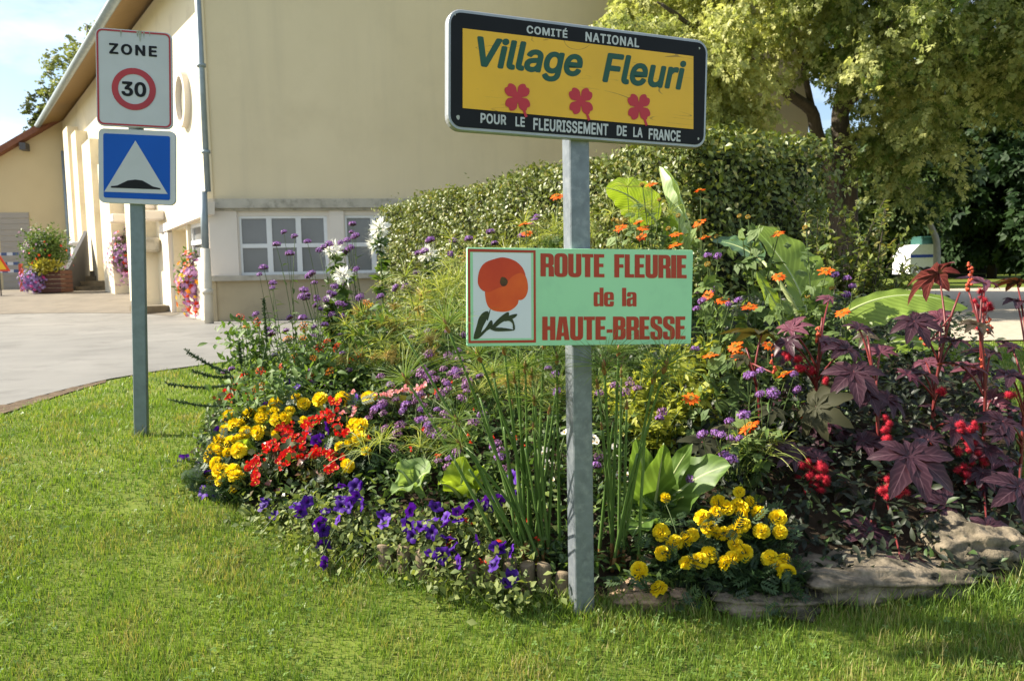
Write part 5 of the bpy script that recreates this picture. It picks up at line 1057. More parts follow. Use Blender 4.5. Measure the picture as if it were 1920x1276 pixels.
# ---- violet petunias along the edge
pt_l = leafm('petunia_leaf', (.085, .125, .032), (.25, .29, .085), .35, .6); PTL = leaf_t(1, .66, 2, .25, .3)
PU = P3([(190,350),(160,395),(245,300),(380,225),(440,235),(100,540),(120,565),(115,670),(180,665),(437,710),(595,740),(483,790),(640,380),(700,405),(730,385),(760,335),(765,430),(830,700),(880,720),(930,650),(905,640),(870,750),(940,735),(750,770),(715,835),(740,870),(738,955),(1050,790),(1055,830),(1190,765),(1180,840),(1200,900),(905,195),(545,100),(600,125),(655,720),(910,690)], 2.773, 2.773, 340, 680)+P3([(45,400),(95,455),(155,425),(225,385),(320,375),(415,335),(160,470),(25,530),(105,555),(255,570),(20,635),(80,645),(160,680),(370,600),(425,625),(340,690),(425,750),(430,255),(30,470),(310,400)], 2.681, 2.681, 800, 800)
seeds = [((385, 860), 'violet petunia peeping out past the marigolds at the bed tip'), ((480, 750), 'violet petunia hidden between marigolds and lantana'), ((605, 820), 'violet petunia among the red begonia blossoms'), ((505, 950), 'violet petunia with bell blooms hanging over the lawn edge'), ((570, 955), 'violet petunia below the red begonias, trailing pale leaves'), ((660, 930), 'violet petunia with a dense cluster of blooms under the marigolds'), ((610, 1005), 'violet petunia hanging lowest onto the lawn, left of the log edging'), ((725, 970), 'violet petunia next to the wide pale lettuce-like leaf'), ((770, 975), 'violet petunia before the lime green broad leaf'), ((830, 965), 'violet petunia above the first edging logs'), ((890, 950), 'violet petunia with large open blooms beside the papyrus base'), ((810, 1030), 'violet petunia drooping over the edging logs'), ((890, 1015), 'violet petunia in the centre of the edging logs, by orange salvia'), ((945, 1035), 'violet petunia with paired blooms at the foot of the papyrus'), ((955, 1078), 'violet petunia with one big bloom hanging before the edging logs'), ((960, 900), 'violet petunia between the papyrus stems')]
def pt_fol(o, b, ps):
    n = 250; c = ps[rng.integers(len(ps), size=n)]; t = rng.random((n, 1))**.5; p = b*(1-t)+c*t+rng.normal(size=(n, 3))*[.085, .07, .035]-[0, -.03, .03]
    p[:, 2] = np.maximum(p[:, 2], gz(p[:, 0], p[:, 1])+.015); MB().inst(PTL, p, frames(rdir(n, .1), rng.normal(size=(n, 3))*.5+[-.2, -.4, .8])*(.034*(.55+.8*rng.random(n)))[:, None, None]).build('foliage', pt_l, o)
for (s_, lab), g in zip(seeds, cluster(PU+near_pts([q for q in PU if q[1] > 880][::3], 1, 18), [s[0] for s in seeds])):
    if g: headed('petunia_plant', lab, 'petunia', [near_(cpt(*p), .10 if p[1] > 880 else .03) for p in g], PETU, .034, 'violet petunias along the bed edge', pt_fol, 'bloom', up=.2, cam_=.6, jit=.7)
# pale trailing leaves between them
tl_l = leafm('licorice_leaf', (.12, .16, .05), (.27, .30, .12), .3, .7)
for px, py, lab in ((640, 985, 'pale grey-green trailing foliage plant under the petunias by the lawn'), (700, 1000, 'pale lime trailing plant rising behind the first edging logs'), (745, 1030, 'pale trailing plant with dry brown stems before the logs'), (560, 940, 'pale grey leafy plant drooping onto lawn below the begonias'), (830, 1000, 'pale curly plant between petunias over the logs'), (900, 1060, 'pale small-leaved plant covering the middle logs'), (790, 1060, 'pale yellowish plant spilling down the first logs')):
    c = ground_hit(px, py+22, canopy); b = np.array([c[0], c[1]+.14, float(bedz(c[0], c[1]+.14))]); o = thing('trailing_plant', lab, 'trailing plant', b, 'pale trailing plants at the bed edge')
    foliage_dome(o, b, .13, .14, 170, .030, tl_l, PTL)
    q = b+np.array([0, 0, .03]); MB().add(tube(bez(q, q+[.05, -.12, .08], q+[.1, -.25, -.03], 6), .003, 4)).add(tube(bez(q, q+[-.08, -.1, .08], q+[-.16, -.2, -.03], 6), .003, 4)).build('runner', stem_g, o)

# ---- verbenas
def verb_plant(lab, base, pts3, meshes, size, group, leaves=26, r=.0026):
    b = np.array([base[0], base[1], float(bedz(*base))]); o = thing('verbena_plant', lab, 'verbena', b, group); sm_ = MB(); pts3 = np.array(pts3)
    node = b*.45+pts3.mean(0)*.55; node[2] = b[2]+(pts3[:, 2].mean()-b[2])*.55; allp = []
    for p in pts3:
        q0 = b+np.array([rng.normal()*.05, rng.normal()*.04, 0]); mid = node*.6+(q0+p)*.2+rng.normal(size=3)*.03; c = bez(q0, mid, p-[0, 0, size*.3], 9); sm_.add(tube(c, np.linspace(r*1.25, r*.75, 9), 4, False)); allp.append(c)
        place('flower_head', meshes[rng.integers(len(meshes))], o, p, face_M(p, 1., .1, .25)*size*(.7+.5*rng.random()))
    sm_.build('stem', stem_g, o)
    t = rng.random(leaves)*.85; w_ = rng.integers(len(allp), size=leaves); p = np.array([lerp3(allp[a], np.array([c]))[0] for a, c in zip(w_, t)]); MB().inst(LEAF3, p, frames(rdir(leaves, .3), rng.normal(size=(leaves, 3))*.4+[0, 0, 1])*(.075*(.5+.8*rng.random(leaves)))[:, None, None]*np.array([.55, 1, 1])).build('foliage', lf_mid, o)
VL = P3([(458,288),(518,312),(590,342),(490,410),(415,358),(345,488),(320,525),(393,575),(393,600),(655,390),(682,372),(713,357),(775,345),(843,243),(838,288),(860,312),(830,375),(810,395),(812,333),(865,495),(615,520),(630,572),(570,615),(580,660),(645,665),(640,700),(742,592),(795,580),(712,625),(737,640),(695,665),(885,655),(780,715),(730,750),(790,760),(1278,335),(1213,405),(1248,397),(1410,340),(1395,410),(1088,600),(1143,600),(1000,650),(300,748),(490,768),(560,772),(365,835),(385,860),(470,840),(685,808),(625,820),(775,865),(620,870),(590,930),(785,968),(405,978),(165,1055),(130,1075),(825,1062),(610,1060),(620,1135),(705,1150),(600,535),(560,650),(590,640),(770,690),(640,650),(660,720),(800,700),(1200,515)], 2.996, 2.996, 380, 340)+P3([(540,1100),(520,1125),(320,1160),(20,1200),(130,1205),(210,1195),(340,1215),(475,1180),(550,1085)], 2.659, 2.659, 800, 0)
vseeds = [((535, 450), 5.7, 'tall verbena with sparse purple heads before the hall window'), ((500, 520), 5.5, 'thin verbena leaning towards the hall corner'), ((590, 470), 5.9, 'verbena with a head level with the window sill bar'), ((655, 450), 6.1, 'tallest verbena standing against the second hall window'), ((580, 545), 5.3, 'verbena with dense purple heads in front of the beige plinth'), ((640, 570), 5.6, 'bushy verbena with many dark heads beneath the white cleome'), ((675, 550), 5.9, 'verbena between two white cleome spires'), ((800, 460), 6.4, 'verbena with pale purple heads against the lit hedge'), ((750, 545), 6.0, 'verbena beside the feathery sedge below the hedge'), ((470, 590), 5.2, 'low verbena with lone heads nearest the road'), ((430, 695), 4.9, 'small verbena at the grassy rim near the dark spikes'), ((570, 630), 5.1, 'low verbena inside the lantana'), ((640, 690), 4.9, 'low verbena under the lantana, just above the marigolds'), ((880, 440), 6.6, 'verbena against the hedge just beside the galvanised post'), ((990, 415), 6.2, 'verbena with bright heads touching the orange tithonia by the post')]
for (s_, Y_, lab), g in zip(vseeds, cluster(VL, [s[0] for s in vseeds])):
    if g: 
        pts = [at(x, y, Y_+.15*rng.normal()) for x, y in g]; m_ = np.mean(pts, 0); verb_plant(lab, (m_[0]+.08, min(m_[1], 7.6)), pts, VERB, .030*Y_/5.5, 'purple verbenas above the bed')
VR = P3([(130,390),(185,390),(80,575),(75,665),(290,620),(240,640),(105,625),(170,570),(795,490),(855,508),(885,548),(850,593),(360,1015),(405,985),(580,1005),(600,1085),(405,1110),(470,1105),(320,1220),(245,1250),(190,920),(65,875),(340,1010)], 2.773, 2.773, 1280, 340)+P3([(95,140),(180,140),(150,130),(265,155),(225,155),(195,235),(225,255),(40,340),(100,370)], 2.473, 2.473, 1280, 760)
vr = [((1330, 480), 4.8, 'verbena with lilac heads beside the mint board corner'), ((1320, 560), 4.5, 'verbena of purple heads around the big orange tithonia blooms'), ((1575, 530), 5.0, 'verbena with small lilac heads before the shrub'), ((1415, 700), 3.9, 'verbena with deep violet heads before the castor leaves'), ((1490, 715), 4.0, 'verbena pair of violet heads touching the red castor pods'), ((1430, 745), 3.75, 'verbena bowing over the tobacco plant'), ((1350, 810), 3.6, 'verbena with violet heads over the dull castor leaf'), ((1300, 900), 3.55, 'verbena with two dark heads on the tobacco leaf'), ((1340, 670), 4.3, 'verbena in the yellow-green foliage')]
for (s_, Y_, lab), g in zip(vr, cluster(VR, [s[0] for s in vr])):
    if g: pts = [at(x, y, Y_+.08*rng.normal()) for x, y in g]; m_ = np.mean(pts, 0); verb_plant(lab, (m_[0], m_[1]+.1), pts, VERB, .028, 'purple verbenas near the castor plants')
VM = P3([(640,560),(620,630),(680,635),(840,480),(920,505),(970,590),(900,600),(830,700),(1000,680),(430,820),(330,850),(300,890),(250,920),(490,910),(620,900),(750,900),(940,815),(590,790),(780,780),(600,980),(680,970),(690,1070),(760,1070),(740,1100),(420,1220),(1200,1185),(1100,940),(310,640),(800,580),(680,280),(830,280),(740,670),(345,1050),(460,1020),(650,600),(890,580),(1090,640),(550,620)], 4.174, 4.174, 640, 560)+P3([(640,720),(340,1075),(60,1150),(120,1140),(370,1130),(860,810),(1015,765),(990,805),(1175,905),(845,1175),(105,925),(650,800)], 2.659, 2.659, 800, 440)
vm = [((720, 770), 'mauve verbena bush next to the pink begonias'), ((700, 810), 'mauve low verbena behind the five-headed marigold'), ((790, 705), 'mauve verbena inside the feathery sedge'), ((850, 700), 'mauve verbena behind the leaning papyrus, under the board'), ((880, 755), 'mauve verbena in the middle of the papyrus stems'), ((790, 775), 'mauve verbena in the bed centre above the wide lime leaf'), ((810, 820), 'mauve verbena low by red salvia, under the papyrus'), ((830, 870), 'mauve verbena just above the broad lime leaf'), ((930, 850), 'mauve verbena beside the white begonias'), ((1040, 720), 'mauve verbena seen beside the post under the board'), ((1180, 750), 'dark verbena heads in the yellow-green bush'), ((740, 865), 'mauve verbena low above the petunias')]
for (s_, lab), g in zip(vm, cluster(VM+near_pts(VM, 1, 16), [s[0] for s in vm])):
    if g: pts = [cpt(*p)+[0, 0, .02] for p in g]; m_ = np.mean(pts, 0); verb_plant(lab, (m_[0], m_[1]+.1), pts, VERD+VERB[:1], .027, 'mauve verbenas in the middle of the bed', 60)
# ---- orange tithonias (Mexican sunflowers)
th_l = leafm('tithonia_leaf', (.075, .125, .035), (.17, .24, .07), .35, .6); LOBE = join(leaf_t(1, .55, 3, .15, .25), leaf_t(.7, .5, 2, .15, .25).tr(rz(R(38)), (0, .12, 0)), leaf_t(.7, .5, 2, .15, .25).tr(rz(R(-38)), (0, .12, 0)))
TO = P3([(90,45),(85,212),(115,290),(500,493),(745,462),(205,615),(130,590),(348,650),(145,900),(450,850),(275,855),(290,900),(530,1000),(45,1125),(830,680),(935,780),(490,270),(985,955),(655,1210),(350,1265),(1180,1225),(690,1190)], 2.773, 2.773, 1280, 340)+P3([(650,975),(490,1115),(500,1160),(1120,915),(1245,1165),(1240,1220),(1055,1105),(1080,1135),(965,1135),(1070,1180)], 2.659, 2.659, 800, 0)+P3([(300,100)], 2.473, 2.473, 1280, 760)
TB = P3([(175,285),(295,180),(340,185),(637,240),(775,555),(655,715),(650,595),(780,840),(560,1245),(130,430)], 2.773, 2.773, 1280, 340)+P3([(930,1095),(1255,1075),(1205,1140),(1160,995),(1075,920)], 2.659, 2.659, 800, 0)
ts = [((985, 430), 5.6, 'orange tithonia flowering beside the galvanised post above the mint board'), ((1190, 430), 5.3, 'orange tithonia with many blooms before the yellow-green banana leaf'), ((1225, 345), 5.5, 'orange tithonia reaching up to the rolled upright banana leaf'), ((1270, 430), 5.2, 'orange tithonia just above the mint board corner, with brown seed heads'), ((1315, 390), 5.3, 'tallest orange tithonia standing before the sunlit hedge corner'), ((1340, 555), 4.6, 'orange tithonia with the largest blooms, beside the mint board'), ((1395, 410), 5.1, 'tithonia with two round yellow seed heads in front of the hedge end'), ((1460, 520), 4.9, 'orange tithonia rising before the large banana blade'), ((1545, 520), 4.9, 'orange tithonia in front of the shrub'), ((1340, 665), 4.25, 'orange tithonia low beside the yellow-green bush'), ((1445, 645), 4.3, 'orange tithonia behind the castor plant with olive leaf'), ((1295, 745), 3.9, 'lone low orange tithonia bloom in the yellow-green bush'), ((1405, 800), 3.8, 'low orange tithonia bloom next to violet verbena'), ((1610, 640), 4.8, 'orange tithonia half hidden in the castor leaves'), ((1520, 775), 4.4, 'orange tithonia glowing in the shade of the castor leaves')]
gA, gB = cluster(TO, [t[0] for t in ts]), cluster(TB, [t[0] for t in ts])
for (s_, Y_, lab), ga, gb in zip(ts, gA, gB):
    g = [at(x, y, Y_+.12*rng.normal()) for x, y in ga]; h_ = [at(x, y, Y_+.12*rng.normal()) for x, y in gb]
    if not g and not h_: continue
    al = np.array(g+h_); m_ = al.mean(0); b = np.array([m_[0]+.03, m_[1]+.05, float(bedz(m_[0], m_[1]))]); o = thing('tithonia_plant', lab, 'tithonia', b, 'orange tithonias'); sm_ = MB(); allp = []
    for i, p in enumerate(al):
        M = face_M(p, 1., .35, .22); sz = .057 if i < len(g) else .038; q = p-M[:, 2]*sz*.35; s0 = b+rng.normal(size=3)*[.05, .05, 0]
        c = bez(s0, [s0[0]*.4+q[0]*.6, s0[1]*.4+q[1]*.6, s0[2]*.35+q[2]*.65], q, 9); sm_.add(tube(c, np.linspace(.0055, .0032, 9), 5, False)); allp.append(c)
        place('bloom' if i < len(g) else 'seed_head', TITH[rng.integers(4)] if i < len(g) else TBUD[rng.integers(2)], o, p, M*sz*(.85+.3*rng.random()))
    sm_.build('stem', stem_g, o); n = 46*len(al); t = rng.random(n)*.86; w_ = rng.integers(len(allp), size=n); p = np.array([lerp3(allp[a], np.array([c]))[0] for a, c in zip(w_, t)])+rng.normal(size=(n, 3))*.045
    MB().inst(LOBE, p, frames(rdir(n, .05), rng.normal(size=(n, 3))*.45+[-.2, -.25, .9])*(.085*(.45+.8*rng.random(n)))[:, None, None]).build('foliage', th_l, o)

# ---- bananas: broad blades along a curved midrib
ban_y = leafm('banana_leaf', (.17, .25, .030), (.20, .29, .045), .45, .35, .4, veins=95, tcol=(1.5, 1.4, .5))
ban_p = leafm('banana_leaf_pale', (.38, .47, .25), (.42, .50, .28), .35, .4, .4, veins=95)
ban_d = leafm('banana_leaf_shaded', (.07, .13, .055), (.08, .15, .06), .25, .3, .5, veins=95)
mid_m = leafm('banana_midrib', (.38, .44, .20), (.42, .48, .22), .15, .4)
def blade_leaf(o, mid, wl, wr, nrm, mt_, fold=.18, wave=.018, waves=5., pet=None, rolled=0., n=26, k=5, tipk=.55):
    # mid: midrib points; wl, wr: half widths on its two sides; nrm: which way the face looks
    p = bez(mid[0], mid[1], mid[2], n+1) if len(mid) == 3 else lerp3(mid, np.linspace(0, 1, n+1)); d = unit(np.gradient(p, axis=0)); nr = unit(np.array(nrm, float)); sd = unit(np.cross(d, nr)); up = np.cross(sd, d)
    t = np.linspace(0, 1, n+1); prof = np.clip(np.minimum((t/.18)**.6, ((1-t)/tipk+1e-6)**.55), 0, 1); v, lf = [], []
    for i in range(n+1):
        for j in range(-k, k+1):
            u = j/k; w_ = (wl if j < 0 else wr)*prof[i]*abs(u)*(1+.05*math.sin(t[i]*31+j)); a = fold*abs(u)
            q = p[i]+sd[i]*(math.copysign(w_, u)*math.cos(a+rolled*abs(u)) if j else 0)+up[i]*(w_*math.sin(a+rolled*abs(u)))+up[i]*(wave*abs(u)**1.5*math.sin(t[i]*waves*6.28+(1.5 if j < 0 else 0))*prof[i])
            v.append(q); lf.append((u, t[i]))
    W_ = 2*k+1; f = [(i*W_+j, i*W_+j+1, (i+1)*W_+j+1, (i+1)*W_+j) for i in range(n) for j in range(2*k)]
    lo = MB().add(T(v, f, lf)).build('leaf', mt_, o)
    MB().add(tube(p-up*.004, np.linspace(.011, .003, n+1), 6)).build('midrib', mid_m, lo)
    if pet is not None: MB().add(tube(bez(pet, (np.array(pet)+p[0])/2+[0, 0, .08], p[0], 8), np.linspace(.02, .011, 8), 7)).build('petiole', mid_m, o)
def banana(label, px, Y_, hgt):
    x = at(px, 600, Y_)[0]; b = np.array([x, Y_, float(bedz(x, Y_))]); o = thing('banana_plant', label, 'banana plant', b, 'banana plants')
    st = MB().add(tube([b-[0, 0, .05], b+[.01, 0, hgt*.5], b+[0, .01, hgt]], [.05, .042, .03], 10)).build('pseudostem', leafm('banana_stem', (.13, .19, .05), (.18, .23, .07), .1), o); return o, b+[0, 0, hgt]
o, t0 = banana('banana plant with an upright rolled pale leaf and a glowing yellow-green blade by the hedge', 1262, 6.0, .55)
blade_leaf(o, [at(1232, 418, 5.95), at(1190, 360, 5.9), at(1136, 352, 5.7)], .16, .14, (-.45, .9, .35), ban_y, .25, .012, pet=t0)
blade_leaf(o, [at(1288, 480, 5.9), at(1262, 395, 5.95), at(1237, 312, 6.0)], .13, .14, (.25, -1, .2), ban_p, .5, .008, rolled=1.0, pet=t0, tipk=.25)
blade_leaf(o, [at(1262, 470, 5.8), at(1250, 425, 5.75), at(1258, 398, 5.7)], .05, .09, (-.3, -1, .2), ban_y, .3, .01, pet=t0)
o, t0 = banana('banana plant with a big pointed green blade crossed by leaf shadows before the shrub', 1508, 5.4, .4)
blade_leaf(o, [at(1516, 595, 5.2), at(1492, 500, 5.3), at(1410, 424, 5.5)], .085, .25, (.25, -.9, .45), ban_y, .12, .014, pet=t0, tipk=.5)
blade_leaf(o, [at(1492, 625, 5.1), at(1458, 580, 5.05), at(1418, 508, 5.05)], .13, .06, (.3, -.8, .5), ban_y, .3, .012, pet=t0)
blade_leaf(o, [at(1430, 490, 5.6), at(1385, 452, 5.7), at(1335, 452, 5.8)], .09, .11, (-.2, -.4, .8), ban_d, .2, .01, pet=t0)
o, t0 = banana('banana plant with one long arching blade over the gravel yard view', 1588, 5.2, .42)
blade_leaf(o, [at(1572, 596, 5.15), at(1680, 520, 5.05), at(1815, 578, 4.95)], .05, .19, (.1, -.75, .6), ban_y, .1, .012, waves=6, pet=t0)
blade_leaf(o, [at(1622, 665, 5.0), at(1690, 618, 4.9), at(1770, 655, 4.8)], .05, .12, (-.1, -.7, .7), ban_y, .15, .012, pet=t0)

# ---- castor plants
cas_m = leafm('castor_leaf', (.026, .010, .016), (.052, .019, .028), .24, .40, .32, c2=(.045, .040, .018), veins=34, tcol=(3.2, 2.1, .5)); cas_p = leafm('castor_leaf_young', (.10, .028, .044), (.16, .055, .075), .28, .38, .4, veins=34, tcol=(1.8, 1.1, .7)); cas_d = leafm('castor_leaf_dull', (.040, .042, .022), (.07, .065, .032), .3, .6, .15, tcol=(1.8, 1.6, .5))
pod_m = petal('castor_pod', (.42, .012, .028), (.58, .030, .06), .25, tcol=(1.4, .6, .6)); red_st = leafm('castor_stem', (.12, .018, .018), (.20, .035, .032), .1, .4)
def castor_leaf(seed):
    r_ = np.random.default_rng(seed); ang = [0, 42, -42, 86, -86, 128, -128, 165]; ln = [1, .95, .95, .80, .80, .58, .58, .36]; v, f, lf = [(0, 0, 0)], [], [(0, 0)]
    ts_ = []
    for a, l in zip(ang, ln):
        a = R(a+r_.normal()*4); l *= .92+.16*r_.random(); n = 7; dr = .04+.24*r_.random(); vv, ll = [], []
        for i in range(n+1):
            t = i/n; w_ = l*(.055+.150*math.sin(math.pi*min(1, t*1.02)**.9)**1.15)*(1 if i < n else .02)*(1+.09*(-1)**i)
            if i == 0: w_ = .06
            z = .06*math.sin(t*3.1)-dr*l*t**2
            for s in (-1, 0, 1): vv.append((s*w_, l*t, z+.10*abs(s)*w_/.1*.35)); ll.append((s, t))
        ts_.append(T(vv, [(i*3+j, i*3+j+1, i*3+j+4, i*3+j+3) for i in range(n) for j in (0, 1)], ll).tr(rz(a)))
    return join(*ts_)
vein_c = None
CAS = [castor_leaf(s) for s in range(5)]
def pods(seed):
    r_ = np.random.default_rng(seed); mb = MB(); mb.add(lathe([(.05, -.62), (.16, -.22), (.26, 0), (.16, .22), (.05, .46)], 10)); q = 80; i = np.arange(q); t = np.arccos(1-2*(i+.5)/q); a = i*2.39996; nr = np.stack([np.sin(t)*np.cos(a), np.sin(t)*np.sin(a), np.cos(t)], -1)
    SP = T([(-.055, 0, 0), (.055, 0, 0), (0, 0, .06), (0, .78, 0)], [(0, 1, 3), (1, 2, 3), (2, 0, 3)], [(0, 0), (0, 0), (0, 0), (0, 1)]); mb.inst(SP, nr*.20, frames(nr+r_.normal(size=(q, 3))*.12, r_.normal(size=(q, 3))), r=r_.random(q)); return mb
POD = [pods(s).mesh('seed_pod', [pod_m]) for s in range(2)]
BUD = MB().add(lathe([(.05, -.5), (.4, -.3), (.5, 0), (.35, .35), (.05, .5)], 8)).mesh('flower_bud', [petal('castor_bud', (.55, .05, .03), (.70, .16, .07), .2)])
CL_ = [ # px, py, depth, radius px, facing, material, spin
 (1760, 513, 4.3, 84, (-.25, .50, .85), 1, 60), (1846, 531, 4.2, 58, (.2, -.35, .9), 1, 20), (1907, 531, 4.3, 52, (.2, .3, .9), 0, 80), (1713, 602, 4.1, 66, (-.1, -.62, .78), 0, 200), (1428, 628, 4.15, 82, (.0, .22, 1), 2, 70), (1482, 618, 4.1, 52, (-.5, -.4, .75), 1, 300), (1547, 640, 4.1, 56, (.2, -.4, .9), 1, 250), (1590, 655, 4.0, 60, (.2, -.5, .85), 0, 100), (1600, 696, 3.9, 78, (-.15, -.7, .7), 0, 170),
 (1788, 638, 4.1, 50, (.1, -.3, .95), 0, 120), (1763, 596, 4.2, 38, (-.3, -.5, .8), 1, 20), (1626, 735, 3.9, 58, (.1, -.6, .8), 0, 140), (1660, 745, 3.95, 60, (.3, -.5, .8), 0, 240), (1893, 702, 4.0, 60, (0, -.5, .85), 0, 200), (1835, 697, 4.1, 58, (-.1, -.3, .95), 1, 30), (1530, 762, 3.9, 84, (-.65, -.55, .45), 2, 215), (1449, 769, 3.85, 42, (0, -.45, .9), 2, 160), (1395, 672, 4.0, 34, (.1, -.4, .9), 2, 100), (1731, 702, 4.1, 64, (0, -.2, 1), 0, 90), (1803, 688, 4.0, 66, (.1, -.1, 1), 0, 310),
 (1907, 565, 4.2, 52, (.2, -.2, .95), 0, 200), (1857, 662, 4.1, 58, (.1, -.2, .95), 0, 60), (1704, 853, 3.35, 112, (-.02, -.72, .70), 0, 185), (1911, 912, 3.3, 92, (.15, -.65, .7), 0, 160), (1692, 1062, 3.3, 84, (.05, -.8, .55), 0, 195), (1632, 992, 3.5, 74, (.1, -.7, .7), 0, 150), (1735, 1005, 3.55, 64, (.2, -.6, .75), 0, 220), (1316, 829, 3.75, 64, (0, -.5, .85), 2, 175), (1375, 812, 3.85, 52, (.1, -.5, .85), 2, 110),
 (1585, 905, 3.75, 62, (0, -.6, .8), 0, 100), (1790, 800, 3.8, 72, (.1, -.6, .8), 0, 250), (1880, 790, 3.85, 66, (.1, -.6, .8), 0, 130), (1500, 850, 3.85, 54, (-.1, -.6, .8), 0, 210), (1775, 945, 3.6, 66, (.1, -.6, .8), 0, 70), (1850, 985, 3.5, 66, (.1, -.6, .8), 0, 180), (1555, 560, 4.4, 30, (-.1, -.3, .9), 1, 50), (1650, 660, 4.1, 46, (-.2, -.4, .9), 1, 330), (1700, 900, 3.9, 60, (.1, -.5, .8), 0, 10), (1830, 900, 3.8, 70, (.1, -.5, .8), 0, 260), (1640, 820, 4.0, 56, (-.1, -.5, .8), 0, 300), (1560, 830, 4.0, 54, (-.2, -.5, .8), 0, 40), (1880, 860, 3.9, 60, (.1, -.4, .9), 1, 90)]
for k in range(30): CL_.append((1440+470*rng.random(), 800+200*rng.random()**.8, 3.7+.5*rng.random(), 42+26*rng.random(), (.5*rng.normal()*.5, -.45, .85), 0, 360*rng.random()))
for k in range(20): CL_.append((1470+440*rng.random(), 600+240*rng.random(), 3.9+.45*rng.random(), 34+24*rng.random(), (.25*rng.normal(), -.4, .85), int(rng.random() < .25), 360*rng.random()))
PC_ = [(1522, 893, 3.65, 34, 24), (1678, 918, 3.5, 28, 16), (1660, 800, 3.75, 14, 4), (1664, 825, 3.75, 12, 3), (1810, 800, 3.75, 20, 7), (1812, 840, 3.75, 24, 8), (1815, 880, 3.75, 24, 8), (1842, 857, 3.75, 14, 4), (1832, 905, 3.75, 16, 4), (1487, 677, 4.0, 14, 5), (1502, 690, 4.0, 10, 3), (1518, 693, 4.0, 10, 3), (1478, 664, 4.05, 8, 2), (1550, 719, 3.9, 9, 2), (1841, 551, 4.05, 9, 2), (1832, 571, 4.05, 16, 5), (1853, 574, 4.05, 12, 4), (1835, 612, 4.05, 9, 2), (1760, 737, 3.9, 10, 3), (1659, 789, 3.8, 9, 2), (1900, 735, 3.9, 12, 4), (1560, 745, 3.95, 8, 2)]
SPK = [(1817, 548, 1820, 495, 4.05, 26), (1857, 625, 1852, 590, 4.05, 14), (1534, 640, 1534, 612, 4.05, 12), (1735, 650, 1728, 625, 4.1, 8), (1840, 690, 1845, 655, 4.0, 10), (1452, 700, 1447, 668, 4.0, 8)]
cb = [(1420, 4.15, 'castor plant with dull olive leaves rising beside the tobacco plant'), (1530, 4.1, 'castor plant with the big crimson pod cluster, next to the right-hand marigolds'), (1650, 3.9, 'castor plant holding the large dark star-shaped leaf over the edging stones'), (1750, 4.1, 'tallest castor plant with a pink leaf raised against the gravel yard'), (1840, 4.0, 'castor plant bearing the upright red flower spike'), (1915, 4.0, 'castor plant at the outer end of the bed, cut by the frame')]
for i, (px, Y_, lab) in enumerate(cb):
    lab = lab.replace('the right-hand marigolds', 'the marigolds by the stones')
    x = at(px, 800, Y_)[0]; b = np.array([x, Y_, float(bedz(x, Y_))]); o = thing('castor_plant', lab, 'castor plant', b, 'castor bean plants')
    mine = [c for c in CL_ if min(range(6), key=lambda k: abs(cb[k][0]-c[0])) == i]; tops = [at(c[0], c[1], c[2]) for c in mine]; top = max(t[2] for t in tops)
    ax_ = bez(b-[0, 0, .05], b+[.03*rng.normal(), .03*rng.normal(), (top-b[2])*.5], b+[.06*rng.normal(), .0, (top-b[2])*.9], 10); MB().add(tube(ax_, np.linspace(.010, .005, 10), 8)).build('stem', red_st, o); pe = MB()
    for c, p in zip(mine, tops):
        rad = c[3]/FPX*c[2]*.90; z = unit(np.array(c[4])+rng.normal(size=3)*.06); a = R(c[6]); y = unit(np.cross(z, [math.cos(a), math.sin(a), .01])); M = np.stack([np.cross(y, z), y, z], -1)*rad
        me = MB().add(CAS[rng.integers(5)]).mesh('leaf', [[cas_m, cas_p, cas_d][c[5]]]); place('leaf', me, o, p, M)
        h_ = np.clip((p[2]-b[2])*.72+.02, .05, None); q = lerp3(ax_, np.array([np.clip(h_/max(top-b[2], .1), .05, 1)]))[0]; pe.add(tube(bez(q, (q+p)/2+[0, 0, .05], p, 8), np.linspace(.0065, .004, 8), 6))
    pe.build('petiole', red_st, o)
    st2 = MB()
    for c in PC_:
        if min(range(6), key=lambda k: abs(cb[k][0]-c[0])) != i: continue
        pc = at(c[0], c[1], c[2]); r_ = c[3]/FPX*c[2]; q = lerp3(ax_, np.array([np.clip((pc[2]-b[2])/max(top-b[2], .1)-.1, .05, .95)]))[0]; st2.add(tube(bez(q, (q+pc)/2+[0, 0, .03], pc, 8), np.linspace(.005, .003, 8), 6))
        for _ in range(c[4]):
            d = rng.normal(size=3); d = d/np.linalg.norm(d)*rng.random()**.4; p = pc+d*r_*[1, .8, 1]; z = unit(d+[0, 0, .3]); y = unit(np.cross(z, rng.normal(size=3))); place('seed_pod', POD[rng.integers(2)], o, p, np.stack([np.cross(y, z), y, z], -1)*.025*(.85+.3*rng.random()))
    for s_ in SPK:
        if min(range(6), key=lambda k: abs(cb[k][0]-s_[0])) != i: continue
        p0, p1 = at(s_[0], s_[1], s_[4]), at(s_[2], s_[3], s_[4]); q = lerp3(ax_, np.array([.85]))[0]; st2.add(tube(bez(q, (q+p0)/2, p0, 6), .005, 6)); st2.add(tube([p0, p1], [.004, .002], 5))
        for k in range(s_[5]): p = p0+(p1-p0)*(k+.5)/s_[5]+unit(rng.normal(size=3))*.012; place('flower_bud', BUD, o, p, np.eye(3)*.013*(.8+.5*rng.random()))
    st2.build('fruit_stalk', red_st, o)

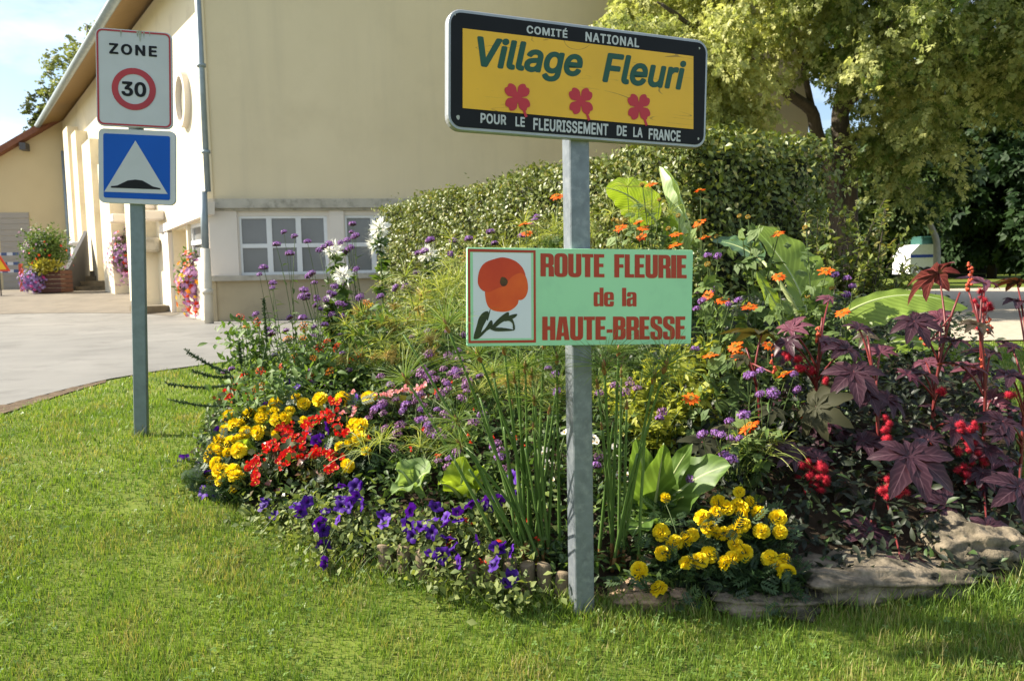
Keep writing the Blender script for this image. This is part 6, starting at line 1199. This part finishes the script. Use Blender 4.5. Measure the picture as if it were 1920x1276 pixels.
# ---- tobacco plant, lime leaves
tob = leafm('tobacco_leaf', (.085, .155, .028), (.12, .19, .04), .4, .45, .3, veins=30); lime = leafm('lime_leaf', (.19, .27, .022), (.23, .31, .035), .5, .45, .35, veins=26)
def rosette(name, label, cat, base, leaves, mt_):
    o = thing(name, label, cat, base); b = np.array(base, float)
    for (px, py, Y_, w_, nr, bow) in leaves:
        tip = at(px, py, Y_); m_ = (b+tip)/2+np.array(bow); blade_leaf(o, [b+[0, 0, .02], m_, tip], w_, w_*.92, nr, mt_, .16, .022, 2.3, n=20, k=4, tipk=.5)
    return o
b = at(1225, 985, 3.6); b[2] = float(bedz(b[0], b[1]))+.03
rosette('tobacco_plant', 'broad-leaved green tobacco plant beside the sign post, leaves dappled by sun', 'tobacco plant', b, [(1192, 822, 3.5, .075, (0, -1, .1), (0, 0, .04)), (1245, 832, 3.4, .078, (.1, -1, .2), (0, 0, .02)), (1298, 832, 3.5, .06, (-.2, -.8, .6), (0, 0, .06)), (1370, 872, 3.4, .12, (-.35, -.7, .65), (0, 0, .10)), (1186, 1005, 3.3, .06, (-.3, -.7, .7), (-.03, -.05, .05)), (1335, 965, 3.5, .05, (.2, -.6, .8), (0, 0, .06)), (1135, 900, 3.75, .06, (-.1, -.9, .4), (0, 0, .05)), (1280, 930, 3.45, .04, (0, -.7, .7), (0, 0, .04)), (1150, 960, 3.6, .055, (-.1, -.8, .5), (0, 0, .05))], tob)
b = at(868, 955, 3.72); b[2] = float(bedz(b[0], b[1]))+.08
rosette('leafy_plant', 'broad lime green leaf pair glowing among violet petunias', 'leafy plant', b, [(872, 855, 3.6, .085, (-.3, -1, .1), (-.02, 0, .02)), (908, 872, 3.6, .05, (.3, -1, .3), (0, 0, .02)), (826, 905, 3.5, .065, (-.2, -.6, .8), (0, 0, .05))], lime)
b = at(775, 935, 3.8); b[2] = float(bedz(b[0], b[1]))+.10
rosette('leafy_plant', 'wide pale green leaf lying flat beside the lime leaf', 'leafy plant', b, [(742, 878, 3.75, .09, (-.1, -.7, .7), (0, 0, .06)), (805, 885, 3.7, .10, (.1, -.7, .7), (0, 0, .06)), (735, 925, 3.6, .06, (-.2, -.6, .8), (0, 0, .05))], leafm('pale_leaf', (.13, .20, .06), (.17, .25, .08), .4, .55, veins=24))
b = at(468, 905, 4.35); b[2] = float(bedz(b[0], b[1]))+.12
rosette('leafy_plant', 'single big lime leaf between yellow marigolds and red begonia', 'leafy plant', b, [(440, 842, 4.3, .06, (-.4, -.9, .2), (0, 0, .03)), (478, 850, 4.3, .03, (.2, -.9, .4), (0, 0, .02))], lime)

# ---- golden leafed bushes
gold = leafm('golden_leaf', (.20, .24, .022), (.42, .42, .05), .4, .5); SPEAR = leaf_t(1, .36, 2, .25, .25)
for px, py, Y_, r_, h_, lab in ((1190, 775, 4.2, .20, .46, 'golden-leaved bush beside the sign post'), (1255, 740, 4.4, .24, .52, 'golden-leaved bush behind the lone orange bloom'), (1310, 700, 4.6, .22, .52, 'golden-leaved bush reaching the mint board corner'), (1225, 830, 4.0, .18, .34, 'low golden-leaved bush above the tobacco plant'), (1290, 795, 4.1, .18, .36, 'golden-leaved bush next to the dull castor leaf')):
    x = at(px, py, Y_)[0]; b = np.array([x, Y_, float(bedz(x, Y_))]); h_ = max(at(px, py-70, Y_)[2]-b[2], .25); o = thing('golden_bush', lab, 'bush', b, 'golden leaved bushes')
    sm_ = MB(); fm_ = MB()
    for k in range(34):
        th = rng.random()*6.28; q = b+[r_*math.cos(th)*rng.random()**.5, r_*.8*math.sin(th)*rng.random()**.5, h_*(.55+.5*rng.random())]; c = bez(b, (b+q)/2+[0, 0, h_*.2], q, 8); sm_.add(tube(c, .003, 4)); n = 17; t = .3+.7*rng.random(n); p = lerp3(c, t)
        fm_.inst(LOBE if k % 2 else SPEAR, p, frames(rdir(n, .15)+unit(q-b)*.3, rng.normal(size=(n, 3))*.35+[-.1, -.3, 1])*(.058*(.55+.7*rng.random(n)))[:, None, None])
    sm_.build('stem', stem_g, o); fm_.build('foliage', gold, o)

# ---- papyrus in front, sedges behind
pap_s = leafm('papyrus_stem', (.075, .14, .030), (.13, .21, .055), .12, .4); pap_r = leafm('papyrus_ray', (.10, .17, .03), (.20, .27, .06), .35, .5); husk = leafm('papyrus_husk', (.22, .10, .035), (.34, .19, .07), .1)
def umbel(n, ln, wd, spread, seed, droop=.35):
    r_ = np.random.default_rng(seed); mb = MB()
    for k in range(n):
        th = R(spread)*math.sqrt(r_.random())*1.05; a = r_.random()*6.283; d = np.array([math.sin(th)*math.cos(a), math.sin(th)*math.sin(a), math.cos(th)]); l = ln*(.6+.5*r_.random()); o_ = np.array([math.cos(a), math.sin(a), 0])
        t = np.linspace(0, 1, 6)[:, None]; p = d*l*t+o_*l*.22*t**2-np.array([0, 0, 1])*l*droop*t**2.2*math.sin(th); s_ = unit(np.cross(d, r_.normal(size=3)))*wd
        w_ = np.array([1, 1, .9, .8, .6, .15])[:, None]; v = np.concatenate([p-s_*w_, p+s_*w_]); mb.add(T(v, [(i, 6+i, 7+i, i+1) for i in range(5)], [(0, i/5) for i in range(6)]*2), r=r_.random())
    mb.add(lathe([(.004, -.03), (.011, -.012), (.008, .02), (.002, .04)], 7), m=1); return mb
UMB = [umbel(84, .19, .0012, 70, s).mesh('umbel', [pap_r, husk]) for s in range(3)]
UMBS = [umbel(44, .12, .0011, 85, s, .5).mesh('umbel', [pap_r, husk]) for s in range(3)]
def papyrus(label, base, tips, bare=()):
    b = np.array(base, float); o = thing('papyrus_clump', label, 'papyrus', b, 'papyrus clumps')
    for k, (px, py, Y_, sc_) in enumerate(tips):
        p = at(px, py, Y_); s0 = b+np.array([rng.normal()*.045+(px-1000)*.00022, rng.normal()*.03, 0]); c = bez(s0, [s0[0]*.53+p[0]*.47, s0[1]*.53+p[1]*.47, s0[2]*.45+p[2]*.55], p, 12)
        st_ = MB().add(tube(c, np.linspace(.0082, .0046, 12), 6), None).build('stem', pap_s, o); MB().add(tube(c[:3], [.0085, .008, .0072], 6)).build('husk', husk, st_)
        if sc_ > 0:
            z = unit(c[-1]-c[-3]); y = unit(np.cross(z, rng.normal(size=3))); place('umbel', UMB[rng.integers(3)] if sc_ >= .75 else UMBS[rng.integers(3)], o, p, np.stack([np.cross(y, z), y, z], -1)*sc_)
    return o
b = ground_hit(1010, 1062); b = np.array([b[0]-.01, 3.42, float(bedz(b[0], 3.42))])
papyrus('papyrus clump fanning out over the lawn side of the sign post, thin leaning stems', b, [(838, 612, 3.05, 1.), (762, 712, 3.2, .9), (898, 668, 3.15, 1.), (985, 690, 3.25, .9), (998, 702, 3.3, .85), (1044, 674, 3.3, .85), (1002, 752, 3.15, .8), (858, 790, 3.15, .9), (863, 832, 3.1, .8), (757, 627, 3.3, 0), (945, 655, 3.2, .9), (970, 640, 3.25, .9), (925, 700, 3.35, .8), (1020, 645, 3.3, .9), (960, 760, 3.4, .7), (900, 745, 3.4, 0), (1030, 770, 3.25, .7), (1040, 800, 3.3, 0), (945, 800, 3.3, 0), (985, 840, 3.25, 0), (1000, 800, 3.2, .6), (880, 880, 3.15, 0), (1045, 720, 3.35, .8), (915, 820, 3.2, 0), (965, 710, 3.3, .8)])
b = np.array([at(1132, 1080, 3.40)[0], 3.40, 0]); b[2] = float(bedz(b[0], b[1]))
papyrus('papyrus clump on the marigold side of the sign post, dark umbel crossing the lettering', b, [(1133, 690, 3.06, 1.05), (1226, 708, 3.1, 1.), (1247, 688, 3.06, 1.05), (1160, 660, 3.25, .9), (1120, 720, 3.3, .8), (1150, 790, 3.3, 0), (1175, 760, 3.3, .7), (1210, 800, 3.25, 0), (1128, 800, 3.25, .6), (1165, 700, 3.35, .7), (1195, 850, 3.2, 0)])
sed = leafm('sedge_blade', (.19, .25, .045), (.37, .39, .11), .4, .5); tawny = petal('sedge_seed', (.34, .24, .05), (.48, .36, .10), .2)
TAW = umbel(46, .06, .0022, 100, 77, .1)
def sedge(label, px, py, Y_, r_, nb, ln, seedheads, mt_=sed):
    x = at(px, py, Y_)[0]; b = np.array([x, Y_, float(bedz(x, Y_))]); top = at(px, py, Y_); o = thing('sedge_clump', label, 'sedge', b, 'feathery sedges'); mb = MB(); H_ = max(top[2]-b[2], .2)
    st_ = MB()
    for k in range(16):
        hd_ = top+rng.normal(size=3)*[r_*.7, r_*.5, H_*.16]; c = bez(b+rng.normal(size=3)*[.05, .05, 0], b*.3+hd_*.7+[0, 0, .05], hd_, 8); st_.add(tube(c, np.linspace(.004, .0025, 8), 4)); n = nb//16
        for j in range(n):
            a = rng.random()*6.283; th = R(95)*rng.random()**.6; l = ln*(.6+.6*rng.random()); d = np.array([math.sin(th)*math.cos(a), math.sin(th)*math.sin(a), math.cos(th)]); t = np.linspace(0, 1, 5)[:, None]
            p = hd_+d*l*t-np.array([0, 0, 1])*l*.45*t**2.2; s_ = unit(np.cross(d, rng.normal(size=3)))*.0021; w_ = np.array([1, 1, .9, .7, .15])[:, None]; mb.add(T(np.concatenate([p-s_*w_, p+s_*w_]), [(i, 5+i, 6+i, i+1) for i in range(4)], [(0, i/4) for i in range(5)]*2))
    st_.build('stem', pap_s, o); mb.build('blades', mt_, o)
    for k in range(seedheads):
        p = top+rng.normal(size=3)*[r_*.8, r_*.4, H_*.17]-[0, .12, -.02]; d = unit(rng.normal(size=3)+[0, 0, 1.2]); y = unit(np.cross(d, rng.normal(size=3))); place('seed_head', TAWM, o, p, np.stack([np.cross(y, d), y, d], -1)*(.8+.6*rng.random()))
TAWM = TAW.mesh('seed_head', [tawny, tawny])
for lab, px, py, Y_, r_, nb, ln, sh_ in (('feathery sedge with tawny seed heads behind the lantana', 730, 600, 5.6, .26, 420, .22, 12), ('pale feathery sedge fountain beside the mint board edge', 820, 565, 5.3, .26, 480, .26, 3), ('feathery sedge with tawny seed heads inside the verbena drift', 745, 665, 5.0, .24, 380, .20, 10), ('tall feathery sedge behind the mint board, against the hedge', 870, 515, 5.9, .30, 460, .26, 2), ('pale sedge showing above the mint board beside the post', 1030, 455, 5.8, .32, 460, .26, 4), ('straw-coloured sedge above the mint board under the banana blade', 1190, 455, 5.6, .28, 420, .22, 4), ('sedge tuft under the mint board behind the papyrus', 960, 705, 4.4, .24, 420, .22, 4), ('fine wispy sedge between mauve verbenas and petunias', 790, 835, 4.0, .20, 260, .20, 0), ('thin wispy sedge by the castor plants and tobacco leaf', 1395, 850, 3.8, .13, 170, .20, 0), ('sedge tuft beneath the mint board beside the golden bushes', 1120, 745, 4.4, .18, 300, .2, 0)):
    sedge(lab, px, py, Y_, r_, nb, ln, sh_)

# ---- lantana, cleome, salvia, trailing spikes
LTN = P3([(210,768),(240,822),(570,820),(565,885),(655,940),(545,982),(622,993),(325,1068),(645,1065),(720,1072),(602,1100),(535,1093),(287,1178),(340,1155),(955,905),(940,705),(920,683),(1045,820),(797,1005),(485,893),(880,980),(1300,840),(700,905),(760,935),(310,790),(500,1000),(450,1040),(840,1010)], 2.996, 2.996, 380, 340)
def lan_fol(o, b, ps):
    n = 620; c = ps[rng.integers(len(ps), size=n)]; t = rng.random((n, 1))**.55; p = b*(1-t)+c*t+rng.normal(size=(n, 3))*[.10, .10, .05]-[0, -.05, .04]; p[:, 2] = np.maximum(p[:, 2], b[2]+.02)
    MB().inst(LEAF3, p, frames(rdir(n, .15), rng.normal(size=(n, 3))*.4+[-.2, -.3, .9])*(.062*(.6+.7*rng.random(n)))[:, None, None]).build('foliage', lantl, o)
lantl = leafm('lantana_leaf', (.055, .11, .022), (.14, .22, .045), .35, .55)
ls = [((455, 605), 5.4, 'lantana shoot leaning out over the road with orange heads'), ((570, 640), 5.1, 'lantana bush with orange heads under the purple verbena'), ((480, 715), 4.8, 'lantana bush nearest the lawn, above red begonia'), ((600, 695), 4.9, 'lantana bush right above the row of marigolds'), ((700, 580), 5.4, 'lantana with yellow heads inside the feathery sedge'), ((680, 660), 5.1, 'lantana between verbena and the tawny sedge')]
for (s_, Y_, lab), g in zip(ls, cluster(LTN, [s[0] for s in ls])):
    if not g: continue
    k = ['orange', 'yellow'] if 'yellow' in lab else ['orange', 'orange', 'red']
    headed('lantana_plant', lab, 'lantana', [at(x, y, Y_+.12*rng.normal()) for x, y in g for _ in (0,)], [LANT[q] for q in k], .032, 'orange lantanas', lan_fol, cam_=.5, stem_r=.003)
cl_p = petal('cleome_white', (.78, .80, .74), (.85, .86, .82), .3)
def cleome(seed):
    r_ = np.random.default_rng(seed); mb = MB(); n = 46; P_ = leaf_t(1, .42, 2, .1, -.1); th = np.arccos(1-2*(np.arange(n)+.5)/n*.86); a = np.arange(n)*2.39996; d = np.stack([np.sin(th)*np.cos(a), np.sin(th)*np.sin(a), np.cos(th)], -1)
    mb.inst(P_, d*.35, frames(d+r_.normal(size=(n, 3))*.25, r_.normal(size=(n, 3)))*(.55*(.7+.5*r_.random(n)))[:, None, None], r=r_.random(n))
    m = 60; d = unit(r_.normal(size=(m, 3))+[0, 0, .2]); F_ = T([(-.008, 0, 0), (.008, 0, 0), (0, 1, 0)], [(0, 1, 2)], [(0, 0), (0, 0), (0, 1)]); mb.inst(F_, d*.3, frames(d, r_.normal(size=(m, 3)))*1.0, r=r_.random(m)); return mb
CLE = [cleome(s).mesh('flower_head', [cl_p]) for s in range(2)]
for lab, px0, Y_, hs in (('tall white cleome with two stacked heads before the window frame', 720, 6.4, [(712, 428, .105), (708, 458, .115)]), ('white cleome with one open head before the window sill', 640, 6.2, [(626, 470, .10)]), ('low white cleome before the beige plinth', 655, 6.0, [(644, 518, .10)]), ('white cleome half lost against the lit hedge', 805, 6.5, [(803, 478, .10)]), ('short white cleome hidden in the verbena', 625, 5.8, [(617, 566, .06)])):
    x = at(px0, 600, Y_)[0]; b = np.array([x, Y_, float(bedz(x, Y_))]); o = thing('cleome_plant', lab, 'cleome', b, 'white cleomes'); top = at(hs[0][0], hs[0][1], Y_)
    c = bez(b, (b+top)/2+[0, 0, .1], top, 10); MB().add(tube(c, np.linspace(.008, .004, 10), 6)).build('stem', stem_g, o)
    for px, py, s_ in hs: p = at(px, py, Y_); place('flower_head', CLE[rng.integers(2)], o, p, rz(rng.random()*6)*s_)
    n = 60; p = lerp3(c, .15+.8*rng.random(n)); MB().inst(LOBE, p, frames(rdir(n, .05), rng.normal(size=(n, 3))*.3+[0, 0, 1])*(.11*(.5+.7*rng.random(n)))[:, None, None]).build('foliage', lf_mid, o)
SL_ = P3([(840,660),(745,720),(760,740),(1050,880),(1390,1085),(1180,1090),(1410,1160),(970,1095),(210,1105),(560,1160),(650,1030),(735,1230)], 4.174, 4.174, 640, 560)+P3([(170,470),(215,465),(440,450),(490,475),(130,580),(355,575),(480,530),(540,560),(285,680),(445,410),(120,560)], 2.681, 2.681, 800, 800)
SLM = [MB().add(join(*[leaf_t(1, .5, 2, .2, .1).tr(ry(R(a))@rx(R(40)), (0, 0, .25*k)) for k, a in enumerate((0, 120, 240, 60, 180))])).mesh('blossom', [fl['red']])]
for lab, g in zip(['red salvia dotted through the mauve verbenas', 'orange-red salvia behind the petunias over the logs', 'red salvia between the papyrus stems'], cluster(near_pts(SL_, 2, 5), [(800, 740), (880, 1010), (950, 830)])):
    headed('salvia_plant', lab, 'salvia', [near_(cpt(*p), .03) for p in g], SLM, .020, 'red salvias', bg_fol(80, .04, lf_mid), 'blossom', cam_=.7)
spk = leafm('spike_leaf', (.030, .058, .022), (.060, .10, .035), .15)
b = at(470, 735, 5.0); b[2] = float(bedz(b[0], b[1])); o = thing('trailing_spike_plant', 'plant with long dark green catkin-like spikes reaching out over the lawn', 'spike plant', b)
for (x0, y0, x1, y1, Y_) in ((430, 698, 347, 655, 4.9), (430, 722, 312, 718, 4.8), (440, 760, 316, 748, 4.7), (436, 706, 360, 694, 5.0), (500, 640, 494, 560, 5.1), (452, 680, 448, 640, 5.0)):
    p0, p1 = at(x0, y0, Y_), at(x1, y1, Y_-.08); c = bez(p0, (p0+p1)/2-[0, 0, .035], p1, 14); m_ = MB().add(tube(c, np.linspace(.007, .003, 14), 6)); n = 320; p = lerp3(c, rng.random(n)); ax_ = unit(p1-p0); m_.inst(SPEAR, p, frames(rdir(n, 0)+ax_*.5, rng.normal(size=(n, 3)))*(.020*(.6+.6*rng.random(n)))[:, None, None]); m_.add(tube(bez(b, (b+p0)/2+[0, 0, .05], p0, 5), .004, 4)); m_.build('spike', spk, o)
# round-leaved plant at the foot of the papyrus, small weeds by the stones
rl = leafm('round_leaf', (.085, .14, .06), (.15, .21, .10), .3, .5); DISC = T([(0, 0, -.12)]+[(math.cos(a)*.5, .5+.5*math.sin(a), .03*math.sin(3*a)) for a in np.arange(9)*2*math.pi/9], [(0, 1+i, 1+(i+1) % 9) for i in range(9)], [(0, 0)]+[(0, 1)]*9)
for px, py, lab in ((1000, 1074, 'round-leaved plant between the papyrus foot and the last logs'), (1050, 1085, 'round-leaved plant touching the base of the sign post'), (1300, 1112, 'small round-leaved weed behind the flat edging stones'), (960, 1015, 'round-leaved plant under the leaning papyrus stems')):
    c = ground_hit(px, py); b = np.array([c[0], c[1]+.06, float(bedz(c[0], c[1]+.06))]); o = thing('round_leaved_plant', lab, 'round-leaved plant', b, 'round leaved plants'); n = 34; p = b+rng.normal(size=(n, 3))*[.085, .05, 0]+[0, -.03, 0]; p[:, 2] += .03+.06*rng.random(n)
    MB().inst(DISC, p, frames(rdir(n, .05), rng.normal(size=(n, 3))*.25+[0, -.45, .9])*(.042*(.6+.6*rng.random(n)))[:, None, None]).build('foliage', rl, o); s_ = MB()
    for q in p: s_.add(tube([b, q], .0018, 4))
    s_.build('stem', stem_g, o)

# ---- log edging and stones
log_m = solid('log_wood', (.20, .15, .095), (.11, .08, .05), .9, 10, bump=.7, stretch=(3, 3, .8), dirt=(.08, .085, .04), dirt_scale=9); log_t = solid('log_end', (.26, .20, .125), (.17, .125, .08), .9, 20)
px_ = 726.
logs = 0; LB_ = np.array(BED_PX)
while px_ < 1056:
    py_ = np.interp(px_, LB_[:, 0], LB_[:, 1]); c = ground_hit(px_, py_); rl_ = .026+.010*rng.random(); hh = .11+.05*rng.random(); th = np.linspace(0, 2*math.pi, 13)[:-1]; z0 = float(gz(c[0], c[1])); tl = rng.normal(size=2)*.05
    prof = lambda r_, z: np.stack([c[0]+r_*np.cos(th)*(1+.06*np.sin(3*th+px_))+tl[0]*z, c[1]+.02+r_*np.sin(th)+tl[1]*z, np.full(12, z0+z)+.006*np.sin(th+px_)*(z > .05)], -1)
    v = np.concatenate([prof(rl_, -.06), prof(rl_*1.02, hh*.5), prof(rl_, hh-.008), prof(rl_*.88, hh)]); f = [(i*12+j, i*12+(j+1) % 12, (i+1)*12+(j+1) % 12, (i+1)*12+j) for i in range(3) for j in range(12)]+[tuple(36+j for j in range(12))]
    lo = MB().add(T(v, f, None, np.array([0]*36+[1]))).build('edging_log', [log_m, log_t], loc=(c[0], c[1], z0)); logs += 1
    nm_ = ['first', 'second', 'third', 'fourth', 'fifth', 'sixth', 'seventh', 'eighth', 'ninth', 'tenth', 'eleventh', 'twelfth', 'thirteenth', 'fourteenth', 'fifteenth', 'sixteenth', 'seventeenth', 'eighteenth', 'nineteenth', 'twentieth', 'twenty-first', 'twenty-second'][min(logs-1, 21)]
    tag(lo, f'{nm_} short upright edging log counted from the lawn end towards the sign post', 'edging log', 'short upright logs edging the bed'); px_ += rl_*2.25*FPX/c[1]
stone_m = solid('limestone', (.25, .205, .145), (.085, .073, .052), .95, 11, bump=1., spec=.1, p0=.4, p1=.62, detail=9, dirt=(.045, .045, .03), dirt_scale=9); stone_p = solid('pinkish_limestone', (.42, .28, .18), (.24, .17, .115), .95, 12, bump=1., spec=.1, p0=.4, p1=.62, detail=9, dirt=(.12, .10, .07), dirt_scale=9)
def stone(label, px0, px1, pyb, hgt, dep, mt_, seed, back=0.):
    r_ = np.random.default_rng(seed); c0, c1 = ground_hit(px0, pyb[0]), ground_hit(px1, pyb[1]); c = (c0+c1)/2; hx = np.linalg.norm((c1-c0)[:2])/2; dr = unit((c1-c0)[:2]); n, m = 96, 52; ph = r_.random(8)*6; v = []
    for i in range(m):
        a = -math.pi/2+math.pi*i/(m-1)
        for j in range(n):
            b_ = 2*math.pi*j/n; ca, sa = math.cos(a), math.sin(a); pw = lambda q, e: math.copysign(abs(q)**e, q); x, y, z = pw(ca, .5)*pw(math.cos(b_), .6), pw(ca, .5)*pw(math.sin(b_), .6), pw(sa, .65)
            k = 1+.10*math.sin(x*3.1+ph[0])*math.sin(y*2.7+ph[1])+.07*math.sin(x*7+z*3+ph[2])+.04*math.sin(y*9+z*11+ph[3])+.03*math.sin(x*17+ph[4])+.03*math.sin(x*29+y*13+ph[7])*math.sin(z*31+ph[2])+.02*abs(math.sin(x*13+z*5+ph[1]))+.008*r_.normal(); z = z*(1+.18*math.sin(x*2.3+ph[5])); lay = .035*math.sin(z*9+ph[6]+x)+.04*abs((z*3.3+.4*math.sin(x*4+ph[0]))%1-.5)
            v.append((x*(k+lay), y*(k+lay), z*k))
    v = np.array(v)*[hx, dep, hgt]; w_ = np.stack([c[0]+v[:, 0]*dr[0]-v[:, 1]*dr[1], c[1]+dep*.8+back+v[:, 0]*dr[1]+v[:, 1]*dr[0], float(gz(c[0], c[1]+dep))-.01+v[:, 2]], -1)
    f = [(i*n+j, i*n+(j+1) % n, (i+1)*n+(j+1) % n, (i+1)*n+j) for i in range(m-1) for j in range(n)]; tag(MB().add(T(w_, f)).build('edging_stone', mt_, loc=(c[0], c[1], float(gz(c[0], c[1])))), label, 'stone', 'flat stones edging the bed')
stone('small flat pinkish stone next to the sign post foot', 1150, 1308, (1142, 1142), .055, .09, stone_p, 1)
stone('flat layered stone below the yellow marigolds, partly sunlit', 1336, 1556, (1152, 1160), .062, .12, stone_m, 2)
stone('largest grey stone, shaded beneath the hanging castor leaf', 1500, 1850, (1138, 1122), .085, .19, stone_m, 3, .02)
stone('shaded grey stone at the outer castor plant, set farther back', 1770, 1935, (1085, 1066), .13, .18, stone_m, 4, .02)
stone('small dark stone wedged between castor stems', 1500, 1600, (1090, 1085), .06, .10, stone_m, 5, .12)
